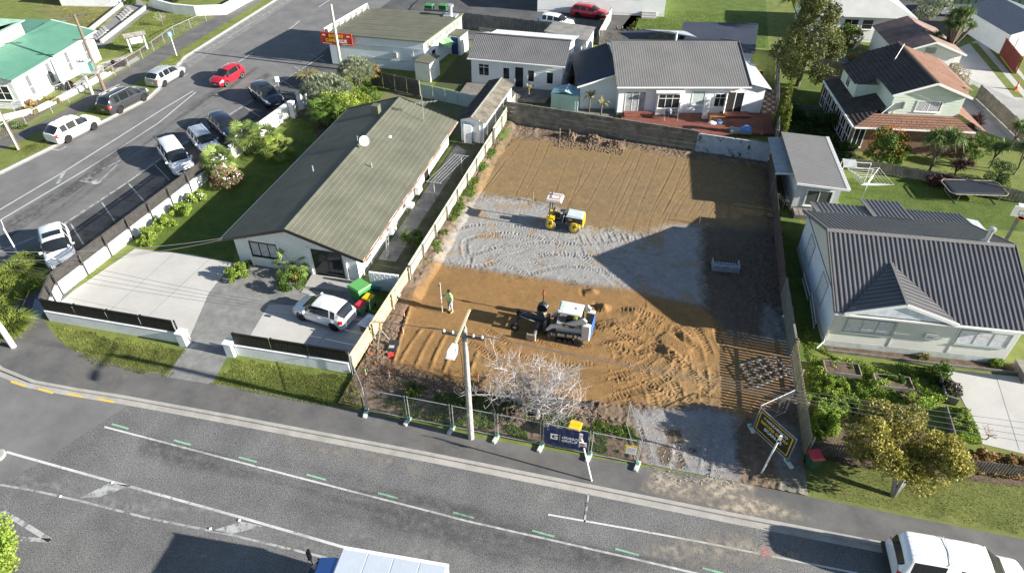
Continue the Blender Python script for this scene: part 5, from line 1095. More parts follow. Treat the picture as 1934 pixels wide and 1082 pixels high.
for i in range(6):
    f, w = mesh_panel('temporary mesh fence panel '+NM[i], (FX[i]+.03,20.87), (FX[i+1]-.03,20.87))
    if i == 4:
        bn = thing('banner', 'navy blue builder banner tied to the mesh fence', 'banner', (0,0,0)); NAVY = mat('navy_vinyl',(.018,.035,.10),(.028,.05,.13),scale=2.5,rough=.35,bump=.25,bscale=5)
        vs = []; fs = []; nx, nz = 20, 8
        for j in range(nz+1):
            for k in range(nx+1): vs.append(w.at(.1+(w.L-.2)*k/nx, .28+1.5*j/nz-.05*math.sin(math.pi*k/nx)*(j == nz), .035+.012*math.sin(k*1.7+j)+.01*math.sin(j*2.3)))
        for j in range(nz):
            for k in range(nx): a_ = j*(nx+1)+k; fs.append((a_,a_+1,a_+nx+2,a_+nx+1))
        MB().add(vs,fs).build('sheet', NAVY, bn, smooth=True)
        text(bn,'GRIBBONS',w,.98,.98,.23,WHITE,.07,sx=1.0); text(bn,'GROUP',w,.98,.74,.23,WHITE,.07)
        b = MB(); w.slab(b,.42,.50,.80,1.2,.065,.075); w.slab(b,.5,.78,1.12,1.2,.065,.075); w.slab(b,.5,.78,.80,.88,.065,.075); w.slab(b,.70,.78,.88,1.02,.065,.075); w.slab(b,.6,.70,.96,1.02,.065,.075); b.build('emblem', WHITE, bn); w.slab(MB(),.88,.895,.72,1.25,.065,.072).build('rule', YEL, bn)
    if i == 5:
        nt_ = thing('site_notice', 'white site notice with yellow border on the mesh fence', 'sign', (0,0,0)); w.slab(MB(),1.62,2.22,.75,1.4,.03,.045).build('board', paint('notice_yellow',(.75,.50,.02),.5), nt_); w.slab(MB(),1.69,2.2,.75,1.3,.046,.05).build('sheet', WHITE, nt_)
        for z, m_ in ((1.22,LINE),(1.12,paint('rule_red',(.5,.08,.05))),(1.0,paint('rule_red',(.5,.08,.05))),(.9,LINE)): w.slab(MB(),1.74,2.15,z-.012,z+.012,.051,.054).build('rule', m_, nt_)
FN = ['at the far left end of the mesh fence','below the second mesh panel joint','left of the power pole base','right of the power pole base','at the left end of the navy banner','at the right end of the navy banner','beside the site entrance']
for i, x in enumerate(FX): foot((x,20.72), R(-12 if i else 10), 'pale concrete fence foot '+FN[i])
mesh_panel('mesh panel leaning back from the block wall corner', (-14.75,23.1), (-13.0,20.95), group='loose mesh panels')
mesh_panel('open mesh gate panel on the left of the site entrance', (1.38,20.95), (.55,23.2), group='loose mesh panels')
mesh_panel('mesh panel folded back against the new timber fence', (6.98,24.5), (8.75,26.0), group='loose mesh panels')
f, w = mesh_panel('mesh gate panel behind the hazard banner at the entrance', (6.95,24.4), (8.6,22.7), group='loose mesh panels')
foot((6.9,24.4), R(20), 'green and grey fence foot at the left corner of the hazard banner'); foot((8.62,22.62), R(30), 'pale fence foot at the right corner of the hazard banner')
hz = thing('hazard_banner', 'dark scan-in hazard banner with yellow border at the entrance', 'banner', (0,0,0)); w.slab(MB(),.1,w.L-.1,.3,1.78,.03,.045).build('sheet', mat('charcoal_vinyl',(.045,.05,.045),var=.2,scale=2,rough=.4,bump=.1,bscale=6), hz)
b = []
for q in ((.16,w.L-.16,1.66,1.72),(.16,w.L-.16,.36,.42),(.16,.22,.42,1.66),(w.L-.22,w.L-.16,.42,1.66)): w.slab(MB(),q[0],q[1],q[2],q[3],.046,.05).build('border', YEL, hz)
text(hz,'HAZARDCO',w,w.L/2+.1,1.35,.24,WHITE,.05,align='CENTER',bold=.006); text(hz,'BEFORE ENTRY',w,w.L/2,1.02,.25,YEL,.05,align='CENTER',bold=.01); text(hz,'SCAN-IN',w,w.L/2,.7,.28,WHITE,.05,align='CENTER',bold=.012)
b = MB(); w.slab(b,.42,.58,1.38,1.46,.046,.05); w.slab(b,.46,.54,1.46,1.52,.046,.05); b.build('emblem', YEL, hz)
# chain link fence along the side street footpath
def chain(label, pts, h=1.0, cell=.12):
    f = thing('chain_link_fence', label, 'fence', (0,0,0)); m = MB(); t = .004
    for a, b in zip(pts[:-1], pts[1:]):
        w = Wall(a, b); n = max(1, round(w.L/2.5))
        for i in range(n): MB().tube([w.at(w.L*i/n,0,0), w.at(w.L*i/n,h,0)], .03, 5).build('post', STEEL, f)
        MB().tube([w.at(0,h,0), w.at(w.L,h,0)], .025, 5).build('rail', STEEL, f)
        k = int(w.L/cell)
        for i in range(k):
            u = i*cell; 
            for s in (-1,1):
                u2 = u+s*h*.6
                m.add([w.at(u-t,0,0),w.at(u+t,0,0),w.at(u2+t,h,0),w.at(u2-t,h,0)],[(0,1,2,3)])
    o = m.build('mesh', MESHM, f); o['kind'] = 'stuff'; return f
chain('chain link fence along the side street footpath', gs([(-20,272),(0,262),(100,214),(190,160),(270,112),(330,68),(418,28)]), 1.05, .2)
chain('inner pipe and mesh fence beside the green-roof hall', [(-60.8,44.2),(-59,46.4),(-57.6,52.0),(-57.6,56.0)], 1.2, .25)
tag(MB().prism([(-60.6,44.4),(-57.9,47.5),(-57.3,52.2),(-57.4,57.5),(-57.05,57.5),(-56.95,52.1),(-57.5,47.2),(-60.3,44.1)],0,.4).build('low_wall', WHITE), 'low white kerb wall below the hall fence', 'wall')
# steps and walls at the top left
st_ = thing('garden_steps', 'concrete steps climbing the bank beside the green-roof hall', 'steps', (0,0,0))
for (a, b), n in ((((182,72),(204,55)),5),(((228,35),(250,18)),5)):
    for i in range(n):
        t = i/n; c = (a[0]+(b[0]-a[0])*t, a[1]+(b[1]-a[1])*t); p = g(*c); MB().box((p[0],p[1],.06+.05*i),(2.0,.42,.10),R(-38)).build('step', CONC, st_)
for a, b in (((168,62),(240,4)),((192,82),(280,14))): 
    w = Wall(g(*a), g(*b)); w.slab(MB(),0,w.L,0,.4,-.12,.12).build('side_wall', CONCL, st_)
w = Wall(g(288,12), g(372,30)); tw = thing('retaining_wall', 'curved white retaining wall at the top edge by the footpath', 'wall', (0,0,0))
for a, b in (((288,14),(330,26)),((330,26),(372,30)),((372,30),(425,28)),((425,28),(480,-2))):
    w = Wall(g(*a), g(*b)); w.slab(MB(),0,w.L,0,1.2,-.15,.15).build('wall_face', WHITE, tw)
sb = thing('white_shed', 'white weatherboard shed corner at the top edge above the dry lawn', 'shed', (*g(215,14),), R(10)); MB().bbox(-7,0,0,5,0,2.4).build('wall', OFFW, sb); boards(sb,Wall((-7,0),(0,0)),0,7,.1,2.4,OFFW,.25); boards(sb,Wall((0,0),(0,5)),0,5,.1,2.4,OFFW,.25); MB().bbox(-7.2,.2,-.2,5.2,2.4,2.5).build('roof', GREYI, sb)
nb = thing('notice_board', 'green-posted church notice board with little shingle roof on the bank', 'notice board', (*g(264,96),), R(48))
for s in (-.85,.85): MB().bbox(s-.08,s+.08,-.08,.08,0,1.75).build('post', mat('mint_paint',(.42,.58,.47),rough=.6), nb)
MB().bbox(-.72,.72,-.05,.05,.75,1.65).build('case', TIMBERD, nb); MB().bbox(-.6,-.02,-.07,-.052,.85,1.55).build('sheet', mat('paper',(.62,.63,.62)), nb); MB().bbox(.04,.62,-.07,-.052,.85,1.55).build('sheet', MATS['paper'], nb)
for s in (-1,1): slab3(nb,'roof_slope',[(-1.15,s*.5,1.72),(1.15,s*.5,1.72),(1.15,0,2.05),(-1.15,0,2.05)] if s < 0 else [(1.15,.5,1.72),(-1.15,.5,1.72),(-1.15,0,2.05),(1.15,0,2.05)],TIMBER,.06)
# ================================================================== vehicles
CGL = mat('car_glass', (.012,.015,.017), var=.1, rough=.04, bump=0, fine=0, spec=.8)
TAIL = paint('tail_lamp', (.40,.012,.012), .2, .6); HEAD = mat('head_lamp', (.55,.57,.60), var=.1, scale=9, rough=.1, bump=0, spec=.8); RIM = mat('alloy_rim', (.42,.43,.44), var=.15, scale=8, rough=.35, bump=0, metal=.6); RIMD = mat('dark_rim', (.10,.10,.11), var=.3, scale=8, rough=.4, bump=0, metal=.6); PLATE = paint('number_plate', (.62,.62,.60), .5)
def interp(x, pts): return np.interp(x, [p[0] for p in pts], [p[1] for p in pts])
def car(name, label, cat, loc, rz, L, W, top, belt, wb, fo, paintm, rimm, rw=.32, ride=.2, roofw=.22, ws=(0,0), rwn=(0,0), side=(0,0), pillars=(), rails=False, sunroof=False, group=None, z=None, glassroof=False, tyre_w=.21, noserad=.5, tailrad=.3, canopy=None, blackroof=None):
    """x forward. top/belt: profiles over normalised x in metres from the rear bumper; fo = front axle distance from nose."""
    c = thing(name, label, cat, (loc[0],loc[1],ZR if z is None else z), rz, group)
    N = 72; xs = np.linspace(0, L, N+1); w2 = W/2
    zt = interp(xs, top); zb = interp(xs, belt)
    for _ in range(2): zt = np.convolve(np.pad(zt,2,'edge'), [.1,.2,.4,.2,.1], 'valid')
    plan = np.ones(N+1)
    nf = np.clip((xs-(L-noserad))/noserad, 0, 1); nr_ = np.clip((tailrad-xs)/tailrad, 0, 1); plan = 1-.26*nf**2.4-.14*nr_**2.4
    ax = (L-fo-wb, L-fo); R_ = rw+.055
    rings = []
    for i, x in enumerate(xs):
        w = w2*plan[i]; t = zt[i]; b = min(zb[i], t-.02); cab = min(1, max(0,(t-zb[i]-.05)/.3))
        low = ride+.10*nf[i]**2+.10*nr_[i]**2
        pts = [(w-.12,low),(w-.03,low+.10),(w,low+.30),(w-.01,(b+low)*.5+.12),(w-.045,b-.05)]
        h_e = (w-.10, t-.035) if cab == 0 else None
        e0 = (w-.12, t-.03); e1 = (w-.085, b); pts.append((e0[0]*(1-cab)+e1[0]*cab, min(e0[1],b)*(1-cab)+e1[1]*cab))
        f0 = (w-.28, t-.008); f1 = (w-roofw-.02, t-.075); pts.append((f0[0]*(1-cab)+f1[0]*cab, f0[1]*(1-cab)+f1[1]*cab))
        g0 = (w*.5, t+.004); g1 = (w-roofw-.14, t-.01); pts.append((g0[0]*(1-cab)+g1[0]*cab, g0[1]*(1-cab)+g1[1]*cab))
        pts.append((0, t+.02)); 
        arch = 0
        for a in ax:
            d = abs(x-a)
            if d < R_: arch = max(arch, rw+math.sqrt(R_*R_-d*d))
        pts = [(y_, max(z_, arch)) if k < 4 else (y_, max(z_, arch+.02*(k-3))) if z_ < arch else (y_, z_) for k, (y_, z_) in enumerate(pts)]
        rings.append(pts)
    K = len(rings[0]); V = []
    for i, x in enumerate(xs):
        for (y_, z_) in rings[i]: V.append((x-L/2, y_, z_))
        for (y_, z_) in rings[i][-2::-1]: V.append((x-L/2, -y_, z_))
    M_ = 2*K-1; groups = {}
    def put(kind, q): groups.setdefault(kind, []).append(q)
    for i in range(N):
        xm = (xs[i]+xs[i+1])/2
        for k in range(M_-1):
            kk = k if k < K-1 else M_-2-k                      # strip index from the sill up
            kind = 'body'; left = 'L' if k < K-1 else 'R'
            inpil = any(p0 <= xm <= p1 for p0, p1 in pillars)
            if kk == 5 and side[0] <= xm <= side[1] and not inpil and zt[i]-zb[i] > .18: kind = 'side_window_'+left
            if kk in (6,7) and ws[0] <= xm <= ws[1]: kind = 'windscreen'
            if kk in (6,7) and rwn[0] <= xm <= rwn[1]: kind = 'rear_window'
            if kk == 7 and glassroof and ws[0]-1.3 <= xm < ws[0]-.1: kind = 'roof_glass'
            if kk == 7 and sunroof and ws[0]-1.0 <= xm < ws[0]-.35 and True: kind = 'sunroof'
            if kk in (3,4) and xm > L-.42 and xm < L-.03: kind = 'headlight_'+left
            if kk in (3,4) and xm < .26: kind = 'tail_light_'+left
            if kk in (6,7) and blackroof and blackroof[0] <= xm <= blackroof[1] and kind == 'body': kind = 'dark_roof'
            put(kind, (i*M_+k, (i+1)*M_+k, (i+1)*M_+k+1, i*M_+k+1))
    ends = [tuple(range(M_-1,-1,-1)), tuple(N*M_+k for k in range(M_))]; groups['body'] += ends
    mats = {'body':paintm,'windscreen':CGL,'rear_window':CGL,'roof_glass':CGL,'sunroof':CGL,'dark_roof':DARK}
    def sub(kind, fs):
        used = sorted({v for q in fs for v in q}); mp = {v:j for j, v in enumerate(used)}
        me = bpy.data.meshes.new(kind); me.from_pydata([V[v] for v in used], [], [tuple(mp[v] for v in q) for q in fs])
        me.polygons.foreach_set('use_smooth', [len(q) == 4 for q in fs]); me.update(); return me
    for kind, fs in groups.items():
        base = kind[:-2] if kind[-2:] in ('_L','_R') else kind
        if kind.startswith('side_window'):                     # each window between pillars is its own pane
            cuts = sorted(pillars); fs = sorted(fs); runs = [[fs[0]]]
            for q in fs[1:]:
                if q[0]//M_-runs[-1][-1][0]//M_ > 1: runs.append([q])
                else: runs[-1].append(q)
            for r_ in runs: link(base, sub(base, r_), CGL, c)
        else:
            m_ = mats.get(base) or (HEAD if base == 'headlight' else TAIL if base == 'tail_light' else paintm); link(base, sub(base, fs), m_, c)
    ub = MB().bbox(-L/2+.25,L/2-.3,-w2+.16,w2-.16,ride-.02,ride+.25); 
    ub.build('underbody', RUBBER, c)
    for a in ax:
        for s in (-1,1):
            xx, yy = a-L/2, s*(w2-tyre_w/2-.02)
            wl_ = MB().lathe((xx,yy,rw),[(rw*.62,-tyre_w/2),(rw*.92,-tyre_w/2),(rw,-tyre_w/2+.04),(rw,tyre_w/2-.04),(rw*.92,tyre_w/2),(rw*.62,tyre_w/2)],22,'y').build('wheel', RUBBER, c, smooth=False)
            q = MB(); yo = yy+s*(tyre_w/2-.015)
            q.lathe((xx,yo,rw),[(rw*.2,-.01),(rw*.2,.012)],10,'y')
            for k in range(7):
                t = 2*math.pi*k/7; q.box((xx+math.cos(t)*rw*.38,yo,rw+math.sin(t)*rw*.38),(rw*.46,.025,rw*.17),0,Matrix.Rotation(-t,3,'Y'))
            q.lathe((xx,yo,rw),[(rw*.56,-.012),(rw*.66,-.012),(rw*.66,.02),(rw*.56,.02),(rw*.56,-.012)],22,'y')
            q.build('rim', rimm, wl_); MB().disc((xx,yo-s*.02,rw),rw*.6,.01,'y',16).build('brake_disc', DARK, wl_)
    nz_ = ride+.12; fx = L/2-.02
    MB().box((fx-.0,0,nz_+.22),(.06,W*.46,.16)).build('grille', DARK, c); MB().box((fx+.02,0,nz_+.12),(.03,.36,.10)).build('number_plate', PLATE, c); MB().box((-L/2-.012,0,ride+.42),(.03,.36,.11)).build('number_plate', PLATE, c)
    for s in (-1,1):
        xm = side[1]-L/2-.12; zz = interp(side[1], belt)+.07; mb = MB().cbox((xm,s*(w2+.07),zz),(.12,.2,.14),0,.03); mb.build('wing_mirror', paintm, c)
        for xh in (side[1]-1.15, side[1]-2.1): MB().box((xh-L/2,s*(w2+.006),interp(xh,belt)-.11),(.2,.03,.035)).build('door_handle', paintm, c)
    if rails:
        for s in (-1,1):
            z0 = float(np.interp((ws[0]+rwn[1])/2, xs, zt)); MB().tube([(rwn[1]-L/2+.1,s*(w2-roofw-.1),z0-.0),(rwn[1]-L/2+.3,s*(w2-roofw-.1),z0+.07),(ws[0]-L/2-.3,s*(w2-roofw-.1),z0+.07),(ws[0]-L/2-.1,s*(w2-roofw-.1),z0)], .022, 5).build('roof_rail', ALU, c)
    return c
def hatch(*a, **k): return car(*a, **k)
CW = paint('car_white', (.80,.81,.82), .22, .8); CSIL = paint('car_silver', (.42,.45,.47), .25, .8, metal=.3); CNAVY = paint('car_navy', (.010,.014,.035), .2, .9); CRED = paint('car_red', (.42,.012,.025), .22, .9); CGREY = paint('car_graphite', (.045,.047,.052), .22, .9, metal=.3); CBLUE = paint('car_blue_silver', (.40,.44,.50), .22, .8, metal=.3)
HT_ = dict(L=3.78,W=1.70,top=[(0,.95),(.06,1.05),(.32,1.40),(.7,1.50),(1.5,1.52),(2.25,1.44),(2.95,1.0),(3.3,.93),(3.6,.82),(3.78,.62)],belt=[(0,.95),(1,.95),(2.6,.92),(3.78,.85)],wb=2.39,fo=.72,ws=(2.22,2.98),rwn=(.02,.42),side=(.55,2.75),pillars=((.86,.92),))
car('hatchback','white hatchback parked on the concrete pad behind the black slat fence','car',(-18.35,27.15),R(170),paintm=CW,rimm=RIMD,z=.02,**HT_)
SUVP = dict(L=4.55,W=1.84,top=[(0,1.0),(.1,1.12),(.55,1.58),(1.0,1.66),(2.2,1.67),(2.85,1.60),(3.55,1.10),(4.1,1.02),(4.4,.9),(4.55,.7)],belt=[(0,1.08),(1.2,1.06),(3.2,1.02),(4.55,.95)],wb=2.70,fo=.92,rw=.355,ride=.24,ws=(2.82,3.6),rwn=(.08,.62),side=(.72,3.35),pillars=((1.25,1.34),(2.15,2.25)))
car('crossover','white crossover with sunroof parked nose-in at the bay nearest the intersection','car',(-39.15,29.05),R(-42),paintm=CW,rimm=RIM,sunroof=True,**SUVP)
car('crossover','white crossover parked on the far side, closest to the striped power pole','car',(-51.0,44.55),R(80),paintm=CW,rimm=RIM,**SUVP)
VAN = dict(L=4.75,W=1.80,top=[(0,1.0),(.06,1.3),(.25,1.78),(.7,1.86),(2.4,1.87),(3.3,1.76),(4.0,1.12),(4.4,.98),(4.65,.85),(4.75,.65)],belt=[(0,1.05),(3.6,1.0),(4.75,.92)],wb=2.83,fo=.9,rw=.33,ws=(3.2,4.05),rwn=(.03,.28),side=(.35,3.75),pillars=((1.3,1.38),(2.35,2.43)))
car('people_mover','white people mover van parked nose-in by the end of the slat fence','van',(-38.75,41.9),R(-40),paintm=CW,rimm=RIM,**VAN)
WAG = dict(L=4.55,W=1.70,top=[(0,.95),(.06,1.0),(.35,1.40),(.8,1.47),(2.2,1.48),(2.85,1.40),(3.5,1.0),(4.0,.94),(4.4,.82),(4.55,.62)],belt=[(0,.96),(3.0,.92),(4.55,.86)],wb=2.6,fo=.9,ws=(2.8,3.52),rwn=(.04,.4),side=(.5,3.3),pillars=((1.25,1.33),(2.1,2.2)))
car('station_wagon','silver-blue station wagon with roof rails parked between van and navy hatchback','car',(-38.2,45.1),R(-38),paintm=CBLUE,rimm=RIM,rails=True,**WAG)
NAV = dict(HT_); NAV.update(L=4.3,W=1.76,top=[(0,.95),(.06,1.05),(.4,1.45),(.9,1.53),(1.9,1.54),(2.65,1.46),(3.3,1.02),(3.8,.95),(4.1,.84),(4.3,.62)],belt=[(0,.98),(3.0,.95),(4.3,.86)],wb=2.6,fo=.85,ws=(2.6,3.35),rwn=(.04,.5),side=(.6,3.1),pillars=((1.15,1.24),(1.95,2.05)))
car('hatchback','navy blue hatchback parked right of the silver-blue wagon','car',(-38.1,48.15),R(-36),paintm=CNAVY,rimm=RIM,**NAV)
car('coupe_suv','dark blue coupe SUV with black roof parked beside the long garden wall','car',(-37.75,54.9),R(-36),paintm=paint('car_steel_blue',(.035,.045,.075),.2,.9,metal=.3),rimm=RIMD,glassroof=True,**SUVP)
car('hatchback','bright red hatchback driving down the side street','car',(-44.1,58.3),R(-98),paintm=CRED,rimm=RIM,**HT_)
MPV = dict(NAV); MPV.update(L=4.3)
car('hatchback','silver hatchback parked on the far side beside the grass verge','car',(-50.35,57.0),R(86),paintm=CSIL,rimm=RIM,**MPV)
SUVL = dict(SUVP); SUVL.update(L=4.95,W=1.92,top=[(0,1.05),(.1,1.2),(.45,1.66),(.9,1.74),(2.6,1.75),(3.3,1.66),(4.0,1.18),(4.5,1.1),(4.8,.98),(4.95,.75)],wb=2.95,fo=.95,ws=(3.25,4.05),rwn=(.08,.55),side=(.65,3.8),pillars=((1.4,1.5),(2.5,2.6)),belt=[(0,1.12),(3.6,1.06),(4.95,1.0)])
car('large_suv','graphite grey seven-seat SUV with roof rails beside the transformer pole','car',(-50.55,50.75),R(82),paintm=CGREY,rimm=RIMD,rails=True,**SUVL)
car('station_wagon','red station wagon parked on the driveway at the top','car',(*g(1112,33),),R(-8),paintm=CRED,rimm=RIM,z=.02,rails=True,**WAG)
car('sedan','white car half hidden behind the weathered fence at the top','car',(*g(1050,52),),R(-10),paintm=CW,rimm=RIM,z=.02,**NAV)
car('parked_car','silver-blue car half hidden behind the grey shrub at the top right','car',(*g(1772,22),),R(100),paintm=CBLUE,rimm=RIM,z=.02,**NAV)
UTE = dict(L=5.35,W=1.88,top=[(0,1.0),(.03,1.25),(.14,1.80),(.3,1.90),(1.75,1.93),(1.95,1.90),(3.25,1.86),(3.6,1.72),(4.25,1.2),(4.9,1.1),(5.2,.98),(5.35,.75)],belt=[(0,1.12),(2,1.12),(4.0,1.08),(5.35,1.0)],wb=3.1,fo=.95,rw=.38,ride=.3,ws=(3.58,4.3),rwn=(.03,.17),side=(.45,3.95),pillars=((1.7,2.2),(2.95,3.06)),roofw=.2)
ut = car('utility_truck','white double-cab ute with canopy parked at the bottom right kerb','ute',(15.0,18.22),R(1.5),paintm=CW,rimm=RIM,**UTE)
MB().box((-2.72,0,.5),(.16,1.75,.16)).build('rear_bumper', DARK, ut); bar(MB(),(-.84,-.7,1.95),(-.84,.7,1.95),.03,.02).build('canopy_joint', CONC, ut)
for k in range(5): MB().box((-1.65,-.42+k*.21,1.955),(1.3,.05,.02)).build('canopy_rib', CW, ut)
# delivery truck at the bottom edge
tk = thing('delivery_truck', 'box truck with white box and blue cab cut off by the bottom edge', 'truck', (-9.65,10.75,ZR), R(3.5))
bx = MB().cbox((2.15,0,2.05),(4.3,2.3,2.45),0,.04).build('box_body', CW, tk)
for k in range(4): MB().bbox(.06+k*1.05,1.06+k*1.05,-1.08,1.08,3.275,3.29).build('roof_panel', mat('truck_roof',(.42,.47,.53),var=.04,rough=.5), bx)
for s in (-1,1): MB().bbox(0,4.3,s*1.15-.04,s*1.15+.04,3.2,3.32).build('roof_edge', CW, bx)
CABB = paint('cab_blue', (.10,.25,.62), .3, .6)
cb = MB(); prof = [(-.06,.5),(-.06,2.62),(-.35,2.66),(-1.0,2.45),(-1.55,1.6),(-1.7,1.2),(-1.7,.5)]; n = len(prof)
cb.add([(x,-1.0+.12*(z > 1.7)*(-0),z) for x, z in prof]+[(x,1.0,z) for x, z in prof],[tuple(range(n-1,-1,-1)),tuple(range(n,2*n))]+[(i,(i+1)%n,n+(i+1)%n,n+i) for i in range(n)]); cb.build('cab', CABB, tk)
slab3(tk,'windscreen',[(-1.555,-.85,1.68),(-1.555,.85,1.68),(-1.06,.85,2.42),(-1.06,-.85,2.42)][::-1],CGL,.03)
for s in (-1,1):
    MB().bbox(-1.2,-.3,s*1.01-.008,s*1.01+.008,1.6,2.3).build('side_window', CGL, tk)
    MB().tube([(-1.45,s*1.0,2.2),(-1.75,s*1.3,2.2),(-1.75,s*1.3,1.5),(-1.5,s*1.0,1.4)], .022, 5).build('mirror_arm', DARK, tk); MB().cbox((-1.77,s*1.3,1.75),(.1,.22,.34),0,.02).build('mirror', DARK, tk); MB().cbox((-1.77,s*1.3,2.08),(.1,.22,.2),0,.02).build('mirror', DARK, tk)
    for x in (-.85,3.1): MB().lathe((x,s*.92,.45),[(.25,-.12),(.42,-.12),(.45,-.08),(.45,.08),(.42,.12),(.25,.12)],18,'y').build('wheel', RUBBER, tk)
MB().bbox(-1.6,4.2,-.45,.45,.55,.8).build('chassis', DARK, tk)

# ================================================================== skid loader with laser grader
BOBW = paint('loader_white', (.60,.60,.59), .35, .3); BOBD = paint('loader_dark', (.03,.032,.035), .5); ORNG = paint('loader_blue', (.03,.12,.45), .4)
sk = thing('skid_loader', 'white tracked skid loader with black laser grader attachment on the sand', 'loader', (-3.55,29.25,.05), R(180-3))
for s in (-1,1):
    # track: rounded trapezoid loop with lugs
    path = [(-.95,.12),(-.75,.02),(.75,.02),(1.0,.18),(1.02,.35),(.85,.5),(-.55,.66),(-.95,.55),(-1.08,.33)]; P_ = smooth_path([(a,b) for a, b in path]+[path[0]], 6); tr = MB(); n = len(P_)
    inn = [(p[0]*.86, .33+(p[1]-.33)*.76) for p in P_]; y0, y1 = s*.58, s*.98; ya, yb = min(y0,y1), max(y0,y1); vs = []
    for i in range(n): vs += [(P_[i][0],ya,P_[i][1]),(P_[i][0],yb,P_[i][1]),(inn[i][0],yb,inn[i][1]),(inn[i][0],ya,inn[i][1])]
    fs = [(4*i+k,4*((i+1)%n)+k,4*((i+1)%n)+(k+1)%4,4*i+(k+1)%4) for i in range(n) for k in range(4)]; tr.add(vs, fs)
    trk = tr.build('track', mat('dusty_rubber',(.16,.14,.11),(.06,.055,.05),scale=5,rough=.9), sk)
    lg = MB()
    for i in range(0, n-1, 2): lg.box((P_[i][0],(ya+yb)/2,P_[i][1]),(.07,.38,.07),0,None)
    o = lg.build('track_lugs', MATS['dusty_rubber'], trk); o['kind'] = 'stuff'
    for x, r_ in ((-.75,.24),(.75,.2),(-.3,.13),(0,.13),(.35,.13)): MB().disc((x,s*.80,.33 if r_ > .15 else .2),r_,.3,'y',14).build('roller', BOBD, trk)
    # lift arm
    arm = MB(); ap_ = [(-1.15,1.75),(-.95,1.95),(.2,1.25),(1.0,.95),(1.25,.55),(1.12,.5),(.85,.78),(.1,1.02),(-.8,1.5),(-1.1,1.45)]; n2 = len(ap_); ya, yb = s*.60-.07, s*.60+.07
    arm.add([(x,ya,z) for x, z in ap_]+[(x,yb,z) for x, z in ap_],[tuple(range(n2)),tuple(range(2*n2-1,n2-1,-1))]+[(i,n2+i,n2+(i+1)%n2,(i+1)%n2) for i in range(n2)]); ao = arm.build('lift_arm', BOBW, sk)
    MB().tube([(-.7,s*.52,1.0),(-.1,s*.52,1.12)], .06, 8).build('ram', STEEL, ao)
    wA = Wall((.35,s*.675),(-.55,s*.675)) if s > 0 else Wall((-.55,s*.675),(.35,s*.675)); wA.slab(MB(),.1,.8,1.1,1.3,.0,.006).build('decal', paint('decal_navy',(.02,.03,.12)), ao); text(ao,'VEC',wA,.22,1.13,.15,YEL,.008,bold=.006)
    MB().cbox((-1.15,s*.62,1.0),(.5,.3,1.1),0,.05).build('upright', BOBW, sk)
MB().cbox((-.25,0,.72),(1.9,1.0,.7),0,.06).build('chassis', BOBW, sk); MB().cbox((-1.2,0,1.0),(.4,1.1,.9),0,.06).build('engine_door', BOBD, sk)
MB().cbox((-1.41,0,1.0),(.06,1.1,1.0),0,.02).build('tailgate', ORNG, sk)
for k in range(8): MB().bbox(-1.38+.0,-.95,-.42+k*.1,-.37+k*.1,1.47,1.5).build('grille_bar', BOBD, sk)
cab_ = MB(); P8 = [(-.75,.45,1.05),(.75,.45,1.05),(.62,.45,1.95),(-.70,.45,1.95)]
for x, z0, x2, z1 in ((-.75,1.05,-.70,1.95),(.78,1.05,.60,1.95)):
    for s in (-1,1): bar(MB(),(x,s*.47,z0),(x2,s*.47,z1),.07,.07).build('cab_pillar', BOBD, sk)
MB().bbox(-.7,.62,-.42,.42,1.0,1.06).build('cab_floor', BOBD, sk)
rf_ = MB().cbox((-.05,0,2.0),(1.42,1.05,.12),0,.05).build('cab_roof', BOBW, sk); MB().cbox((.38,0,2.08),(.4,.75,.05),0,.04).build('roof_hatch', mat('pale_green_plate',(.50,.60,.54),rough=.5), rf_)
for s in (-1,1): MB().bbox(-.62,.58,s*.45-.006,s*.45+.006,1.15,1.9).build('side_screen', mat('dark_screen',(.02,.02,.02),alpha=.45,rough=.3,bump=0), sk)
MB().cbox((-.35,0,1.2),(.5,.55,.3),0,.06).build('seat', BOBD, sk)
# grader attachment
at_ = thing('laser_grader', 'black laser grader attachment with two guide wheels on the loader front', 'grader', (-3.55,29.25,.05), R(180-3))
MB().cbox((1.35,0,.45),(.22,1.1,.75),0,.04).build('mount_plate', BOBD, at_); bar(MB(),(1.4,0,.7),(3.1,0,.62),.22,.22).build('main_beam', BOBD, at_)
for s in (-1,1):
    bar(MB(),(1.5,s*.15,.55),(2.0,s*1.15,.4),.1,.1).build('side_brace', BOBD, at_)
    MB().bbox(1.75,1.85,min(0,s*1.25),max(0,s*1.25),.04,.5).build('blade', mat('worn_blade',(.30,.29,.27),var=.3,rough=.5,metal=.5), at_); MB().cbox((1.98,s*1.25,.3),(.62,.12,.5),0,.06).build('end_wing', mat('dusty_steel',(.32,.28,.22),rough=.8), at_)
    MB().lathe((3.15,s*.62,.26),[(.10,-.09),(.24,-.09),(.26,-.06),(.26,.06),(.24,.09),(.10,.09)],18,'y').build('guide_wheel', RUBBER, at_); MB().disc((3.15,s*.62,.26),.11,.19,'y',12).build('hub', ALU, at_)
bar(MB(),(3.15,-.62,.3),(3.15,.62,.3),.09,.09).build('axle', BOBD, at_); 
for s in (-1,1): MB().tube([(2.0,s*.3,.7),(2.6,s*.35,.85),(3.0,s*.1,.7)], .025, 5).build('hose', STEEL, at_)
ms = MB().tube([(1.85,-1.05,.4),(1.85,-1.05,2.1)], .035, 6).build('mast', BOBD, at_); MB().lathe((1.85,-1.05,1.72),[(.06,0),(.08,.03),(.08,.2),(.06,.24)],10).build('laser_receiver', paint('receiver_red',(.55,.05,.04)), ms)
MB().lathe((1.85,-1.05,.75),[(.3,-.18),(.34,-.1),(.34,.1),(.3,.18)],16,'y').build('hose_reel', BOBD, at_); MB().cbox((1.7,-1.05,.78),(.3,.3,.36),0,.05).build('control_box', BOBW, at_)

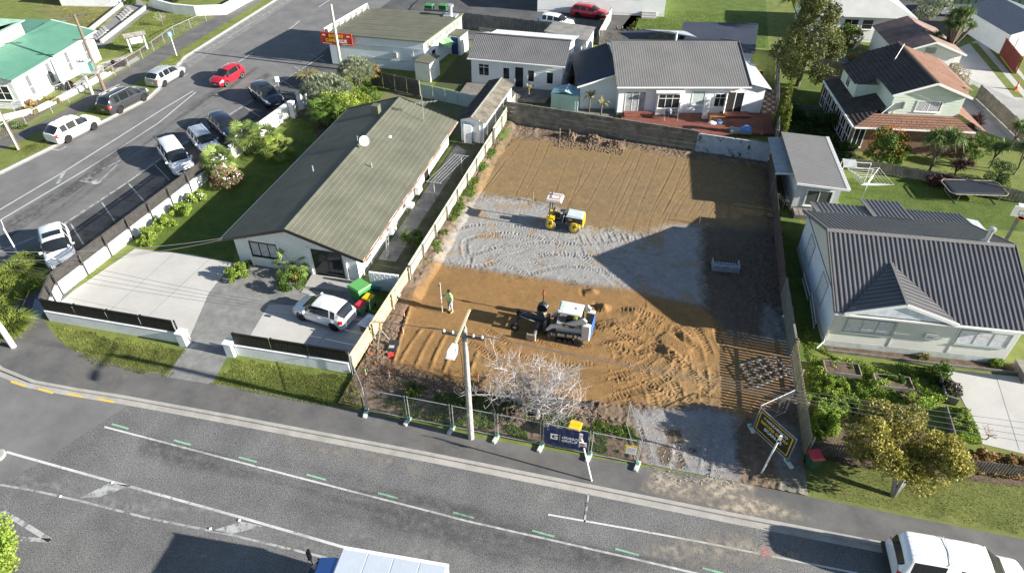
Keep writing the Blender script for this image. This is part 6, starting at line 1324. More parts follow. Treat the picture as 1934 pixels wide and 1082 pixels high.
# ================================================================== tandem roller
RY = paint('roller_yellow', (.68,.47,.015), .35, .3); RB = paint('roller_navy', (.015,.02,.045), .4, .3); GRYL = mat('roller_bonnet', (.42,.48,.50), var=.08, scale=2, rough=.5)
rl = thing('tandem_roller', 'yellow and navy tandem roller with white canopy on the gravel', 'roller', (-5.8,40.2,.06), R(-2))
for x in (-.88,.88):
    d = MB().lathe((x,0,.36),[(.02,-.6),(.37,-.6),(.40,-.57),(.40,.57),(.37,.6),(.02,.6)],28,'y').build('drum', mat('drum_steel',(.25,.24,.22),var=.15,rough=.4,metal=.6), rl, smooth=False)
    for s in (-1,1):
        yk = MB(); q = [(x-.24,.38),(x-.16,.2),(x+.16,.2),(x+.24,.38),(x+.2,.74),(x+.12,.9),(x-.12,.9),(x-.2,.74)]; n = 8; ya, yb = s*.66-.05, s*.66+.05
        yk.add([(a,ya,b) for a, b in q]+[(a,yb,b) for a, b in q],[tuple(range(n)),tuple(range(2*n-1,n-1,-1))]+[(i,n+i,n+(i+1)%n,(i+1)%n) for i in range(n)]); yo_ = yk.build('drum_yoke', RY, rl)
        MB().disc((x,s*.72,.34),.15,.05,'y',14).build('hub', RY, yo_); MB().bbox(x-.07,x+.07,s*.72-.01,s*.72+.01,.36,.68).build('slot', DARK, yo_)
MB().cbox((.78,0,.98),(1.25,1.05,.5),0,.08).build('engine_body', RB, rl); MB().cbox((.95,0,.62),(.7,1.12,.35),0,.05).build('engine_skirt', RY, rl)
MB().add([(.2,-.5,1.23),(1.42,-.5,1.2),(1.42,.5,1.2),(.2,.5,1.23),(.3,-.42,1.36),(1.34,-.42,1.30),(1.34,.42,1.30),(.3,.42,1.36)],((4,5,6,7),(0,1,5,4),(1,2,6,5),(2,3,7,6),(3,0,4,7))).build('bonnet', GRYL, rl)
MB().cbox((1.44,0,.85),(.1,1.0,.7),0,.03).build('rear_panel', RY, rl)
for s in (-1,1):
    q = Wall((.25,s*.526),(1.2,s*.526)) if s < 0 else Wall((1.2,s*.526),(.25,s*.526)); text(rl,'VEC',q,.15,1.0,.16,YEL,.006,bold=.004)
MB().cbox((-.35,0,.66),(1.0,1.0,.22),0,.05).build('platform', RB, rl); bar(MB(),(-.9,0,.75),(.3,0,.6),.5,.2).build('articulation', RY, rl)
MB().cbox((-.88,0,.92),(.62,1.1,.22),0,.06).build('front_body', RY, rl)
MB().cbox((-.52,0,.98),(.42,.45,.2),0,.05).build('seat', DARK, rl); MB().cbox((-.74,0,1.22),(.12,.45,.5),0,.05).build('seat_back', DARK, rl)
MB().cbox((.02,0,1.05),(.18,.6,.6),0,.04).build('console', DARK, rl); MB().lathe((-.1,0,1.38),[(.19,0),(.21,.015),(.19,.03)],14).build('steering_wheel', DARK, rl)
for s in (-1,1): MB().tube([(-.98,s*.5,.85),(-.95,s*.46,2.28)], .045, 6).build('canopy_post', BOBD, rl); MB().tube([(.0,s*.5,.7),(.05,s*.5,1.25),(.12,s*.4,1.25)], .02,5).build('handrail', STEEL, rl)
cn = MB().cbox((-.72,0,2.32),(1.15,1.0,.1),0,.04).build('canopy', BOBW, rl); 
for y in (-.42,.42): MB().tube([(-1.22,y*.95,2.4),(-.22,y*.95,2.4)], .085, 8).build('canopy_roll', BOBW, cn)
MB().bbox(-1.05,-.35,-.22,.22,2.375,2.40).build('canopy_window', mat('canopy_orange',(.45,.18,.07),rough=.6), cn); MB().bbox(-.95,-.45,-.12,.12,2.401,2.42).build('canopy_label', WHITE, cn)
MB().lathe((-1.0,.3,2.4),[(.05,0),(.05,.16),(.02,.2)],8).build('beacon', DARK, rl)
# ================================================================== plants
def leafmat(name, c, c2, trans=.25, rough=.6): return mat(name, c, c2, scale=1.6, rough=rough, bump=0, fine=.25, bscale=9, trans=trans, spec=.3, attr='tint')
L_OLIVE = leafmat('leaf_olive', (.20,.20,.042), (.36,.31,.075)); L_MID = leafmat('leaf_mid', (.058,.123,.020), (.131,.203,.036)); L_DARK = leafmat('leaf_dark', (.032,.070,.017), (.072,.123,.029)); L_LIME = leafmat('leaf_lime', (.17,.27,.035), (.29,.37,.07)); L_GREY = leafmat('leaf_grey', (.20,.24,.15), (.34,.37,.24)); L_CYP = leafmat('leaf_cypress', (.102,.138,.022), (.174,.189,.036)); L_FLAX = leafmat('leaf_flax', (.13,.19,.03), (.27,.32,.06)); L_CAB = leafmat('leaf_cabbage', (.080,.138,.036), (.203,.261,.080)); L_GOLD = leafmat('leaf_gold', (.22,.19,.045), (.34,.28,.08)); L_PURP = leafmat('leaf_purple', (.051,.026,.029), (.102,.051,.051)); L_PALM = leafmat('leaf_palm', (.102,.167,.036), (.232,.290,.072)); L_RED = leafmat('leaf_red', (.435,.145,.043), (.609,.290,.072)); L_BRN = leafmat('leaf_brown', (.290,.189,.087), (.435,.304,.145)); L_BLK = leafmat('leaf_black', (.017,.014,.017), (.043,.032,.032))
BARK = mat('bark', (.16,.135,.105), var=.3, scale=5, rough=.95, bump=.6, bscale=15); BARKP = mat('pale_bark', (.30,.28,.26), var=.25, scale=6, rough=.95, bump=.4, bscale=18); TWIG = mat('pale_twig', (.30,.28,.27), (.44,.42,.41), scale=4, rough=.95, bump=.2)
def settint(me, t, k):
    ca = me.color_attributes.new('tint', 'FLOAT_COLOR', 'POINT'); t = np.repeat(np.asarray(t), k); ca.data.foreach_set('color', np.stack([t, t, t, np.ones_like(t)], -1).astype(np.float32).ravel())
def quads(P, D, S, w, name, m, tint=None, parent=None, kindstuff=False, smooth=False):
    """Leaf quads: base P, direction D (length included), side vector S scaled by w."""
    n = len(P); S = S*np.asarray(w).reshape(-1,1)
    V = np.stack([P-S*.35, P+D*.45-S, P+D, P+D*.45+S], 1).reshape(-1,3); F_ = np.arange(4*n).reshape(n,4)
    me = npmesh(name, V, F_, m); settint(me, np.ones(n) if tint is None else tint, 4)
    o = link(name, me, None, parent)
    return o
def rdir(n): v = rng.normal(size=(n,3)); return v/np.linalg.norm(v, axis=1)[:,None]
def crown(blobs, n, size, m, name='crown', parent=None, droop=0.0, shell=.55, tintv=.25, flat=0.0):
    """Leaves through a crown made of many uneven blobs: (x,y,z,rx,ry,rz)."""
    B = np.array(blobs, float); wts = (B[:,3]*B[:,4]*B[:,5])**.67; idx = rng.choice(len(B), n, p=wts/wts.sum()); u = rdir(n); r_ = (shell+(1-shell)*rng.random(n))**.8
    P = B[idx,:3]+u*B[idx,3:6]*r_[:,None]
    D = u*.6+rdir(n)*.9; D[:,2] -= droop; D /= np.linalg.norm(D,axis=1)[:,None]; D *= (size*(.6+.8*rng.random(n)))[:,None]
    S = np.cross(D, rdir(n)); S /= (np.linalg.norm(S,axis=1)[:,None]+1e-9)
    bt = 1+tintv*(rng.random(len(B))*2-1); t = bt[idx]*(1+.3*(rng.random(n)-.5))
    return quads(P, D, S, size*.38*np.ones(n), name, m, t, parent)
def blobset(c, R3, k, br, seed=0, flatbottom=-1.0):
    r_ = np.random.default_rng(seed); out = []
    while len(out) < k:
        u = r_.normal(size=3); u /= np.linalg.norm(u); q = u*(.35+.65*r_.random()**.5)
        if q[2] < flatbottom: continue
        s = br*(.6+.8*r_.random()); out.append((c[0]+q[0]*R3[0],c[1]+q[1]*R3[1],c[2]+q[2]*R3[2],s,s,s*.8))
    return out
def trunk(pts, r0, r1, m, parent, name='trunk'): return MB().tube(pts, r0, 8, r1=r1).build(name, m, parent, smooth=True)
def bush(name, label, cat, p, R3, n, size, m, k=14, seed=1, z=None, extra=None, group=None, br=.42, stem=True):
    t = thing(name, label, cat, (p[0],p[1],0), group=group); zz = R3[2]*.95 if z is None else z
    crown(blobset((0,0,zz), R3, k, br*min(R3), seed, -.7), n, size, m, 'foliage', t)
    if stem: trunk([(0,0,0),(.03,.02,zz*.6)], .05, .02, BARK, t, 'stem')
    if extra:
        for cnt, r_, mm, nm in extra:
            b = MB()
            for _ in range(cnt):
                u = rdir(1)[0]; 
                if u[2] < -.3: u[2] = -u[2]
                q = (u[0]*R3[0]*1.05,u[1]*R3[1]*1.05,zz+u[2]*R3[2]*1.05); b.lathe(q,[(.01,-r_),(r_*.8,-r_*.5),(r_,0),(r_*.8,r_*.5),(.01,r_)],6)
            o = b.build(nm, mm, t); o['kind'] = 'stuff'
    return t
def swords(centers, n, length, width, m, name='leaves', parent=None, droop=.5, up=.3, spread=1.0):
    """Rosettes of sword leaves: each leaf bends over in two segments."""
    P, T = [], []; V, F_ = [], []; tint = []
    for (x,y,z,s) in centers:
        for i in range(n):
            u = rdir(1)[0]; u[2] = abs(u[2])*.8*spread**0+up-.35*rng.random(); u /= np.linalg.norm(u); l = length*s*(.7+.5*rng.random()); sd_ = np.cross(u,(0,0,1)); sd_ /= np.linalg.norm(sd_)+1e-9; w = width*s
            a = np.array((x,y,z)); b = a+u*l*.55; c = b+u*l*.45; c[2] -= droop*l*(.4+.6*rng.random())*(1-.5*abs(u[2])); o = len(V)
            V += [a-sd_*w*.4,a+sd_*w*.4,b+sd_*w*.55,b-sd_*w*.55,c]; F_ += [(o,o+1,o+2,o+3),(o+3,o+2,o+4,o+4)]; tint.append(.65+.7*rng.random())
    me = bpy.data.meshes.new(name); me.from_pydata([tuple(v) for v in V], [], [q if q[2] != q[3] else q[:3] for q in F_]); me.materials.append(m); settint(me, tint, 5); me.update()
    return link(name, me, None, parent)
def cabbage(label, p, heads, n=80, ln=.75, w=.05, m=None, droop=.6, tr=.13, name='cabbage_tree', dead=True):
    t = thing(name, label, 'tree', (p[0],p[1],0)); hx = heads
    zf = min(h[2] for h in hx)*.55
    trunk([(0,0,0),(.05,0,zf*.6),(.0,.05,zf)], tr, tr*.75, BARK, t)
    for h in hx: trunk([(0,.05,zf-.05),(h[0]*.5,h[1]*.5,zf+(h[2]-zf)*.5),(h[0],h[1],h[2])], tr*.7, tr*.4, BARK, t, 'limb')
    swords([(h[0],h[1],h[2],h[3]) for h in hx], n, ln, w, m or L_CAB, 'crown', t, droop)
    return t
def fan_palm(label, p, h, n=22, r_=.55, m=None, lean=(0,0)):
    t = thing('fan_palm', label, 'palm', (p[0],p[1],0)); trunk([(0,0,0),(lean[0]*.5,lean[1]*.5,h*.5),(lean[0],lean[1],h)], .16, .13, BARK, t); m = m or L_PALM
    V, F_, tint = [], [], []; st = MB()
    for i in range(n):
        a = 2*math.pi*(i*.618); e = -.5+1.7*(i/n); d = np.array((math.cos(a)*math.cos(e),math.sin(a)*math.cos(e),math.sin(e))); c = np.array((lean[0],lean[1],h))+d*(.75+.25*rng.random()); st.tube([(lean[0],lean[1],h),tuple(c)], .018, 4)
        nrm = np.cross(d,(0,0,1)); nrm /= np.linalg.norm(nrm)+1e-9; upv = np.cross(nrm,d); s = 1.35*r_*(.8+.4*rng.random()); tt = .7+.6*rng.random(); k = 12; tilt = d*.8+upv*(-.3)
        tilt /= np.linalg.norm(tilt)
        for j in range(k):
            f0, f1 = [(-1.9+3.8*q/k) for q in (j+.1,j+.9)]; o = len(V); A = c+(tilt*math.cos(f0)+nrm*math.sin(f0))*s*.62; B_ = c+(tilt*math.cos(f1)+nrm*math.sin(f1))*s*.62; fm_ = (f0+f1)/2; T_ = c+(tilt*math.cos(fm_)+nrm*math.sin(fm_))*s; T_[2] -= .12*s; A[2] += .03*s
            V += [c,A,T_,B_]; F_.append((o,o+1,o+2,o+3)); tint.append(tt*(.9+.2*(j%2)))
    me = bpy.data.meshes.new('fronds'); me.from_pydata([tuple(v) for v in V], [], F_); me.materials.append(m); settint(me, tint, 4); me.update(); link('fronds', me, None, t); o = st.build('frond_stalks', m, t); o['kind'] = 'stuff'
    settint(o.data, np.ones(len(o.data.vertices)), 1); return t
def tussock(label, p, r_, h, m, n=900, group=None, name='flax_clump', w=.02):
    t = thing(name, label, 'plant', (p[0],p[1],0), group=group); a = rng.random(n)*2*math.pi; q = np.sqrt(rng.random(n))*r_*.55; P = np.stack([np.cos(a)*q,np.sin(a)*q,np.zeros(n)],-1)
    out_ = np.stack([np.cos(a),np.sin(a),np.zeros(n)],-1)+rdir(n)*.35; D1 = out_*(.25+.5*q/r_)[:,None]; D1[:,2] = 1; D1 /= np.linalg.norm(D1,axis=1)[:,None]; l = h*(.7+.5*rng.random(n)); B_ = P+D1*l[:,None]*.7; C_ = B_+out_*(l*.45)[:,None]; C_[:,2] -= l*.15
    S = np.cross(D1, rdir(n)); S /= np.linalg.norm(S,axis=1)[:,None]; S *= w
    V = np.stack([P-S,P+S,B_+S*.8,B_-S*.8,C_+S*.2,C_-S*.2],1).reshape(-1,3); o = np.arange(n)*6; F_ = np.concatenate([np.stack([o,o+1,o+2,o+3],-1),np.stack([o+3,o+2,o+4,o+5],-1)])
    me = npmesh('leaves', V, F_, m); settint(me, .7+.6*rng.random(n), 6); link('leaves', me, None, t); return t
def twigtree(name, label, p, h, spread, levels, m, seed, r0=.16, flare=True, thin=1.0, lean=0.0, kids=(3,4), z0=0.0, loc_z=0.0):
    r_ = random.Random(seed); t = thing(name, label, 'tree', (p[0],p[1],loc_z)); b = MB(); tw = MB()
    def grow(o, d, l, rad, lev):
        n = 3; pts = [o]; dd = d.copy()
        for i in range(n):
            dd = (dd+Vector((r_.uniform(-.25,.25),r_.uniform(-.25,.25),r_.uniform(-.08,.16)))).normalized(); pts.append(pts[-1]+dd*(l/n))
        (b if lev < 2 else tw).tube(pts, rad, 6 if lev < 2 else 4 if lev < 4 else 3, r1=rad*.62, cap=False)
        if lev >= levels: return
        for k in range(r_.randint(*kids)):
            f = r_.uniform(.45,1.0); q = pts[min(n,int(f*n)+ (1 if f > .9 else 0))]; ax = Vector((r_.uniform(-1,1),r_.uniform(-1,1),r_.uniform(-.25,.5))).normalized(); nd = (dd*.55+ax*.95*spread).normalized()
            if nd.z < -.15: nd.z = abs(nd.z)*.3
            grow(q, nd, l*r_.uniform(.6,.85), rad*.55*thin, lev+1)
    tp = [Vector((0,0,z0)),Vector((.05,.0,h*.16)),Vector((.02,.04,h*.28))]; MB().tube(tp,r0*1.15,9,r1=r0*.85).build('trunk', BARKP if m is TWIG else BARK, t, smooth=True)
    for k in range(5):
        a = 2*math.pi*k/5+r_.uniform(-.3,.3); grow(tp[-1]-Vector((0,0,.05)), Vector((math.cos(a)*spread,math.sin(a)*spread,.55)).normalized(), h*.34*r_.uniform(.8,1.2), r0*.55, 1)
    b.build('limbs', m, t, smooth=True)['kind'] = 'stuff'; tw.build('twigs', m, t)['kind'] = 'stuff'; return t
def grass(name, poly, n, h, m, w=.012, lean=.5, label=None, mask=None):
    """Blades over a polygon as one stuff object."""
    xs = [p[0] for p in poly]; ys = [p[1] for p in poly]; X_ = rng.uniform(min(xs),max(xs),n*2); Y_ = rng.uniform(min(ys),max(ys),n*2); k = sdpoly(X_,Y_,poly) > .9*(fbm(X_,Y_,1.6,3,79)-.42)
    if mask is not None: k &= mask(X_,Y_)
    X_, Y_ = X_[k][:n], Y_[k][:n]; n = len(X_); hz_ = np.array([lot_z(a,b) if (-14.6 < a < 9.4 and 21 < b < 55) else 0.0 for a, b in zip(X_,Y_)])
    P = np.stack([X_,Y_,hz_],-1); D = rdir(n)*lean; D[:,2] = 1; D /= np.linalg.norm(D,axis=1)[:,None]; hh = h*(.4+.9*fbm(X_,Y_,.9,3,77))*(.6+.7*rng.random(n)); D *= hh[:,None]*.8; a = rng.random(n)*math.pi; S = np.stack([np.cos(a),np.sin(a),np.zeros(n)],-1)*w
    V = np.stack([P-S,P+S,P+D],1).reshape(-1,3); me = npmesh(name, V, np.arange(3*n).reshape(n,3), m); settint(me, (.25+1.5*fbm(X_,Y_,.7,4,78))*(.6+.8*rng.random(n)), 3)
    return tag(link(name, me, None), kind='stuff')
# ---- grass stuff
G_BERM = leafmat('blade_berm', (.15,.19,.045), (.27,.29,.085), .35); G_LAWN = leafmat('blade_lawn', (.10,.165,.025), (.18,.245,.05), .35)
berm1 = gs([(98,612),(350,660),(345,668),(310,712),(180,690),(125,650)]); berm2 = gs([(445,678),(664,712),(690,740),(690,776),(520,750),(405,725)])
grass('verge_grass', berm1, 15000, .09, G_BERM, .014); grass('verge_grass', berm2, 15000, .085, G_BERM, .014)
grass('verge_grass', [(6.9,21.15),(9.6,23.5),(22,24.2),(22,21.1)], 20000, .06, G_BERM, .013)
grass('lawn_grass', gs([(258,468),(330,395),(390,350),(440,305),(560,222),(600,215),(610,250),(445,460),(440,492),(362,478)]), 40000, .06, G_LAWN, .012)
grass('lawn_grass', [(11,46.6),(16,47),(28.5,47.5),(28.5,53.2),(22,53.8),(14.4,52),(14.2,47.2)], 26000, .06, G_LAWN, .014)
grass('lawn_grass', [(9.75,24),(9.75,31.4),(11,31.6),(11,39),(9.6,46),(9.4,31)], 12000, .07, G_LAWN, .013)
grass('lawn_grass', [(-6.5,80.3),(10.4,80.8),(11,92),(-4,92)], 16000, .1, G_LAWN, .03)
grass('bank_grass', gs([(190,95),(260,30),(300,15),(420,28),(345,62),(250,112)]), 16000, .09, G_BERM, .025)
grass('bank_grass', gs([(20,0),(100,15),(185,62),(250,5),(200,-5)]), 12000, .1, leafmat('blade_dry',(.160,.167,.043), (.275,.254,.087),.2), .03)
grass('verge_grass', gs([(20,285),(92,262),(90,278),(40,300)]), 3500, .09, G_BERM, .015); grass('verge_grass', gs([(140,225),(180,195),(270,165),(270,185),(190,222)]), 4500, .09, G_BERM, .015); grass('verge_grass', gs([(305,122),(342,102),(345,118),(300,132)]), 2000, .09, G_BERM, .015)
WEED = leafmat('weed_leaf', (.087,.152,.026), (.189,.261,.051))
gm_ = lambda a, b: fbm(a,b,1.1,4,40) > .47
grass('weed_patch', [(-13.0,21.0),(1.3,21.0),(1.0,23.0),(-13.4,23.3)], 20000, .13, WEED, .02, .8, mask=gm_)
grass('weed_patch', [(-14.5,34),(-13.5,34),(-13.2,52),(-13.95,52)], 7000, .2, WEED, .025, .8, mask=lambda a, b: fbm(a,b,1.4,4,44) > .48)
grass('fallen_leaves', berm1, 900, .05, L_BRN, .06, 3.0); grass('fallen_leaves', [(7,21.2),(9.6,23.3),(21,24),(21,21.2)], 1300, .035, L_BRN, .045, 3.0)
# ---- trees
tb = thing('olive_leaved_tree', 'rounded olive-green tree with forked pale trunk on the right berm', 'tree', (13.3,21.9,0))
for a in ((.35,.5,1.6),(-.3,.6,1.5),(.9,.9,1.9)): trunk([(0,0,0),(a[0]*.4,a[1]*.4,a[2]*.5),a], .12, .06, BARKP, tb, 'trunk' if a[0] == .35 else 'limb')
bl = blobset((.05,1.3,2.35),(2.9,1.9,1.05),64,.55,5,-.6)
crown(bl, 21000, .125, L_OLIVE, 'crown', tb, .1, .6, .35)
t2 = thing('glossy_tree', 'bright green leafy tree crown in the bottom left corner', 'tree', (*g(-40,1075,2.0),0)); trunk([(0,0,0),(0,0,2.2)], .14, .08, BARK, t2); crown(blobset((.2,.2,2.6),(1.25,1.2,1.3),30,.5,9), 9000, .12, L_LIME, 'crown', t2, .1, .6, .3)
# bare lichen-covered tree in front
twigtree('bare_tree', 'bare pale tree with spreading twigs behind the navy banner', (-4.1,22.55), 4.9, 1.6, 5, TWIG, 12, .19, kids=(4,5), loc_z=.1, thin=.88)
# big tree and neighbours at the top
big = thing('tall_tree', 'tall dense olive-green tree behind the white villa fence', 'tree', (12.9,70.6,0)); trunk([(0,0,0),(.1,0,3),(.1,.1,6)], .25, .12, BARK, big)
bl = []; r_ = np.random.default_rng(4)
for k in range(60):
    z = 1.2+7.6*r_.random(); rr_ = 3.0*(1-abs(z-3.6)/6.2)**.7; a = r_.random()*6.28; q = rr_*(.45+.55*r_.random()); bl.append((math.cos(a)*q,math.sin(a)*q,z,.75,.75,.85))
crown(bl, 17000, .2, leafmat('leaf_tall',(.087,.109,.029), (.181,.189,.065)), 'crown', big, .15, .5, .4)
cabbage('shaggy cabbage tree cluster above the tall olive tree', (13.2,79.5), [(-.8,0,6.4,1.3),(.7,.3,7.0,1.3),(0,-.8,5.6,1.2),(1.6,-.2,6.0,1.2),(-1.6,.2,5.6,1.1)], 220, 1.2, .07, L_CAB, .8)
for i, (x, y, h, r0) in enumerate(((10.25,59.6,4.6,.42),(10.35,60.6,4.0,.36),(10.45,57.9,3.2,.30))):
    t = thing('cypress', ['tallest narrow golden cypress by the villa fence','middle narrow golden cypress by the villa fence','shortest narrow cypress nearest the cabin roof'][i], 'tree', (x,y,0), group='narrow cypresses'); trunk([(0,0,0),(0,0,h*.8)], .07, .03, BARK, t); crown([(r0*.3*math.cos(k*2.4),r0*.3*math.sin(k*2.4),h*(k+.5)/22,r0*(1-.7*(k/22)**3),r0*(1-.7*(k/22)**3),h/14) for k in range(22)], 4200, .13, L_CYP, 'crown', t, -.5, .6, .3)
bush('orange_bush','round citrus bush covered in orange fruit in front of the green house','tree',g(1664,312),(1.55,1.35,1.55),11000,.13,L_MID,34,3,z=1.7,extra=((230,.042,paint('orange_fruit',(.62,.20,.01),.5),'fruit'),),br=.36)
def ball(c, r_, n, s, seed):
    q = np.random.default_rng(seed); o = []
    for _ in range(n):
        u = q.normal(size=3); u[2] += .25; u /= np.linalg.norm(u); o.append((c[0]+u[0]*r_,c[1]+u[1]*r_,c[2]+u[2]*r_*.8,s))
    return o
cabbage('large many-headed cabbage tree beside the garage drive', (28.3,79.2), ball((.2,.2,4.9),1.35,26,.85,5)+[(-1.7,-.3,3.5,.8),(-1.5,0,3.2,.8)], 90, .95, .07, L_CAB, .7, .2)
cabbage('cabbage tree with two shaggy heads beside the citrus bush', (21.8,54.8), ball((-.5,0,2.9),.35,6,1,6)+ball((.85,.3,3.1),.35,6,1,7), 90, 1.05, .07, L_CAB, .75, .13)
for i, (px, hh, mm, lab) in enumerate((((1868,318),1.8,L_CAB,'low cabbage palm in the shrubbery left of the trampoline corner'),((1915,330),2.2,L_CAB,'cabbage palm at the right edge behind the trampoline'),((1905,285),2.0,L_CAB,'cabbage palm at the right edge above the shrubbery'),((1800,335),1.2,L_PURP,'purple cabbage palm between citrus bush and trampoline'),((1825,262),1.5,L_PURP,'small purple cabbage palm against the terracotta roof edge'))):
    cabbage(lab, g(*px), ball((.2,.1,hh),.4,5,.9,i), 80, .9, .06, mm, .6, .08)
for i, (px, R3, mm, lab) in enumerate((((1840,300),(1.2,1.0,1.1),L_MID,'leafy green shrub between the two purple cabbage palms'),((1880,350),(1.3,1.1,1.0),L_DARK,'dark shrub behind the trampoline corner'),((1770,350),(1.0,.6,.5),L_PURP,'low dark shrub on the fence left of the trampoline'),((1845,355),(1.6,.5,.45),L_DARK,'low dark hedge along the fence behind the trampoline'),((1600,285),(.7,.5,.5),L_DARK,'dark shrub beside the lean-to roof'),((1540,240),(1.7,.9,.8),L_DARK,'dark hedge shrub below the cabin in shade'),((1500,228),(1.2,.9,.9),L_DARK,'dark round shrub beside the cypresses'),((1580,248),(1.3,.8,.8),L_DARK,'dark shrub below the veranda windows'))):
    bush('shrub', lab, 'shrub', g(*px), R3, 3000, .12, mm, 16, 20+i)
bush('shrub','bare grey twiggy shrub by the curving fence','shrub',g(1800,165),(1.3,1.1,1.2),2500,.14,leafmat('leaf_bare',(.232,.203,.145), (.348,.304,.217)),16,31); bush('shrub','grey-green olive shrub hiding the parked blue car','shrub',g(1745,34),(2.2,1.6,1.7),4500,.16,L_GREY,20,32)
bush('shrub','dark climbing shrub on the bungalow wall','shrub',g(1640,62),(1.0,.8,1.7),3500,.14,L_DARK,16,33); bush('shrub','round fruit shrub in the fenced vegetable garden','shrub',g(1600,85),(1.3,1.2,1.1),3500,.14,L_MID,18,34,extra=((40,.06,paint('orange_fruit',(.62,.20,.01)),'fruit'),))
twigtree('bare_fruit_tree','bare grey fruit tree in the fenced garden below the bungalow',g(1565,95),2.6,1.1,3,BARK,5,.08); bush('shrub','dark shrub row along the bungalow garden edge','shrub',g(1570,60),(2.2,.8,.7),2600,.15,L_DARK,14,35); bush('shrub','low brown shrub beside the weedy garden wall','shrub',g(1620,115),(1.2,1.0,.5),2000,.14,L_BRN,14,36)
# shop corner cluster
def dome(label, p, R3, n, m, z, ln=.42, name='yucca_tree', seed=2):
    t = thing(name, label, 'tree', (p[0],p[1],0)); r_ = np.random.default_rng(seed); hs = []
    for k in range(n):
        u = r_.normal(size=3); u[2] = abs(u[2])*.9+.05; u /= np.linalg.norm(u); hs.append((u[0]*R3[0],u[1]*R3[1],z+u[2]*R3[2],.8+.5*r_.random()))
    for k in range(7): a = k*.9; trunk([(0,0,0),(.35*math.cos(a),.35*math.sin(a),z*.6),(R3[0]*.6*math.cos(a),R3[1]*.6*math.sin(a),z+.2)], .12, .05, BARK, t, 'trunk' if k == 0 else 'limb')
    swords(hs, 18, ln, .045, m, 'crown', t, .25, .35); return t
dome('big domed dragon tree beside the street corner path', g(622,205), (2.3,2.0,1.3), 280, L_GREY, 1.6, .46, seed=3); dome('second domed dragon tree against the shop wall', g(678,168), (1.7,1.5,1.4), 210, L_GREY, 1.5, .46, seed=4)
cabbage('golden-leaved palm clump against the shop wall', g(702,165), [(0,0,1.6,1.0),(.4,.3,1.9,1.0),(.5,-.2,1.3,.9)], 70, .65, .06, L_GOLD, .7, .07, name='golden_palm')
cabbage('small red-leaved palm at the shop fence', g(716,160), [(0,0,1.5,.8)], 60, .55, .06, L_RED, .6, .06, name='red_palm')
def fern(label, p, h, n=14, ln=1.3):
    t = thing('tree_fern', label, 'tree fern', (p[0],p[1],0)); trunk([(0,0,0),(.05,0,h)], .1, .09, BARK, t); P, D, S = [], [], []
    for i in range(n):
        a = 2*math.pi*i/n+.2; d = np.array((math.cos(a),math.sin(a),0)); sdv = np.array((-math.sin(a),math.cos(a),0))
        for k in range(18):
            t_ = (k+1)/18; c = np.array((0,0,h))+d*ln*t_+np.array((0,0,.45*math.sin(t_*2.6)*ln*.5)); l = .28*(1-t_*.7)
            for s in (-1,1): P.append(c); D.append(sdv*s*l+d*l*.4+np.array((0,0,-.05))); S.append(d)
    quads(np.array(P),np.array(D),np.array(S),.04*np.ones(len(P)),'fronds',L_GOLD,.8+.4*rng.random(len(P)),t); return t
fern('yellowing tree fern beside the parking bays', g(588,178), 1.9)
bush('shrub','yellow-green flowering bush beside the olive roof','shrub',g(645,225),(1.9,1.6,1.3),7000,.13,L_LIME,26,40,extra=((60,.05,paint('yellow_fruit',(.6,.42,.03),.5),'fruit'),)); bush('shrub','bushy green shrub under the dragon trees','shrub',g(668,200),(1.7,1.2,1.0),4500,.15,L_FLAX,20,41)
fan_palm('fan palm cluster behind the gate pier', g(615,238), 1.5, 26, .55, L_MID); fan_palm('low fan palm against the shaded roof eave', g(655,240), 1.0, 18, .6, L_MID)
fan_palm('fan palm in front of the long garden wall', g(505,288), 1.3, 26, .55); fan_palm('fan palm left of the garden wall, over the navy car', g(468,290), 1.5, 26, .55); fan_palm('yellowing fan palm at the lawn edge', g(528,300), .9, 18, .5, L_FLAX)
fan_palm('spiky fan palm at the end of the slat fence', g(418,335), 1.3, 26, .65, L_PALM)
bush('rose_bush','loose camellia bush with pink flowers at the lawn edge','shrub',g(432,352),(1.15,.95,.85),4200,.10,leafmat('leaf_rose',(.145,.123,.058), (.232,.217,.102)),20,42,extra=((45,.05,paint('pink_flower',(.55,.14,.22),.6),'flower'),(30,.05,WHITE,'flower')))
bush('agapanthus','small clump of purple flowers on the lawn','plant',g(545,268),(.35,.3,.25),300,.09,leafmat('petal_purple',(.261,.145,.406), (.377,.246,.522)),8,43)
for i, (px, s) in enumerate((((292,452),1.0),((318,428),.9),((345,405),.95),((372,382),.8),((278,462),.6))):
    bush('hedge_shrub',['lime shrub second from the driveway against the white plinth','lime shrub in the middle of the plinth bed','lime shrub beyond the middle of the plinth bed','white-flowered lime shrub at the far end of the plinth bed','smallest lime shrub beside the driveway corner'][i],'shrub',g(*px),(.85*s,.75*s,.5*s),3000,.09,L_LIME,14,50+i,group='lime shrubs along the plinth',extra=((40,.04,WHITE,'flower'),) if i == 3 else None)
bush('shrub','green shrub at the driveway edge left of the house','shrub',g(452,525),(.62,.95,.45),3800,.09,L_LIME,16,60); bush('shrub','shrub bed in front of the sliding door','shrub',g(556,540),(.8,1.1,.5),4500,.09,L_MID,18,61); fan_palm('small fan palm in the shrub bed before the house', g(556,515), .7, 18, .4)
bush('shrub','small dark plant by the corner of the white house','shrub',g(470,505),(.4,.3,.3),900,.08,L_DARK,8,62); cabbage('small reddish flax in the shrub bed', g(563,540), [(0,0,.45,1.0)], 26, .4, .04, L_RED, .4, .03, name='red_flax')
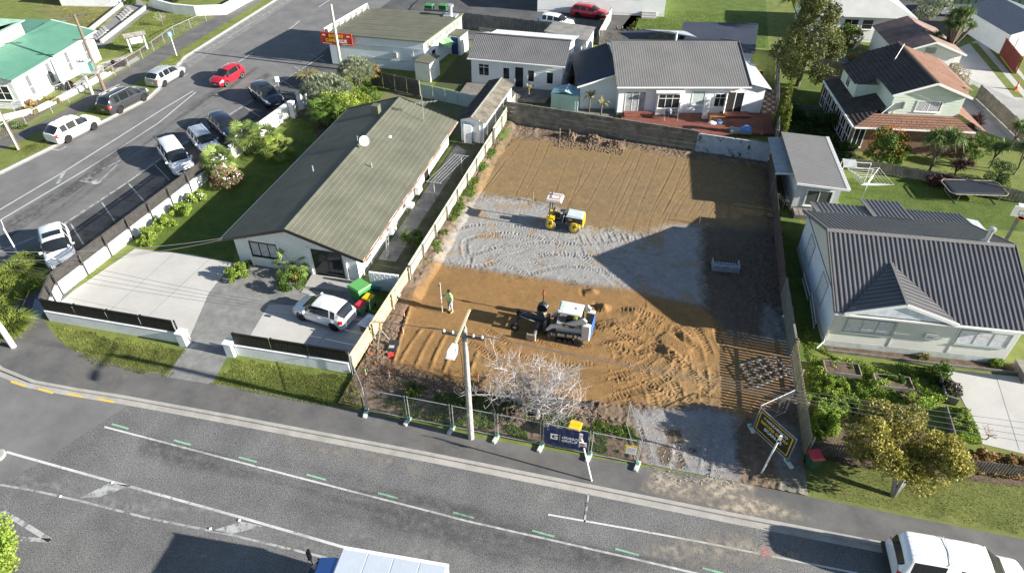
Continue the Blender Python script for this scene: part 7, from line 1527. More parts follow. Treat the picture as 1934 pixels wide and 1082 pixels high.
# flax clumps by the intersection
for i, (px, r_, h) in enumerate((((30,520),1.05,.95),((52,498),.9,.8),((12,560),1.1,.9),((25,625),1.25,1.05),((-12,600),1.2,1.0),((-5,530),1.0,.9),((60,540),.8,.6))):
    tussock(['grassy flax clump nearest the flag sign','small flax clump behind the white crossover','broad flax clump at the left edge','large flax clump beside the striped pole','flax clump cut by the left edge, lower','flax clump cut by the left edge, upper','low shaded flax clump by the slat fence'][i], g(*px), r_, h, L_FLAX, 1500, 'flax clumps at the corner')
# banana plants by the villa
def banana(label, p, h, n=8, m=None):
    t = thing('banana_plant', label, 'plant', (p[0],p[1],0)); trunk([(0,0,0),(.05,0,h)], .08, .05, leafmat('leaf_brown',(.290,.189,.087), (.435,.304,.145)) if False else BARK, t, 'stem'); swords([(.05,0,h,1.0)], n, .95, .22, m or leafmat('leaf_banana',(.232,.217,.087), (.406,.348,.160)), 'leaves', t, .7, .5); return t
banana('tattered banana plant in front of the cottage deck', g(998,190), 1.2, 9); banana('taller tattered banana plant by the villa wing', g(1112,212), 1.6, 9); banana('second tattered banana plant just behind the back wall', g(1134,222), 1.3, 10)
# right garden
twigtree('bare_shrub','bare pinkish twiggy shrub beside the cabin lean-to',g(1478,392),1.7,.8,3,TWIG,8,.05); 
for i, (px, R3, mm, nn, lab) in enumerate((((1540,765),(.95,1.1,.45),L_LIME,5000,'bright lime shrub against the new timber fence'),((1552,805),(.9,.7,.5),L_LIME,4000,'lower lime shrub at the fence end'),((1575,740),(.9,.8,.35),L_LIME,3000,'lime ground cover above the fence shrubs'),((1590,700),(1.0,.45,.22),L_LIME,1800,'seedlings filling the left timber planter box'),((1688,722),(1.0,.42,.25),L_MID,2200,'herbs filling the right timber planter box'),((1650,785),(1.1,.9,.35),L_MID,2600,'green ground cover behind the berm tree'),((1790,742),(.5,.45,.45),L_BLK,1800,'black-leaved shrub at the drive corner'),((1770,715),(.45,.5,.65),L_MID,1800,'leafy climber on the planter by the drive'),((1815,800),(.55,.95,.3),L_LIME,2800,'green groundcover bed beside the concrete drive'),((1725,770),(.9,.6,.4),L_LIME,2200,'yellow-green shrub at the back of the berm garden'),((1860,868),(1.4,.5,.3),L_BRN,2400,'dry brown shrubs along the lower drive edge'),((1930,880),(1.2,.5,.3),L_BRN,2000,'dry weeds at the right edge below the drive'),((1880,690),(.35,.25,.25),L_LIME,700,'small lime plant against the house base'),((1745,678),(.3,.2,.2),L_GOLD,400,'yellowed tuft against the house base'))):
    bush('garden_plant', lab, 'plant', g(*px), R3, nn, .085, mm, 14, 70+i, z=R3[2]*.8)
twigtree('bare_shrub','bare reddish shrub beside the right planter box',g(1715,765),1.5,.9,3,mat('red_twig',(.22,.13,.11),(.30,.20,.17),scale=4,rough=.95),9,.04); twigtree('bare_shrub','bare sapling at the corner of the concrete drive',g(1862,830),1.2,.9,2,mat('red_twig',(.22,.13,.11)),10,.03)
def cover(poly, n, h, size, m):
    "Leafy ground cover over a bed, one stuff object."
    xs = [q[0] for q in poly]; ys = [q[1] for q in poly]; X_ = rng.uniform(min(xs),max(xs),n*2); Y_ = rng.uniform(min(ys),max(ys),n*2); k = sdpoly(X_,Y_,poly) > 0; X_, Y_ = X_[k][:n], Y_[k][:n]; n = len(X_)
    q = fbm(X_,Y_,1.3,3,91); k = q > .34; X_, Y_, q = X_[k], Y_[k], q[k]; n = len(X_); P = np.stack([X_,Y_,h*np.clip(q*2.6-.7,0,1.4)*rng.random(n)**.5],-1); D = rdir(n); D[:,2] = abs(D[:,2])+.2; D *= size; S = np.cross(D,rdir(n)); S /= np.linalg.norm(S,axis=1)[:,None]
    o = quads(P,D,S,size*.4*np.ones(n),'ground_cover',m,(.6+.8*q)*(.7+.6*rng.random(n))); tag(o, kind='stuff')
cover(gs([(1520,690),(1600,680),(1760,720),(1790,760),(1700,800),(1600,790),(1530,840)]), 16000, .35, .09, L_LIME); cover(gs([(1530,735),(1585,725),(1600,790),(1560,830),(1530,845)]), 9000, .6, .1, L_LIME); cover(gs([(1790,770),(1830,780),(1855,840),(1800,838)]), 4000, .3, .08, L_LIME); cover(gs([(1800,845),(1980,885),(1980,915),(1830,895)]), 6000, .3, .08, L_BRN); cover(gs([(1690,690),(1780,700),(1770,760),(1700,750)]), 4000, .4, .08, L_MID)
cover(gs([(1510,600),(1550,655),(1600,690),(1530,690)]), 3000, .1, .07, L_LIME); cover([(10.2,54.5),(16,55),(16.6,63),(10.8,62.5)], 9000, .5, .13, L_DARK); cover(gs([(600,190),(700,150),(720,190),(660,240),(600,245)]), 7000, .5, .13, L_MID)
# hall gardens
for i, (px, R3, mm, lab) in enumerate((((128,168),(.8,.6,.45),L_PURP,'purple shrub on the hall side of the chain fence'),((55,205),(.7,.7,.4),L_BRN,'brown dry shrub by the hall ramp'),((60,215),(.9,.5,.3),L_GOLD,'yellow-green groundcover behind the chain fence'),((100,195),(1.0,.5,.35),L_GOLD,'yellow flowering groundcover near the transformer'),((175,150),(.9,.5,.35),L_LIME,'lime groundcover behind the transformer pole'),((205,140),(.7,.5,.35),L_GOLD,'yellow shrub right of the transformer pole'),((225,125),(.8,.5,.4),L_PURP,'dark red shrub by the path steps'),((35,240),(1.0,.5,.3),L_MID,'low shrubs at the near end of the chain fence bed'),((330,4),(2.6,.8,.8),L_DARK,'dark hedge behind the curved retaining wall'),((245,8),(1.2,.6,.5),L_MID,'small shrubs beside the upper steps'))):
    bush('shrub', lab, 'shrub', g(*px), R3, 1800, .12, mm, 12, 90+i, z=R3[2]*.8)
twigtree('bare_sapling','bare pale sapling on the grass bank by the notice board',g(308,50),2.2,.5,3,BARKP,11,.06)
# weeds climbing the boundary fence
for i, (px, R3, lab) in enumerate((((795,470),(.25,.7,.55),'climbing weed with pale leaves on the boundary fence'),((955,212),(.25,.9,.7),'climbing weed on the fence beside the garden shed'),((842,400),(.3,.9,.2),'low weeds along the foot of the boundary fence'),((775,455),(.7,.9,.5),'rounded green shrub in the mossy side yard'))):
    bush('weed', lab, 'plant', g(*px), R3, 1500, .09, WEED, 12, 110+i)
bush('weed','small green weed clump behind the mesh fence','plant',(-10.9,22.3),(.45,.35,.22),1200,.08,WEED,10,120); bush('weed','weed clump beside the power pole behind the mesh','plant',(-8.4,22.0),(.6,.4,.25),1500,.08,WEED,10,121); bush('weed','leafy weed clump left of the spoil heap','plant',(-7.9,22.6),(.4,.4,.2),900,.08,WEED,10,122)
# ================================================================== people (one continuous skinned body, clothing as children)
SKIN = mat('skin', (.45,.27,.19), var=.06, scale=8, rough=.6, bump=0); HAIR = mat('dark_hair', (.02,.015,.012), var=.3, scale=30, rough=.7)
HIVIS = mat('hi_vis', (.30,.58,.20), var=.06, scale=6, rough=.7); HIVISY = mat('hi_vis_yellow', (.62,.72,.08), var=.08, scale=6, rough=.7); NAVYC = mat('navy_cloth', (.015,.018,.035), var=.15, scale=8, rough=.85); TROUS = mat('grey_trousers', (.20,.23,.27), (.34,.36,.38), scale=5, rough=.85); BOOT = mat('tan_boot', (.48,.32,.17), var=.15, scale=8, rough=.8); SLEEVE = mat('grey_sleeve', (.34,.34,.40), var=.1, scale=8, rough=.85)
def skin(name, J, E_, m, parent, sub=2, root=0):
    names = list(J); me = bpy.data.meshes.new(name); me.from_pydata([J[k][:3] for k in names], [(names.index(a),names.index(b)) for a, b in E_], []); o = bpy.data.objects.new(name, me); COL.objects.link(o)
    md = o.modifiers.new('skin','SKIN'); md.use_smooth_shade = True
    for i, k in enumerate(names):
        r_ = J[k][3]; me.skin_vertices[0].data[i].radius = (r_, J[k][4] if len(J[k]) > 4 else r_); me.skin_vertices[0].data[i].use_root = (i == root)
    s = o.modifiers.new('sub','SUBSURF'); s.levels = sub; s.render_levels = sub
    dg = bpy.context.evaluated_depsgraph_get(); m2 = bpy.data.meshes.new_from_object(o.evaluated_get(dg)); bpy.data.objects.remove(o); m2.name = name; m2.materials.clear(); m2.materials.append(m)
    m2.polygons.foreach_set('use_smooth', [True]*len(m2.polygons)); return link(name, m2, None, parent)
def hand(J, E_, key, w, d, up, sgn):
    """Palm and five fingers from wrist key along d."""
    w, d, up = Vector(w), Vector(d).normalized(), Vector(up).normalized(); s = d.cross(up).normalized()*sgn
    J[key+'p'] = (*(w+d*.06),.026,.018); E_.append((key,key+'p'))
    for i, (o, l) in enumerate(((.03,.070),(.011,.08),(-.010,.076),(-.029,.06))):
        a = w+d*.10+s*o; b = a+(d*.6-up*.8).normalized()*l*.5; c = b+(-up*.9-d*.25).normalized()*l*.5
        for q, p in (('a',a),('b',b),('c',c)): J[f'{key}f{i}{q}'] = (*p,.0095 if q != 'c' else .008)
        E_ += [(key+'p',f'{key}f{i}a'),(f'{key}f{i}a',f'{key}f{i}b'),(f'{key}f{i}b',f'{key}f{i}c')]
    a = w+d*.045+s*.035; b = a+(s*.7+d*.6).normalized()*.035; c = b+(d*.8-up*.5).normalized()*.03
    for q, p in (('a',a),('b',b),('c',c)): J[f'{key}t{q}'] = (*p,.0105 if q != 'c' else .009)
    E_ += [(key+'p',key+'ta'),(key+'ta',key+'tb'),(key+'tb',key+'tc')]
def figure(label, loc, rz, joints, jacket, jm, lower, lm, boots=True, headdir=(.08,0,-.02)):
    t = thing('person', label, 'person', loc, rz); J = dict(joints); E_ = [('pel','spi'),('spi','che'),('che','nek'),('nek','hed'),('hed','crn')]
    for s in 'LR': E_ += [('che','sh'+s),('sh'+s,'el'+s),('el'+s,'wr'+s),('pel','hp'+s),('hp'+s,'kn'+s),('kn'+s,'an'+s),('an'+s,'to'+s)]
    for s, sg in (('L',1),('R',-1)):
        d = Vector(J['wr'+s][:3])-Vector(J['el'+s][:3]); hand(J, E_, 'wr'+s, J['wr'+s][:3], d, (0,0,1) if abs(d.normalized().z) < .7 else (1,0,0), sg)
    skin('body', J, E_, SKIN, t)
    h = Vector(J['hed'][:3]); f = MB()
    f.lathe((h.x+.085,h.y,h.z+.005),[(.004,-.03),(.016,-.02),(.012,.02),(.003,.035)],6)           # nose
    for s in (-1,1): f.lathe((h.x-.005,h.y+s*.078,h.z+.0),[(.005,-.03),(.018,-.015),(.02,.012),(.006,.03)],6)
    f.build('face_relief', SKIN, t)['kind'] = 'stuff'; b = MB()
    for s in (-1,1): b.disc((h.x+.083,h.y+s*.032,h.z+.025),.010,.006,'x',8)
    b.bbox(h.x+.078,h.x+.086,h.y-.022,h.y+.022,h.z-.055,h.z-.047); b.build('eyes_and_mouth', HAIR, t)['kind'] = 'stuff'
    hv = MB(); hv.lathe((h.x-.02,h.y,h.z+.02),[(.085,-.05),(.105,-.01),(.108,.04),(.09,.085),(.05,.112),(.005,.12)],14); hv.build('hair', HAIR, t, smooth=True)
    def cloth(nm, keys, edges, grow, m, trim={}):
        JJ = {k:(*J[k][:3],)+tuple(r_+grow for r_ in J[k][3:]) for k in keys}
        for k, p in trim.items(): JJ[k] = p
        return skin(nm, JJ, edges, m, t)
    def mid(a, b, f_): p = Vector(J[a][:3]).lerp(Vector(J[b][:3]),f_); return tuple(p)
    cloth('jacket',['spi','che','shL','shR'],[('spi','che'),('che','shL'),('che','shR'),('shL','ceL'),('shR','ceR'),('hem','spi')],.034,jm,{'ceL':(*mid('shL','elL',.85),.078),'ceR':(*mid('shR','elR',.85),.078),'hem':(*mid('pel','spi',.45),.175,.14)})
    cloth('jacket_hem',['pel'],[('pel','top')],.024,NAVYC,{'top':(*mid('pel','spi',.5),.168,.135)})
    for s in 'LR': cloth('sleeve',['el'+s],[('up','el'+s),('el'+s,'cu')],.014,SLEEVE,{'up':(*mid('sh'+s,'el'+s,.8),.056),'cu':(*mid('el'+s,'wr'+s,.85),.042)})
    cloth('trousers',['pel','hpL','hpR','knL','knR'],[('pel','hpL'),('pel','hpR'),('hpL','knL'),('hpR','knR'),('knL','cL'),('knR','cR')],.016,lm,{'cL':(*mid('knL','anL',.9),.066),'cR':(*mid('knR','anR',.9),.066)})
    for s in 'LR':
        a = Vector(J['an'+s][:3]); p = Vector(J['to'+s][:3]); d = (p-a); d.z = 0; d.normalize()
        JJ = {'t':(a.x,a.y,a.z+.08,.058),'a':(a.x,a.y,a.z-.0,.062),'h':(a.x-d.x*.04,a.y-d.y*.04,a.z-.045,.045),'m':(a.x+d.x*.1,a.y+d.y*.1,a.z-.04,.05),'o':(a.x+d.x*.19,a.y+d.y*.19,a.z-.045,.042)}
        skin('boot', JJ, [('t','a'),('a','h'),('a','m'),('m','o')], BOOT, t, 2, 1)
    return t
STAND = {'pel':(0,0,.96,.135,.11),'spi':(.01,0,1.14,.135,.105),'che':(.02,0,1.36,.15,.115),'nek':(.03,0,1.52,.055),'hed':(.055,0,1.63,.085,.075),'crn':(.05,0,1.72,.075,.07),
 'shL':(.02,.19,1.43,.07),'elL':(.0,.27,1.16,.048),'wrL':(.12,.24,.93,.034),'shR':(.02,-.19,1.43,.07),'elR':(.22,-.30,1.22,.048),'wrR':(.47,-.24,1.22,.034),
 'hpL':(0,.10,.90,.10),'knL':(.03,.14,.50,.068),'anL':(-.02,.15,.10,.048),'toL':(.18,.19,.055,.035),'hpR':(0,-.10,.90,.10),'knR':(.05,-.12,.50,.068),'anR':(.0,-.13,.10,.048),'toR':(.2,-.15,.055,.035)}
zP = lot_z(-11.0,29.54)
figure('worker in green hi-vis top holding a white survey staff on the sand', (-11.0,29.5,zP-.02), R(232), STAND, 1, HIVIS, 1, TROUS)
stf = thing('survey_staff', 'white survey staff with dark receiver held by the worker', 'survey staff', (-11.48,29.27,lot_z(-11.48,29.27)))
MB().box((0,0,1.2),(.045,.03,2.4)).build('rod', mat('staff_white',(.75,.72,.66),var=.05), stf); MB().cbox((-.05,0,2.15),(.09,.05,.16),0,.01).build('receiver', DARK, stf); MB().box((0,0,1.05),(.055,.04,.05)).build('joint_band', STEEL, stf)
SIT = {'pel':(0,0,.12,.13,.11),'spi':(-.03,0,.30,.13,.105),'che':(-.02,0,.50,.145,.115),'nek':(.0,0,.66,.055),'hed':(.03,0,.77,.085,.075),'crn':(.03,0,.86,.075,.07),
 'shL':(-.02,.19,.56,.07),'elL':(.08,.26,.33,.048),'wrL':(.32,.22,.30,.034),'shR':(-.02,-.19,.56,.07),'elR':(.08,-.26,.33,.048),'wrR':(.32,-.22,.30,.034),
 'hpL':(.02,.10,.08,.10),'knL':(.42,.13,.10,.068),'anL':(.5,.13,-.12,.048),'toL':(.68,.13,-.16,.035),'hpR':(.02,-.10,.08,.10),'knR':(.42,-.13,.10,.068),'anR':(.5,-.13,-.12,.048),'toR':(.68,-.13,-.16,.035)}
figure('loader operator in yellow hi-vis seated inside the cab', (-3.2,29.25,1.22), R(177), SIT, 1, HIVISY, 1, NAVYC)
# ================================================================== survey gear, pegs and things on the section
tp = thing('laser_tripod', 'aluminium laser level tripod with red laser beside the timber fence', 'tripod', (-14.0,25.75,lot_z(-14,25.75)))
for a in (.3,2.4,4.5): MB().tube([(0,0,1.15),(.55*math.cos(a),.55*math.sin(a),0)], .022, 5).build('leg', ALU, tp)
MB().cbox((0,0,1.2),(.18,.18,.06),0,.01).build('head', ALU, tp); MB().lathe((0,0,1.23),[(.08,0),(.09,.05),(.07,.2),(.05,.24)],10).build('laser_level', paint('laser_orange',(.65,.25,.05)), tp); MB().lathe((0,0,1.47),[(.05,0),(.05,.1),(.03,.12)],8).build('laser_lamp', paint('receiver_red',(.55,.05,.04)), tp)
lc = thing('laser_case', 'open black carry case with red strap on the soil by the tripod', 'case', (-13.3,25.5,lot_z(-13.3,25.5))); MB().cbox((0,0,.1),(.6,.4,.2),.2,.03).build('tray', DARK, lc); MB().box((.02,.26,.3),(.6,.05,.36),.2,Matrix.Rotation(-.4,3,'X')).build('lid', DARK, lc); MB().box((-.05,.02,.21),(.3,.2,.03),.2).build('lining', paint('case_grey',(.4,.42,.45)), lc); MB().box((.1,-.5,.1),(.35,.2,.16),.4).build('pouch', paint('receiver_red',(.55,.05,.04)), lc)
pk = mat('peg_timber',(.52,.42,.27),rough=.9); pr_ = paint('peg_pink',(.75,.16,.14),.6); pg_ = paint('peg_green',(.08,.6,.15),.6)
for i, (px, cap, h, lab) in enumerate((((736,715),pr_,.55,'red-topped survey peg at the corner of the lower sand'),((764,600),pr_,.5,'red-topped survey peg beside the timber fence'),((762,632),pr_,.5,'second red-topped peg along the timber fence'),((903,722),pr_,.55,'red-topped survey peg behind the bare tree'),((1007,383),pk,.75,'plain timber peg in a small heap at the gravel edge'),((1057,262),pk,.7,'plain timber peg at the left end of the back spoil heap'),((1178,282),pk,.7,'plain timber peg at the right end of the back spoil heap'),((1320,425),pk,.75,'plain timber peg at the corner of the shaded gravel'),((692,712),pg_,.45,'green-topped survey peg near the block wall end'),((733,600),pr_,.4,'small red peg against the timber fence foot'))):
    p = g(*px); z = lot_z(*p); t = thing('survey_peg', lab, 'peg', (p[0],p[1],z), group='survey pegs'); MB().box((0,0,h/2-.03),(.05,.05,h)).build('stake', pk, t); MB().box((0,0,h-.02),(.055,.055,.14)).build('painted_top', cap, t)
for i, px in enumerate(((700,672),(710,690),(718,668),(700,655))):
    p = g(*px); tag(MB().box((p[0],p[1],lot_z(*p)+.05),(.22,.1,.09),random.random()*3).build('clay_brick', mat('clay_brick',(.40,.15,.07),var=.2,rough=.9)), ['loose clay brick nearest the fence corner','loose clay brick half way up the fence','loose clay brick just left of the tripod','loose clay brick above the others by the fence'][i], 'brick', 'loose clay bricks by the fence')
bk_ = thing('blue_fuel_can', 'blue plastic can beside the boundary fence top', 'can', (*g(771,533),.25)); MB().cbox((0,0,.35),(.38,.3,.6),.3,.05).build('body', paint('blue_plastic',(.03,.04,.35),.4), bk_); MB().cbox((0,.05,.68),(.1,.14,.08),.3,.02).build('cap', DARK, bk_)
# 4-in-1 bucket left on the soil
bu = thing('loader_bucket', 'grey steel skeleton bucket lying on the dark soil', 'bucket', (5.62,37.95,.06), R(4))
BS = mat('bucket_steel',(.30,.34,.40),var=.2,scale=4,rough=.5,metal=.4)
MB().bbox(-.82,.82,-.40,.42,0,.05).build('floor', BS, bu); MB().bbox(-.82,.82,-.46,-.40,0,.5).build('back_plate', BS, bu)
for s in (-1,1): MB().bbox(s*.85-.03,s*.85+.03,-.46,.44,0,.45).build('side_plate', BS, bu)
for k in range(9): MB().box((-.72+k*.18,.5,.04),(.07,.16,.05)).build('tooth', BS, bu)
bar(MB(),(-.6,.0,.35),(.6,.0,.35),.08,.08).build('cross_bar', BS, bu)
for s in (-1,1): MB().bbox(s*.3-.05,s*.3+.05,-.58,-.46,.1,.45).build('hitch', BS, bu)
# steel grid frame against the fence
fr = thing('steel_frame', 'galvanised lattice trailer frame lying on the soil by the entrance', 'frame', (0,0,0)); c = [g(1395,695),g(1460,678),g(1488,712),g(1424,738)]; Lq = lambda u, v: tuple(Vector(c[0]).lerp(Vector(c[1]),u).lerp(Vector(c[3]).lerp(Vector(c[2]),u),v))
for v in (0,.33,.66,1): bar(MB(),(*Lq(0,v),.25),(*Lq(1,v),.25+.05*v),.06,.06).build('long_bar', STEEL, fr)
for u in (0,.25,.5,.75,1): bar(MB(),(*Lq(u,0),.31),(*Lq(u,1),.33),.05,.05).build('cross_bar', STEEL, fr)
# ================================================================== bins and yard things
def bin_(label, p, rz, w, d, h, bm, lm, name='wheelie_bin', number=None, flip=False, z=0.0):
    t = thing(name, label, 'bin', (p[0],p[1],z), rz)
    MB().hexa([(-w*.40,-d*.40,.06),(w*.40,-d*.40,.06),(w*.40,d*.40,.06),(-w*.40,d*.40,.06)],[(-w/2,-d/2,h),(w/2,-d/2,h),(w/2,d/2,h),(-w/2,d/2,h)]).build('bin_body', bm, t)
    MB().hexa([(-w*.54,-d*.55,h+.005),(w*.54,-d*.55,h+.005),(w*.54,d*.56,h+.005),(-w*.54,d*.56,h+.005)],[(-w*.46,-d*.45,h+.09),(w*.46,-d*.45,h+.09),(w*.50,d*.5,h+.07),(-w*.50,d*.5,h+.07)]).build('lid', lm, t)
    for s in (-1,1): MB().lathe((s*w*.4,d*.42,.1),[(.02,-.03),(.1,-.03),(.1,.03),(.02,.03)],12,'x').build('wheel', RUBBER, t)
    MB().tube([(-w*.4,d*.56,h-.04),(-w*.4,d*.66,h-.02),(w*.4,d*.66,h-.02),(w*.4,d*.56,h-.04)], .018, 5).build('handle', bm, t)
    if number: text(t, number, Wall((-w*.3,-d*.455),(w*.3,-d*.455)), w*.3, h*.55, .28, WHITE, .012, align='CENTER', bold=.01)
    return t
GB = mat('green_bin',(.055,.22,.075),var=.06,rough=.5,bump=0); GBL = mat('green_bin_lid',(.11,.34,.10),var=.06,rough=.5,bump=0); GBP = mat('pale_green_bin',(.20,.36,.17),var=.08,rough=.5,bump=0); YL = paint('yellow_lid',(.72,.47,.01),.45); RL = paint('red_lid',(.55,.03,.05),.45)
bin_('large green garden bin by the white block wall', (-16.95,29.4), R(-25), 1.05, 1.0, 1.05, GB, GBL)
bin_('wheelie bin with yellow lid beside the large green bin', (-16.1,28.75), R(-15), .55, .6, .8, GBP, YL, number='62')
bin_('small wheelie bin with red lid in front of the yellow one', (-16.35,28.1), R(-15), .5, .52, .72, GBP, RL, number='62')
bin_('yellow-lidded bin peeping over the navy banner', (-1.95,21.75), R(-8), .58, .6, .85, paint('bin_cream',(.55,.42,.16),.5), YL, z=.05)
bin_('dark green bin with red lid at the end of the timber fence', (9.7,22.75), R(20), .58, .6, .9, paint('bin_dark',(.03,.09,.05),.5), RL)
bin_('bright blue bin on the shaded patio of the green house', g(1570,200), R(10), .6, .6, .95, paint('blue_bin',(.02,.10,.45),.45), paint('blue_bin_lid',(.03,.15,.55),.45))
bin_('yellow-lidded recycling bin beside the villa side path', g(1432,150), R(90), .55, .6, .95, paint('bin_dark',(.03,.09,.05)), YL)
for i, x in enumerate((812,838)):
    bin_(['left dark green bin behind the shop roof','right dark green bin behind the shop roof'][i], g(x,28), R(0), 1.0, .9, 1.2, paint('bin_dark',(.03,.09,.05)), GB)
tb_ = thing('teal_tub', 'small teal tub on the grass by the block wall', 'tub', (*g(712,548),)); MB().hexa([(-.2,-.15,0),(.2,-.15,0),(.2,.15,0),(-.2,.15,0)],[(-.27,-.2,.3),(.27,-.2,.3),(.27,.2,.3),(-.27,.2,.3)]).build('shell', paint('teal_plastic',(.03,.16,.20),.5), tb_); MB().bbox(-.3,.3,-.23,.23,.28,.33).build('rim', paint('teal_plastic',(.03,.16,.20)), tb_)
tl = thing('trestle_sheet', 'white painted board on trestles leaning by the timber fence', 'board', (*g(697,618),.0), R(80)); MB().box((0,0,.55),(1.25,.7,.04),0,Matrix.Rotation(.12,3,'Y')).build('top', mat('spotted_board',(.62,.66,.72),var=.06,wear=((.15,.15,.2),.2,6)), tl)
for s in (-.45,.45): MB().bbox(s-.03,s+.03,-.3,.3,0,.5).build('trestle', TIMBER, tl)
# greenhouse behind the back wall
gh = thing('greenhouse', 'small mint greenhouse with glass roof behind the back wall', 'greenhouse', (*g(1040,205,0),), R(-2)); MNT = paint('mint_frame',(.50,.66,.62),.5)
MB().bbox(0,2.6,0,1.7,0,1.5).build('wall', MNT, gh)
for k in range(8): MB().bbox(.08+k*.32,.12+k*.32,-.03,-.002,.05,1.45).build('batten', MNT, gh)
GR = mat('greenhouse_glass',(.22,.40,.46),var=.25,scale=2,rough=.15,bump=0)
slab3(gh,'roof_pane',[(-.05,-.05,1.5),(1.35,-.05,1.85),(1.35,1.75,1.85),(-.05,1.75,1.5)],GR,.04); slab3(gh,'roof_pane',[(1.35,-.05,1.85),(2.65,-.05,1.5),(2.65,1.75,1.5),(1.35,1.75,1.85)],GR,.04); bar(MB(),(1.35,-.08,1.88),(1.35,1.78,1.88),.1,.04).build('ridge', WHITE, gh)
# washing and furniture on the cottage deck and villa deck
def airer(label, p, rz, cols, z):
    t = thing('clothes_airer', label, 'clothes airer', (p[0],p[1],z), rz)
    for s in (-1,1):
        for q in (-1,1): MB().tube([(s*.6,q*.35,0),(s*.6,-q*.12,.95)], .013, 4).build('leg', ALU, t)
    for k in range(5): MB().tube([(-.6,-.28+k*.14,.95),(.6,-.28+k*.14,.95)], .010, 4).build('rail', ALU, t)
    for i, cc in enumerate(cols):
        x = -.55+1.1*(i+.5)/len(cols); w = .95/len(cols); dl = random.uniform(.25,.6); b = MB(); n = 5
        prof = [(-.2,.95-dl),(-.17,.97),(.17,.97),(.2,.95-dl*.9)]; vs = []
        for k in range(n+1):
            for (y_, z_) in prof: vs.append((x-w/2+w*k/n, y_+.02*math.sin(k*2.1+i), z_+(.02*math.sin(k*3.0) if z_ < .9 else 0)))
        b.add(vs,[(4*k+j,4*k+4+j,4*k+5+j,4*k+1+j) for k in range(n) for j in range(3)]); b.build('garment', mat('garment_%d'%cc[0],cc[1],var=.1,scale=8,rough=.9,bump=.1), t)
    return t
GC = [(0,(.02,.02,.03)),(1,(.5,.5,.52)),(2,(.4,.05,.06)),(3,(.12,.50,.47)),(4,(.15,.08,.2)),(5,(.20,.55,.28)),(6,(.02,.04,.02)),(7,(.05,.06,.16)),(8,(.7,.7,.7))]
airer('airer with red, black and aqua washing on the cottage deck', g(902,152,.33), R(5), [GC[k] for k in (2,0,4,8,0,3)], .33)
airer('airer with purple and dark washing beside the green towel', g(948,154,.33), R(5), [GC[k] for k in (4,1,7,6)], .33)
airer('airer with green towel draped over it', g(935,153,.33), R(80), [GC[5]], .33)
airer('airer of dark clothes on the red deck', g(1266,226,.25), R(13), [GC[k] for k in (0,7,1,0,6,0)], .25)
ch_ = thing('folding_chair', 'striped folding chair by the cottage door', 'chair', (*g(974,158,.33),.33), R(10)); MB().bbox(-.25,.25,-.2,.25,.38,.42).build('seat', mat('blue_canvas',(.10,.18,.40),(.6,.6,.62),scale=6), ch_); MB().box((0,.25,.68),(.5,.04,.55),0,Matrix.Rotation(-.2,3,'X')).build('backrest', MATS['blue_canvas'], ch_)
for s in (-1,1): MB().tube([(s*.25,-.25,0),(s*.25,.28,.95)], .015,4).build('leg', ALU, ch_); MB().tube([(s*.25,.3,0),(s*.25,-.2,.4)], .015,4).build('leg', ALU, ch_)
pt = thing('picnic_table', 'dark picnic table with bench on the cottage deck', 'table', (*g(1012,158,.33),.33), R(-3)); TD = paint('dark_stain_top',(.035,.035,.045),.5)
for k in range(5): MB().bbox(-1.2,1.2,-.36+k*.145,-.23+k*.145,.72,.76).build('top_board', TD, pt)
for s in (-1,1): MB().bbox(-1.2,1.2,s*.72-.13,s*.72+.13,.42,.46).build('bench', TD, pt)
for s in (-.9,.9):
    bar(MB(),(s,-.6,0),(s,-.15,.72),.08,.06).build('leg', TD, pt); bar(MB(),(s,.6,0),(s,.15,.72),.08,.06).build('leg', TD, pt); bar(MB(),(s,-.8,.38),(s,.8,.38),.06,.08).build('brace', TD, pt)
ot = thing('outdoor_table', 'brown timber table piled with pale towels on the red deck', 'table', (*g(1352,232,.25),.25), R(13)); OW = mat('orange_timber',(.30,.13,.05),var=.2,rough=.6)
for k in range(5): MB().bbox(-.75,.75,-.38+k*.155,-.24+k*.155,.7,.74).build('top_board', OW, ot)
for sx in (-.65,.65):
    for sy in (-.32,.32): MB().bbox(sx-.04,sx+.04,sy-.04,sy+.04,0,.7).build('leg', OW, ot)
tw_ = thing('towel_pile', 'heap of pale blue and white towels on the brown table', 'towels', (*g(1352,232,1.0),.99), R(13)); b = MB(); b.lathe((-.3,0,0),[(.38,0),(.36,.06),(.2,.12),(.02,.14)],9); b.build('white_towel', WHITE, tw_); MB().lathe((.35,.05,0),[(.3,0),(.3,.1),(.18,.2),(.02,.23)],9).build('blue_towel', paint('towel_blue',(.20,.45,.75),.9), tw_)
tr_ = thing('paddling_tub', 'grey tub heaped with a blue tarpaulin on the shaded deck', 'tub', (*g(1398,250,.25),.25), R(5)); MB().cbox((0,0,.15),(1.9,.8,.3),0,.06).build('tub', paint('grey_tub',(.22,.24,.26),.5), tr_); MB().lathe((.45,.05,.3),[(.5,0),(.45,.15),(.25,.28),(.02,.3)],10).build('tarpaulin', mat('blue_tarp',(.03,.16,.55),(.2,.4,.7),scale=4,rough=.4), tr_)
for i, px in enumerate(((1399,205),(1408,207))): 
    t = thing('gas_bottle', ['grey gas bottle against the villa wall','black gas bottle right of the grey one'][i], 'gas bottle', (*g(*px,.25),.25)); MB().lathe((0,0,0),[(.15,0),(.17,.05),(.17,.5),(.1,.62),(.05,.64)],12).build('cylinder', paint(['bottle_grey','bottle_black'][i],[(.15,.17,.2),(.02,.02,.02)][i],.5), t); MB().lathe((0,0,.62),[(.07,0),(.07,.14),(.03,.16)],8).build('valve_guard', STEEL, t)
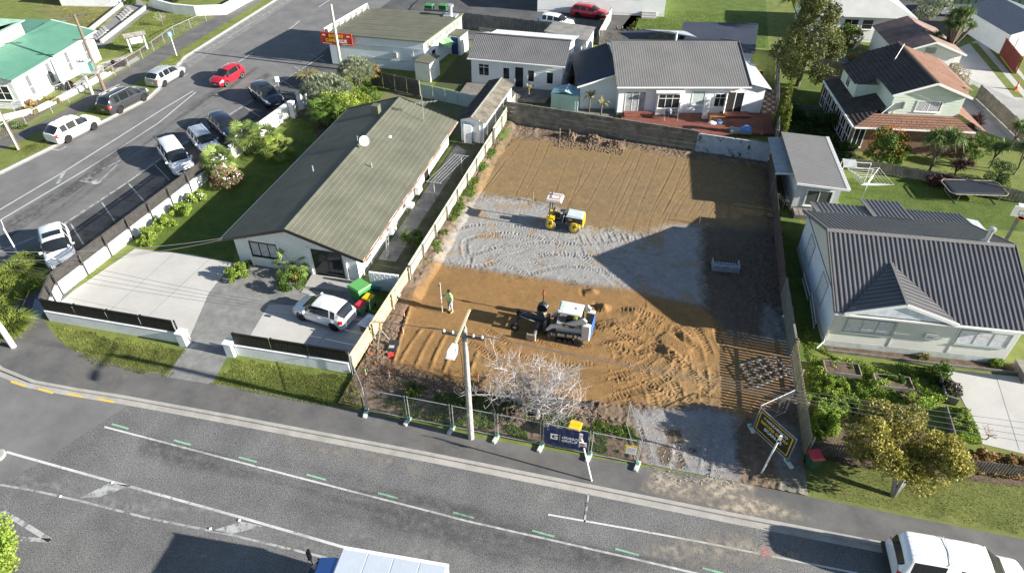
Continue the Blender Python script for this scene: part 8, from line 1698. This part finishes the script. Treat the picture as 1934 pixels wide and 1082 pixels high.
for i, px in enumerate(((1424,195),(1427,203))):
    t = thing('concrete_planter', ['white square planter by the villa corner','second white planter nearer the deck'][i], 'planter', g(*px)); MB().hexa([(-.2,-.2,0),(.2,-.2,0),(.2,.2,0),(-.2,.2,0)],[(-.27,-.27,.5),(.27,-.27,.5),(.27,.27,.5),(-.27,.27,.5)]).build('pot', WHITE, t); MB().bbox(-.22,.22,-.22,.22,.49,.51).build('soil', DIRT, t)
# ================================================================== right-hand garden things
for i, (a, b, lab) in enumerate((((1556,712),(1624,720),'long timber planter box on the left of the pair'),((1652,738),(1722,746),'long timber planter box on the right of the pair'))):
    p0, p1 = g(*a), g(*b); w = Wall(p0, p1); t = thing('planter_box', lab, 'planter', (0,0,0)); d = .9
    w.slab(MB(),0,w.L,0,.45,-.04,0).build('front_board', TIMBER, t); w.slab(MB(),0,w.L,0,.45,-d-.04,-d).build('back_board', TIMBER, t)
    for u in (0,w.L-.04): w.slab(MB(),u,u+.04,0,.45,-d,-.041).build('end_board', TIMBERN, t)
    w.slab(MB(),.04,w.L-.04,.3,.36,-d,-.041).build('soil', DIRT, t)
for i, (a, b, h, lab) in enumerate((((1560,664),(1790,692),.2,'low timber edging along the house garden bed'),((1790,692),(1934,708),.2,'timber edging along the top of the concrete drive'),((1768,705),(1780,755),.5,'timber bed edge at the drive corner, upper'),((1780,757),(1805,766),.5,'timber bed edge at the drive corner, lower'),((1782,775),(1800,835),.45,'timber bed edge beside the groundcover bed'))):
    w = Wall(g(*a), g(*b)); t = thing('garden_edging', lab, 'edging', (0,0,0)); n = max(1, round(w.L/1.8))
    for k in range(n): w.slab(MB(),w.L*k/n+.01,w.L*(k+1)/n-.01,0,h,-.03,.03).build('board', TIMBER, t)
rc = thing('rotary_clothesline', 'rotary clothesline with white lines on the lawn behind the cabin', 'clothesline', (15.9,49.3,0), R(15)); MB().tube([(0,0,0),(0,0,1.7)], .035, 6).build('post', mat('green_pipe',(.12,.28,.18)), rc)
tips = []
for k in range(4): a = math.pi/4+k*math.pi/2; tp_ = (1.75*math.cos(a),1.75*math.sin(a),2.05); tips.append(tp_); MB().tube([(0,0,1.55),tp_], .02, 5).build('arm', ALU, rc); MB().tube([(0,0,1.25),(tp_[0]*.45,tp_[1]*.45,1.72)], .014, 4).build('strut', ALU, rc)
for j in range(5):
    s = .4+.15*j
    for k in range(4): a, b = tips[k], tips[(k+1)%4]; MB().tube([(a[0]*s,a[1]*s,1.55+.5*s),((a[0]+b[0])*.5*s,(a[1]+b[1])*.5*s,1.50+.5*s),(b[0]*s,b[1]*s,1.55+.5*s)], .012, 3).build('line', WHITE, rc)
tm_ = thing('trampoline', 'rectangular trampoline with black mat on the rear lawn', 'trampoline', (24.1,51.6,0), R(10)); HX, HY = 2.15, 1.1
MB().cbox((0,0,.88),(HX*2-.5,HY*2-.4,.02),0,.1).build('jump_mat', paint('black_mat',(.02,.022,.03),.5), tm_); rim = [(-HX+.3,-HY),(HX-.3,-HY),(HX,-HY+.3),(HX,HY-.3),(HX-.3,HY),(-HX+.3,HY),(-HX,HY-.3),(-HX,-HY+.3),(-HX+.3,-HY)]; MB().tube([(a,b,.88) for a, b in rim], .035, 6).build('rim', mat('rusty_rim',(.24,.17,.12),(.4,.38,.35),scale=5,rough=.7), tm_)
b = MB()
for k in range(40): t_ = k/40; x = -HX+.3+(2*HX-.6)*t_; b.tube([(x,-HY,.88),(x,-HY+.2,.88)], .012, 3); b.tube([(x,HY,.88),(x,HY-.2,.88)], .012, 3)
b.build('springs', STEEL, tm_)['kind'] = 'stuff'
for s in (-1.5,1.5): MB().tube([(s,-HY,.86),(s,-HY*.9,.03),(s,HY*.9,.03),(s,HY,.86)], .03, 5).build('leg_frame', STEEL, tm_)
bh = thing('basketball_hoop', 'basketball hoop with white backboard beside the ribbed-roof house', 'basketball hoop', (25.0,45.9,0), R(-10)); MB().bbox(-.09,.09,-.09,.09,0,2.6).build('post', TIMBER, bh); MB().bbox(-.6,.6,-.2,-.14,2.1,2.9).build('backboard', WHITE, bh)
for q in ((-.22,.22,2.28,2.31),(-.22,.22,2.59,2.62),(-.22,-.19,2.31,2.59),(.19,.22,2.31,2.59)): MB().bbox(q[0],q[1],-.206,-.202,q[2],q[3]).build('target_line', DARK, bh)
MB().lathe((0,-.45,2.2),[(.2,-.012),(.23,-.012),(.23,.012),(.2,.012),(.2,-.012)],16).build('ring', paint('hoop_red',(.5,.08,.03)), bh); MB().cbox((0,.3,2.75),(.6,.5,.08),0,.02).build('weight_box', BLOCKW, bh)
tag(MB().lathe((*g(1480,600),.11),[(.02,-.1),(.09,-.06),(.11,0),(.09,.06),(.02,.1)],10).build('ball', mat('white_ball',(.6,.6,.6))), 'pale ball lying on the grass beside the end wall', 'ball')
sw = thing('swing_frame', 'white pipe frame with clear hood beside the cabin', 'frame', (14.2,50.6,0), R(0)); MB().tube([(0,0,0),(0,0,1.9),(2.2,.2,1.9),(2.2,.2,0)], .03, 5).build('hoop_pipe', WHITE, sw); MB().tube([(0,.9,0),(0,.9,1.9),(2.2,1.1,1.9),(2.2,1.1,0)], .03, 5).build('hoop_pipe', WHITE, sw)
slab3(sw,'clear_hood',[(.0,.0,1.96),(1.0,.0,1.96),(1.0,1.0,2.1),(0,1.0,2.1)],mat('clear_sheet',(.55,.58,.58),rough=.3,alpha=.55,bump=0),.02)
gc_ = thing('pond_cover', 'grey flat mesh cover beside the fruit garden', 'cover', (*g(1560,105),), R(5)); MB().cbox((0,0,.2),(4.0,4.4,.35),0,.3).build('cover', mat('grey_mesh',(.13,.135,.14),var=.15,rough=.7), gc_); MB().cbox((0,0,.385),(.12,4.3,.04),0,.02).build('seam', DARK, gc_)
pm = thing('leaning_sheet', 'leaning white sheet in the fenced vegetable garden', 'panel', (*g(1618,92),), R(60)); MB().box((0,0,.6),(1.7,.05,1.2),0,Matrix.Rotation(.3,3,'X')).build('sheet', WHITE, pm); bar(MB(),(-.8,.3,0),(-.8,.05,1.0),.05,.05).build('prop', TIMBER, pm)
cn_ = thing('traffic_cone', 'orange traffic cone on the concrete drive at the right edge', 'traffic cone', (*g(1918,170),.02)); OC = paint('cone_orange',(.75,.14,.03),.6)
MB().cbox((0,0,.02),(.5,.5,.04),.3,.03).build('base', OC, cn_); MB().lathe((0,0,.04),[(.19,0),(.13,.32)],12).build('lower_cone', OC, cn_); MB().lathe((0,0,.36),[(.13,0),(.09,.2)],12).build('reflective_band', WHITE, cn_); MB().lathe((0,0,.56),[(.09,0),(.03,.35)],12).build('upper_cone', OC, cn_)
tag(MB().lathe((*g(1787,278,.6),.6),[(.02,-.25),(.22,-.2),(.3,0),(.25,.12),(.02,.16)],10).build('yellow_ball_cushion', YL), 'yellow cushion under the two-headed cabbage tree', 'cushion')
rw_ = thing('raised_bed', 'grey timber sleeper wall below the shaded lawn', 'retaining wall', (0,0,0)); w = Wall(g(1485,205), g(1572,215))
for k in range(4):
    for r_ in range(2): w.slab(MB(),w.L*k/4+.01,w.L*(k+1)/4-.01,.02+.25*r_,.25+.25*r_,-.08,.0+.01*(k%2)).build('sleeper', TIMBER, rw_)
br_ = thing('brick_path', 'red and white chequered side path right of the villa', 'path', (0,0,0)); p0 = g(1418,118); 
for i in range(4):
    for j in range(9): MB().box((9.35+i*.42+.12*j*.28,63.5+j*.62,.02),(.36,.52,.03),R(10)).build('paving_brick', mat('red_paver',(.22,.09,.07),var=.15,rough=.9) if (i+j)%2 else CONC, br_)
# potted plants on a bench along the lawn fence
pb = thing('potting_bench', 'long grey bench of plant pots along the lawn fence', 'bench', (0,0,0)); w = Wall(g(1158,65), g(1232,75))
w.slab(MB(),0,w.L,.55,.6,-.4,0).build('top', TIMBER, pb)
for k in range(5): w.slab(MB(),w.L*k/4.2,w.L*k/4.2+.06,0,.55,-.38,-.02).build('leg', TIMBER, pb)
for k in range(7):
    q = w.at(.3+k*w.L/7.4,.6,-.2); t = thing('plant_pot', ['first','second','third','fourth','fifth','sixth','seventh'][k]+' plant pot from the left on the potting bench', 'pot', q, group='pots on the bench'); MB().lathe((0,0,0),[(.09,0),(.13,.22),(.14,.24)],10).build('pot', [mat('terracotta_pot',(.35,.13,.07)),paint('teal_pot',(.05,.4,.33)),TIMBERD][k%3], t); MB().lathe((0,0,.22),[(.1,0),(.14,.08),(.05,.16)],7).build('plant', L_BRN if k%2 else TIMBERD, t)
for o in [x for x in bpy.data.objects if x.name.startswith('plant') and x.data and 'tint' not in x.data.color_attributes and x.data.materials and x.data.materials[0] is L_BRN]: settint(o.data, np.ones(len(o.data.vertices)), 1)
# ================================================================== poles, signs and wires
POLE = mat('weathered_pole',(.26,.25,.235),(.36,.35,.33),scale=3,rough=.9,bump=.3); POLEC = mat('concrete_pole',(.42,.42,.36),var=.12,scale=2,rough=.9); POLEB = mat('brown_pole',(.17,.125,.10),var=.2,scale=2,rough=.9)
pp = thing('power_pole', 'weathered power pole with street lamp behind the mesh fence', 'power pole', (-7.08,20.5,0)); ht = 7.75
MB().tube([(0,0,0),(0,0,ht)], .17, 10, r1=.12).build('shaft', POLE, pp); bar(MB(),(-1.0,-.14,7.35),(.95,-.14,7.35),.1,.1).build('cross_arm', TIMBERD, pp)
for x in (-.9,-.5,.45,.85): MB().lathe((x,-.14,7.4),[(.03,0),(.06,.05),(.05,.15),(.02,.18)],8).build('insulator', WHITE, pp)
bar(MB(),(.05,.75,8.15),(.0,-1.3,8.0),.09,.09).build('lamp_arm', mat('yellow_arm',(.42,.37,.24),rough=.8), pp); bar(MB(),(.03,.0,7.5),(.03,-.1,8.1),.1,.1).build('arm_bracket', STEEL, pp)
lh = MB(); lh.add([(-.14,-1.35,7.98),(.14,-1.35,7.98),(.24,-1.75,7.9),(.2,-2.1,7.84),(-.2,-2.1,7.84),(-.24,-1.75,7.9),(-.1,-1.35,8.06),(.1,-1.35,8.06),(.18,-1.75,8.02),(.14,-2.05,7.95),(-.14,-2.05,7.95),(-.18,-1.75,8.02)],((0,1,7,6),(1,2,8,7),(2,3,9,8),(3,4,10,9),(4,5,11,10),(5,0,6,11),(6,7,8,9,10,11),(5,4,3,2,1,0))); lh.build('lamp_head', WHITE, pp)
MB().tube([(0,-.14,7.3),(-.25,-.2,6.9),(-.15,-.18,6.0),(-.15,-.15,4.5)], .02, 5).build('down_cable', DARK, pp); MB().box((-.0,-.17,2.0),(.12,.02,.18)).build('pole_tag', ALU, pp)
sp_ = thing('power_pole', 'power pole with white painted base at the left edge by the flax', 'power pole', (-35.1,20.55,0)); MB().tube([(0,0,0),(0,0,1.75)], .16, 10, r1=.155).build('white_base', WHITE, sp_); MB().tube([(0,0,1.75),(0,0,8.0)], .15, 10, r1=.11).build('shaft', POLE, sp_); bar(MB(),(0,-.95,7.4),(0,.95,7.4),.1,.1).build('cross_arm', TIMBERD, sp_)
tpole = thing('transformer_pole', 'brown power pole with grey transformer box by the hall', 'power pole', (-54.6,52.95,0)); MB().tube([(0,0,0),(0,0,7.5)], .17, 10, r1=.12).build('shaft', POLEB, tpole); bar(MB(),(-.9,-.6,7.3),(.9,.6,7.3),.1,.1).build('cross_arm', TIMBERD, tpole); bar(MB(),(-.9,-.4,5.2),(.9,.4,5.2),.1,.1).build('cross_arm', TIMBERD, tpole)
for k in range(4): t_ = -.8+k*.53; MB().lathe((t_,t_*.66,7.35),[(.03,0),(.06,.05),(.05,.15),(.02,.18)],8).build('insulator', DARK, tpole)
TG = mat('transformer_grey',(.42,.52,.50),var=.06,rough=.5); MB().cbox((-.6,-.75,2.75),(1.0,.75,1.0),.4,.06).build('transformer', TG, tpole); MB().cbox((-.05,-.35,2.75),(.4,.6,.75),.4,.02).build('radiator', paint('radiator_green',(.10,.22,.20)), tpole); MB().box((-.3,-.5,2.18),(1.5,.9,.12),.4).build('platform', CONC, tpole)
for k in range(3): MB().lathe((-.95+k*.25,-.9+k*.12,3.25),[(.05,0),(.08,.08),(.04,.22)],8).build('bushing', DARK, tpole)
MB().tube([(-.75,-.85,0),(-.75,-.85,2.15)], .15, 10, r1=.13).build('support_post', POLEC, tpole)
lp = thing('power_pole', 'white and brown striped power pole beside the white crossover', 'power pole', (-53.55,40.8,0)); MB().tube([(0,0,0),(0,0,7.5)], .19, 4, r1=.14).build('shaft', POLEB, lp); bar(MB(),(.15,-.15,.1),(.11,-.11,6.5),.1,.04).build('white_strip', WHITE, lp)
bp_ = thing('concrete_pole', 'pale concrete pole in front of the shop sign', 'pole', (*g(645,130),0)); MB().tube([(0,0,0),(0,0,6.6)], .16, 10, r1=.12).build('shaft', POLEC, bp_); MB().lathe((0,0,4.0),[(.17,0),(.17,.06)],10).build('band', STEEL, bp_)
def signpost(label, p, h, plates, r_=.04, rz=0.0, tilt=(0,0), pm=None, z=0.0, name='sign_post'):
    t = thing(name, label, 'sign', (p[0],p[1],z), rz); MB().tube([(0,0,0),(tilt[0],tilt[1],h)], r_, 8).build('post', pm or WHITE, t)
    for (x, y, zz, w, hh, m_, nm) in plates: MB().box((tilt[0]*zz/h+x,tilt[1]*zz/h+y,zz),(w,.03,hh)).build(nm, m_, t)
    return t
SB = paint('sign_blue',(.05,.30,.65),.4)
signpost('blue and white parking sign on the far footpath', g(334,106), 2.65, [(0,-.06,2.4,.42,.5,SB,'blue_plate'),(0,-.08,2.42,.18,.3,WHITE,'white_symbol')], rz=R(40)); signpost('white parking sign beside the coupe SUV', g(534,196), 2.75, [(0,-.06,2.45,.4,.55,paint('plate_grey',(.6,.62,.66)),'plate')], rz=R(25), pm=STEEL)
sgA = signpost('leaning white sign post with small danger plate in front of the navy banner', (-.7,19.4), 2.75, [(.0,-.06,2.3,.36,.36,WHITE,'plate'),(0,-.08,2.36,.2,.12,paint('rule_red',(.5,.08,.05)),'red_mark'),(0,-.085,2.2,.26,.06,DARK,'dark_mark'),(0,-.03,2.75,.16,.45,paint('tip_pink',(.8,.66,.62)),'top_plate')], .04, tilt=(-.75,.35))
sgB = signpost('leaning white sign post with round plate beside the hazard banner', (7.3,21.75), 2.5, [(0,-.06,2.3,.16,.5,WHITE,'plate'),(0,-.08,2.45,.12,.12,paint('rule_red',(.5,.08,.05)),'red_mark'),(0,-.08,2.2,.12,.12,NAVYC,'dark_mark')], .045, tilt=(.35,.45))
fl_ = thing('flag_sign', 'white flag-shaped road sign on a post above the flax clumps', 'sign', (*g(32,475),0), R(-20)); MB().tube([(0,0,0),(0,0,2.6)], .05, 8).build('post', WHITE, fl_); MB().add([(-.55,-.02,2.75),(.45,-.02,2.75),(.2,-.02,2.1),(-.05,-.02,1.9),(-.55,.02,2.75),(.45,.02,2.75),(.2,.02,2.1),(-.05,.02,1.9)],((0,3,2,1),(4,5,6,7),(0,1,5,4),(1,2,6,5),(2,3,7,6),(3,0,4,7))).build('plate', paint('plate_grey',(.6,.62,.66)), fl_)
tag(MB().prism(gs([(56,602),(66,565),(90,567),(78,602)]),.006,.03).build('access_cover', paint('cover_blue',(.26,.28,.31),.7)), 'pale rectangular access cover in the shaded footpath', 'cover')
def wire(label, a, b, sag, r_=.011, m=None):
    pts = []
    for k in range(17): t_ = k/16; p = Vector(a).lerp(Vector(b),t_); p.z -= sag*4*t_*(1-t_); pts.append(p)
    tag(MB().tube(pts, r_, 4).build('overhead_wire', m or mat('wire',(.10,.10,.105),var=.1,rough=.6)), label, 'wire', 'overhead wires')
OFF = (-.9,-.5,.45,.85)
for i, o_ in enumerate(OFF): 
    wire('overhead wire from the '+['outer left','inner left','inner right','outer right'][i]+' insulator of the lamp pole to the left', (-7.08+o_,20.36,7.58), (-35.1,20.55-.8+.5*i,7.5), .55)
    wire('overhead wire from the '+['outer left','inner left','inner right','outer right'][i]+' insulator of the lamp pole to the right', (-7.08+o_,20.36,7.58), (34,22.4-.6*i,7.5), .9)
wire('service wire from the left edge pole to the long house eave', (-35.1,20.6,7.0), (-26.6,30.7,2.25), .5, .014); wire('second service wire from the left edge pole to the long house eave', (-35.1,20.4,6.6), (-26.6,30.75,2.15), .7, .012)
wire('vertical bracing wire hanging from the lamp pole arm', (-6.6,20.0,7.2), (-5.4,20.8,.1), .0, .008)
wire('upper overhead wire along the hall side of the street', (-54.6,52.95,7.45), (-53.55,40.8,7.4), .3); wire('lower overhead wire along the hall side of the street', (-54.2,52.95,5.2), (-53.55,40.8,5.6), .3); wire('overhead wire running up over the bank from the transformer pole', (-54.6,52.95,7.45), (-58,100,8), 1.0)
# dust, mud and debris near the entrance and on the road
def film(name, pts, z, col, amt, seed, streak=(1,1), step=.12, sc=1.1, thr=.42, edge=.8):
    """Thin dust or dried mud lying on a surface; its cover thins out through a per-vertex amount."""
    P = gs(pts); xs = [q[0] for q in P]; ys = [q[1] for q in P]; ax = np.arange(min(xs)-.3,max(xs)+.3,step); ay = np.arange(min(ys)-.3,max(ys)+.3,step); A, B_ = np.meshgrid(ax, ay)
    d = np.clip(sdpoly(A,B_,P)/edge,0,1); n = fbm(A*streak[0],B_*streak[1],sc,5,seed); a = np.clip((n-thr)*4,0,1)*d*amt; id_ = np.arange(A.size).reshape(A.shape); F_ = np.stack([id_[:-1,:-1],id_[:-1,1:],id_[1:,1:],id_[1:,:-1]],-1).reshape(-1,4); keep = np.maximum.reduce([a[:-1,:-1],a[:-1,1:],a[1:,1:],a[1:,:-1]]).reshape(-1) > .01
    m = bpy.data.materials.get('film_'+name)
    if m is None:
        m = mat('film_'+name, col, var=.15, scale=3, rough=.95, bump=.2, spec=.1); t = m.node_tree; at = t.nodes.new('ShaderNodeAttribute'); at.attribute_name = 'amount'; p = next(q for q in t.nodes if q.type == 'BSDF_PRINCIPLED'); nn = next(q for q in t.nodes if q.type == 'TEX_NOISE'); mm = t.nodes.new('ShaderNodeMath'); mm.operation = 'MULTIPLY'; m2 = t.nodes.new('ShaderNodeMapRange'); m2.inputs[1].default_value = .3; m2.inputs[2].default_value = .6; t.links.new(nn.outputs[0], m2.inputs[0]); t.links.new(at.outputs['Fac'], mm.inputs[0]); t.links.new(m2.outputs[0], mm.inputs[1]); t.links.new(mm.outputs[0], p.inputs['Alpha'])
    me = npmesh(name, np.stack([A,B_,np.full(A.shape,z)],-1).reshape(-1,3), F_[keep], m); at = me.attributes.new('amount','FLOAT','POINT'); at.data.foreach_set('value', a.ravel().astype(np.float32)); tag(link(name, me, None), kind='stuff')
film('dried_mud', [(1225,880),(1430,890),(1440,925),(1560,990),(1400,985),(1200,930)], .012, (.36,.31,.245), 1.0, 5, (.5,1.2), thr=.24, edge=.6)
film('road_dust', [(1150,1082),(1210,990),(1400,985),(1560,1010),(1600,1082)], ZR+.02, (.34,.305,.255), .8, 7, (.35,1.3), thr=.32, edge=1.4)
film('road_dust', [(500,800),(800,860),(800,900),(520,850)], ZR+.02, (.34,.33,.31), .75, 8, (1,1.5), sc=1.6, thr=.46)
film('road_wear', [(0,880),(0,930),(600,1070),(900,1120),(900,1040),(400,930),(200,890)], ZR+.018, (.27,.268,.262), .6, 9, (.25,1.6), thr=.40, edge=.5)
film('road_wear', [(0,1000),(400,1010),(600,1082),(0,1082)], ZR+.018, (.26,.258,.252), .6, 10, (.3,1.4), thr=.42)
film('road_stain', [(260,800),(640,880),(1300,1030),(1500,1082),(1000,1082),(500,940),(250,860)], ZR+.016, (.070,.070,.071), .4, 11, (.12,1.6), thr=.42, edge=.6)
film('road_stain', [(0,420),(130,330),(380,180),(480,120),(520,140),(300,290),(0,470)], ZR+.022, (.050,.050,.053), .5, 12, (1.6,.12), thr=.42, edge=.5)
film('road_stain', [(150,440),(380,290),(560,160),(590,180),(430,290),(170,480)], ZR+.024, (.022,.022,.024), .7, 13, (.9,.9), thr=.47, edge=.3)
film('path_dust', [(150,640),(420,720),(700,780),(690,800),(400,760),(100,720)], .010, (.22,.205,.185), .45, 14, (.5,1), thr=.45, edge=.4)
film('path_dust', [(420,735),(900,835),(1215,885),(1230,925),(800,850),(420,775)], .010, (.20,.19,.175), .35, 15, (.4,1.2), thr=.45, edge=.3)
film('leaf_litter', [(672,720),(700,625),(765,575),(745,690),(860,725),(880,760),(700,740)], .10, (.20,.11,.065), .6, 16, (1,1), sc=2.0, thr=.5, edge=.3)
def rubble(px, n, m, seed, name, s):
    r_ = np.random.default_rng(seed); P = gs(px); xs = [p[0] for p in P]; ys = [p[1] for p in P]; b = MB(); c = 0
    while c < n:
        x, y = r_.uniform(min(xs),max(xs)), r_.uniform(min(ys),max(ys))
        if sdpoly(np.array([x]),np.array([y]),P)[0] < 0: continue
        q = s*(.3+r_.random()**2); c += 1; z = lot_z(x,y); v = [(x+q*r_.uniform(-1,1)*.3+q*a,y+q*b_,z+q*.9*c_) for a, b_, c_ in ((-1,0,0),(1,.1,0),(0,1,.1),(.1,-1,0),(0,.1,1))]; b.add(v,((0,3,4),(3,1,4),(1,2,4),(2,0,4)))
    tag(b.build(name, m), kind='stuff')
CL = mat('clod',(.10,.07,.05),(.17,.125,.09),scale=5,rough=.95)
rubble([(700,640),(770,600),(740,690),(870,725),(1120,765),(1150,800),(900,780),(680,730)], 2600, CL, 3, 'soil_clods', .06); rubble([(915,745),(1020,740),(1030,800),(930,800)], 500, mat('dark_clod',(.045,.032,.025),(.08,.06,.045),scale=5,rough=.95), 4, 'soil_clods', .12); rubble([(1045,255),(1180,275),(1175,295),(1050,280)], 700, CL, 5, 'soil_clods', .1); rubble([(960,240),(1440,300),(1440,312),(960,255)], 900, CL, 6, 'soil_clods', .06); STN = mat('gravel_stone',(.30,.295,.285),(.42,.41,.40),scale=6,rough=.9); rubble([(880,375),(1000,385),(1100,432),(1325,432),(1330,575),(1100,538),(830,500)], 3800, STN, 9, 'gravel_stones', .028); rubble([(1195,775),(1385,790),(1392,915),(1240,915)], 1200, STN, 10, 'gravel_stones', .03); rubble([(1140,600),(1330,600),(1340,760),(1150,750)], 500, mat('sand_clod',(.27,.17,.085),(.34,.23,.12),scale=5,rough=.95), 8, 'sand_clods', .05)
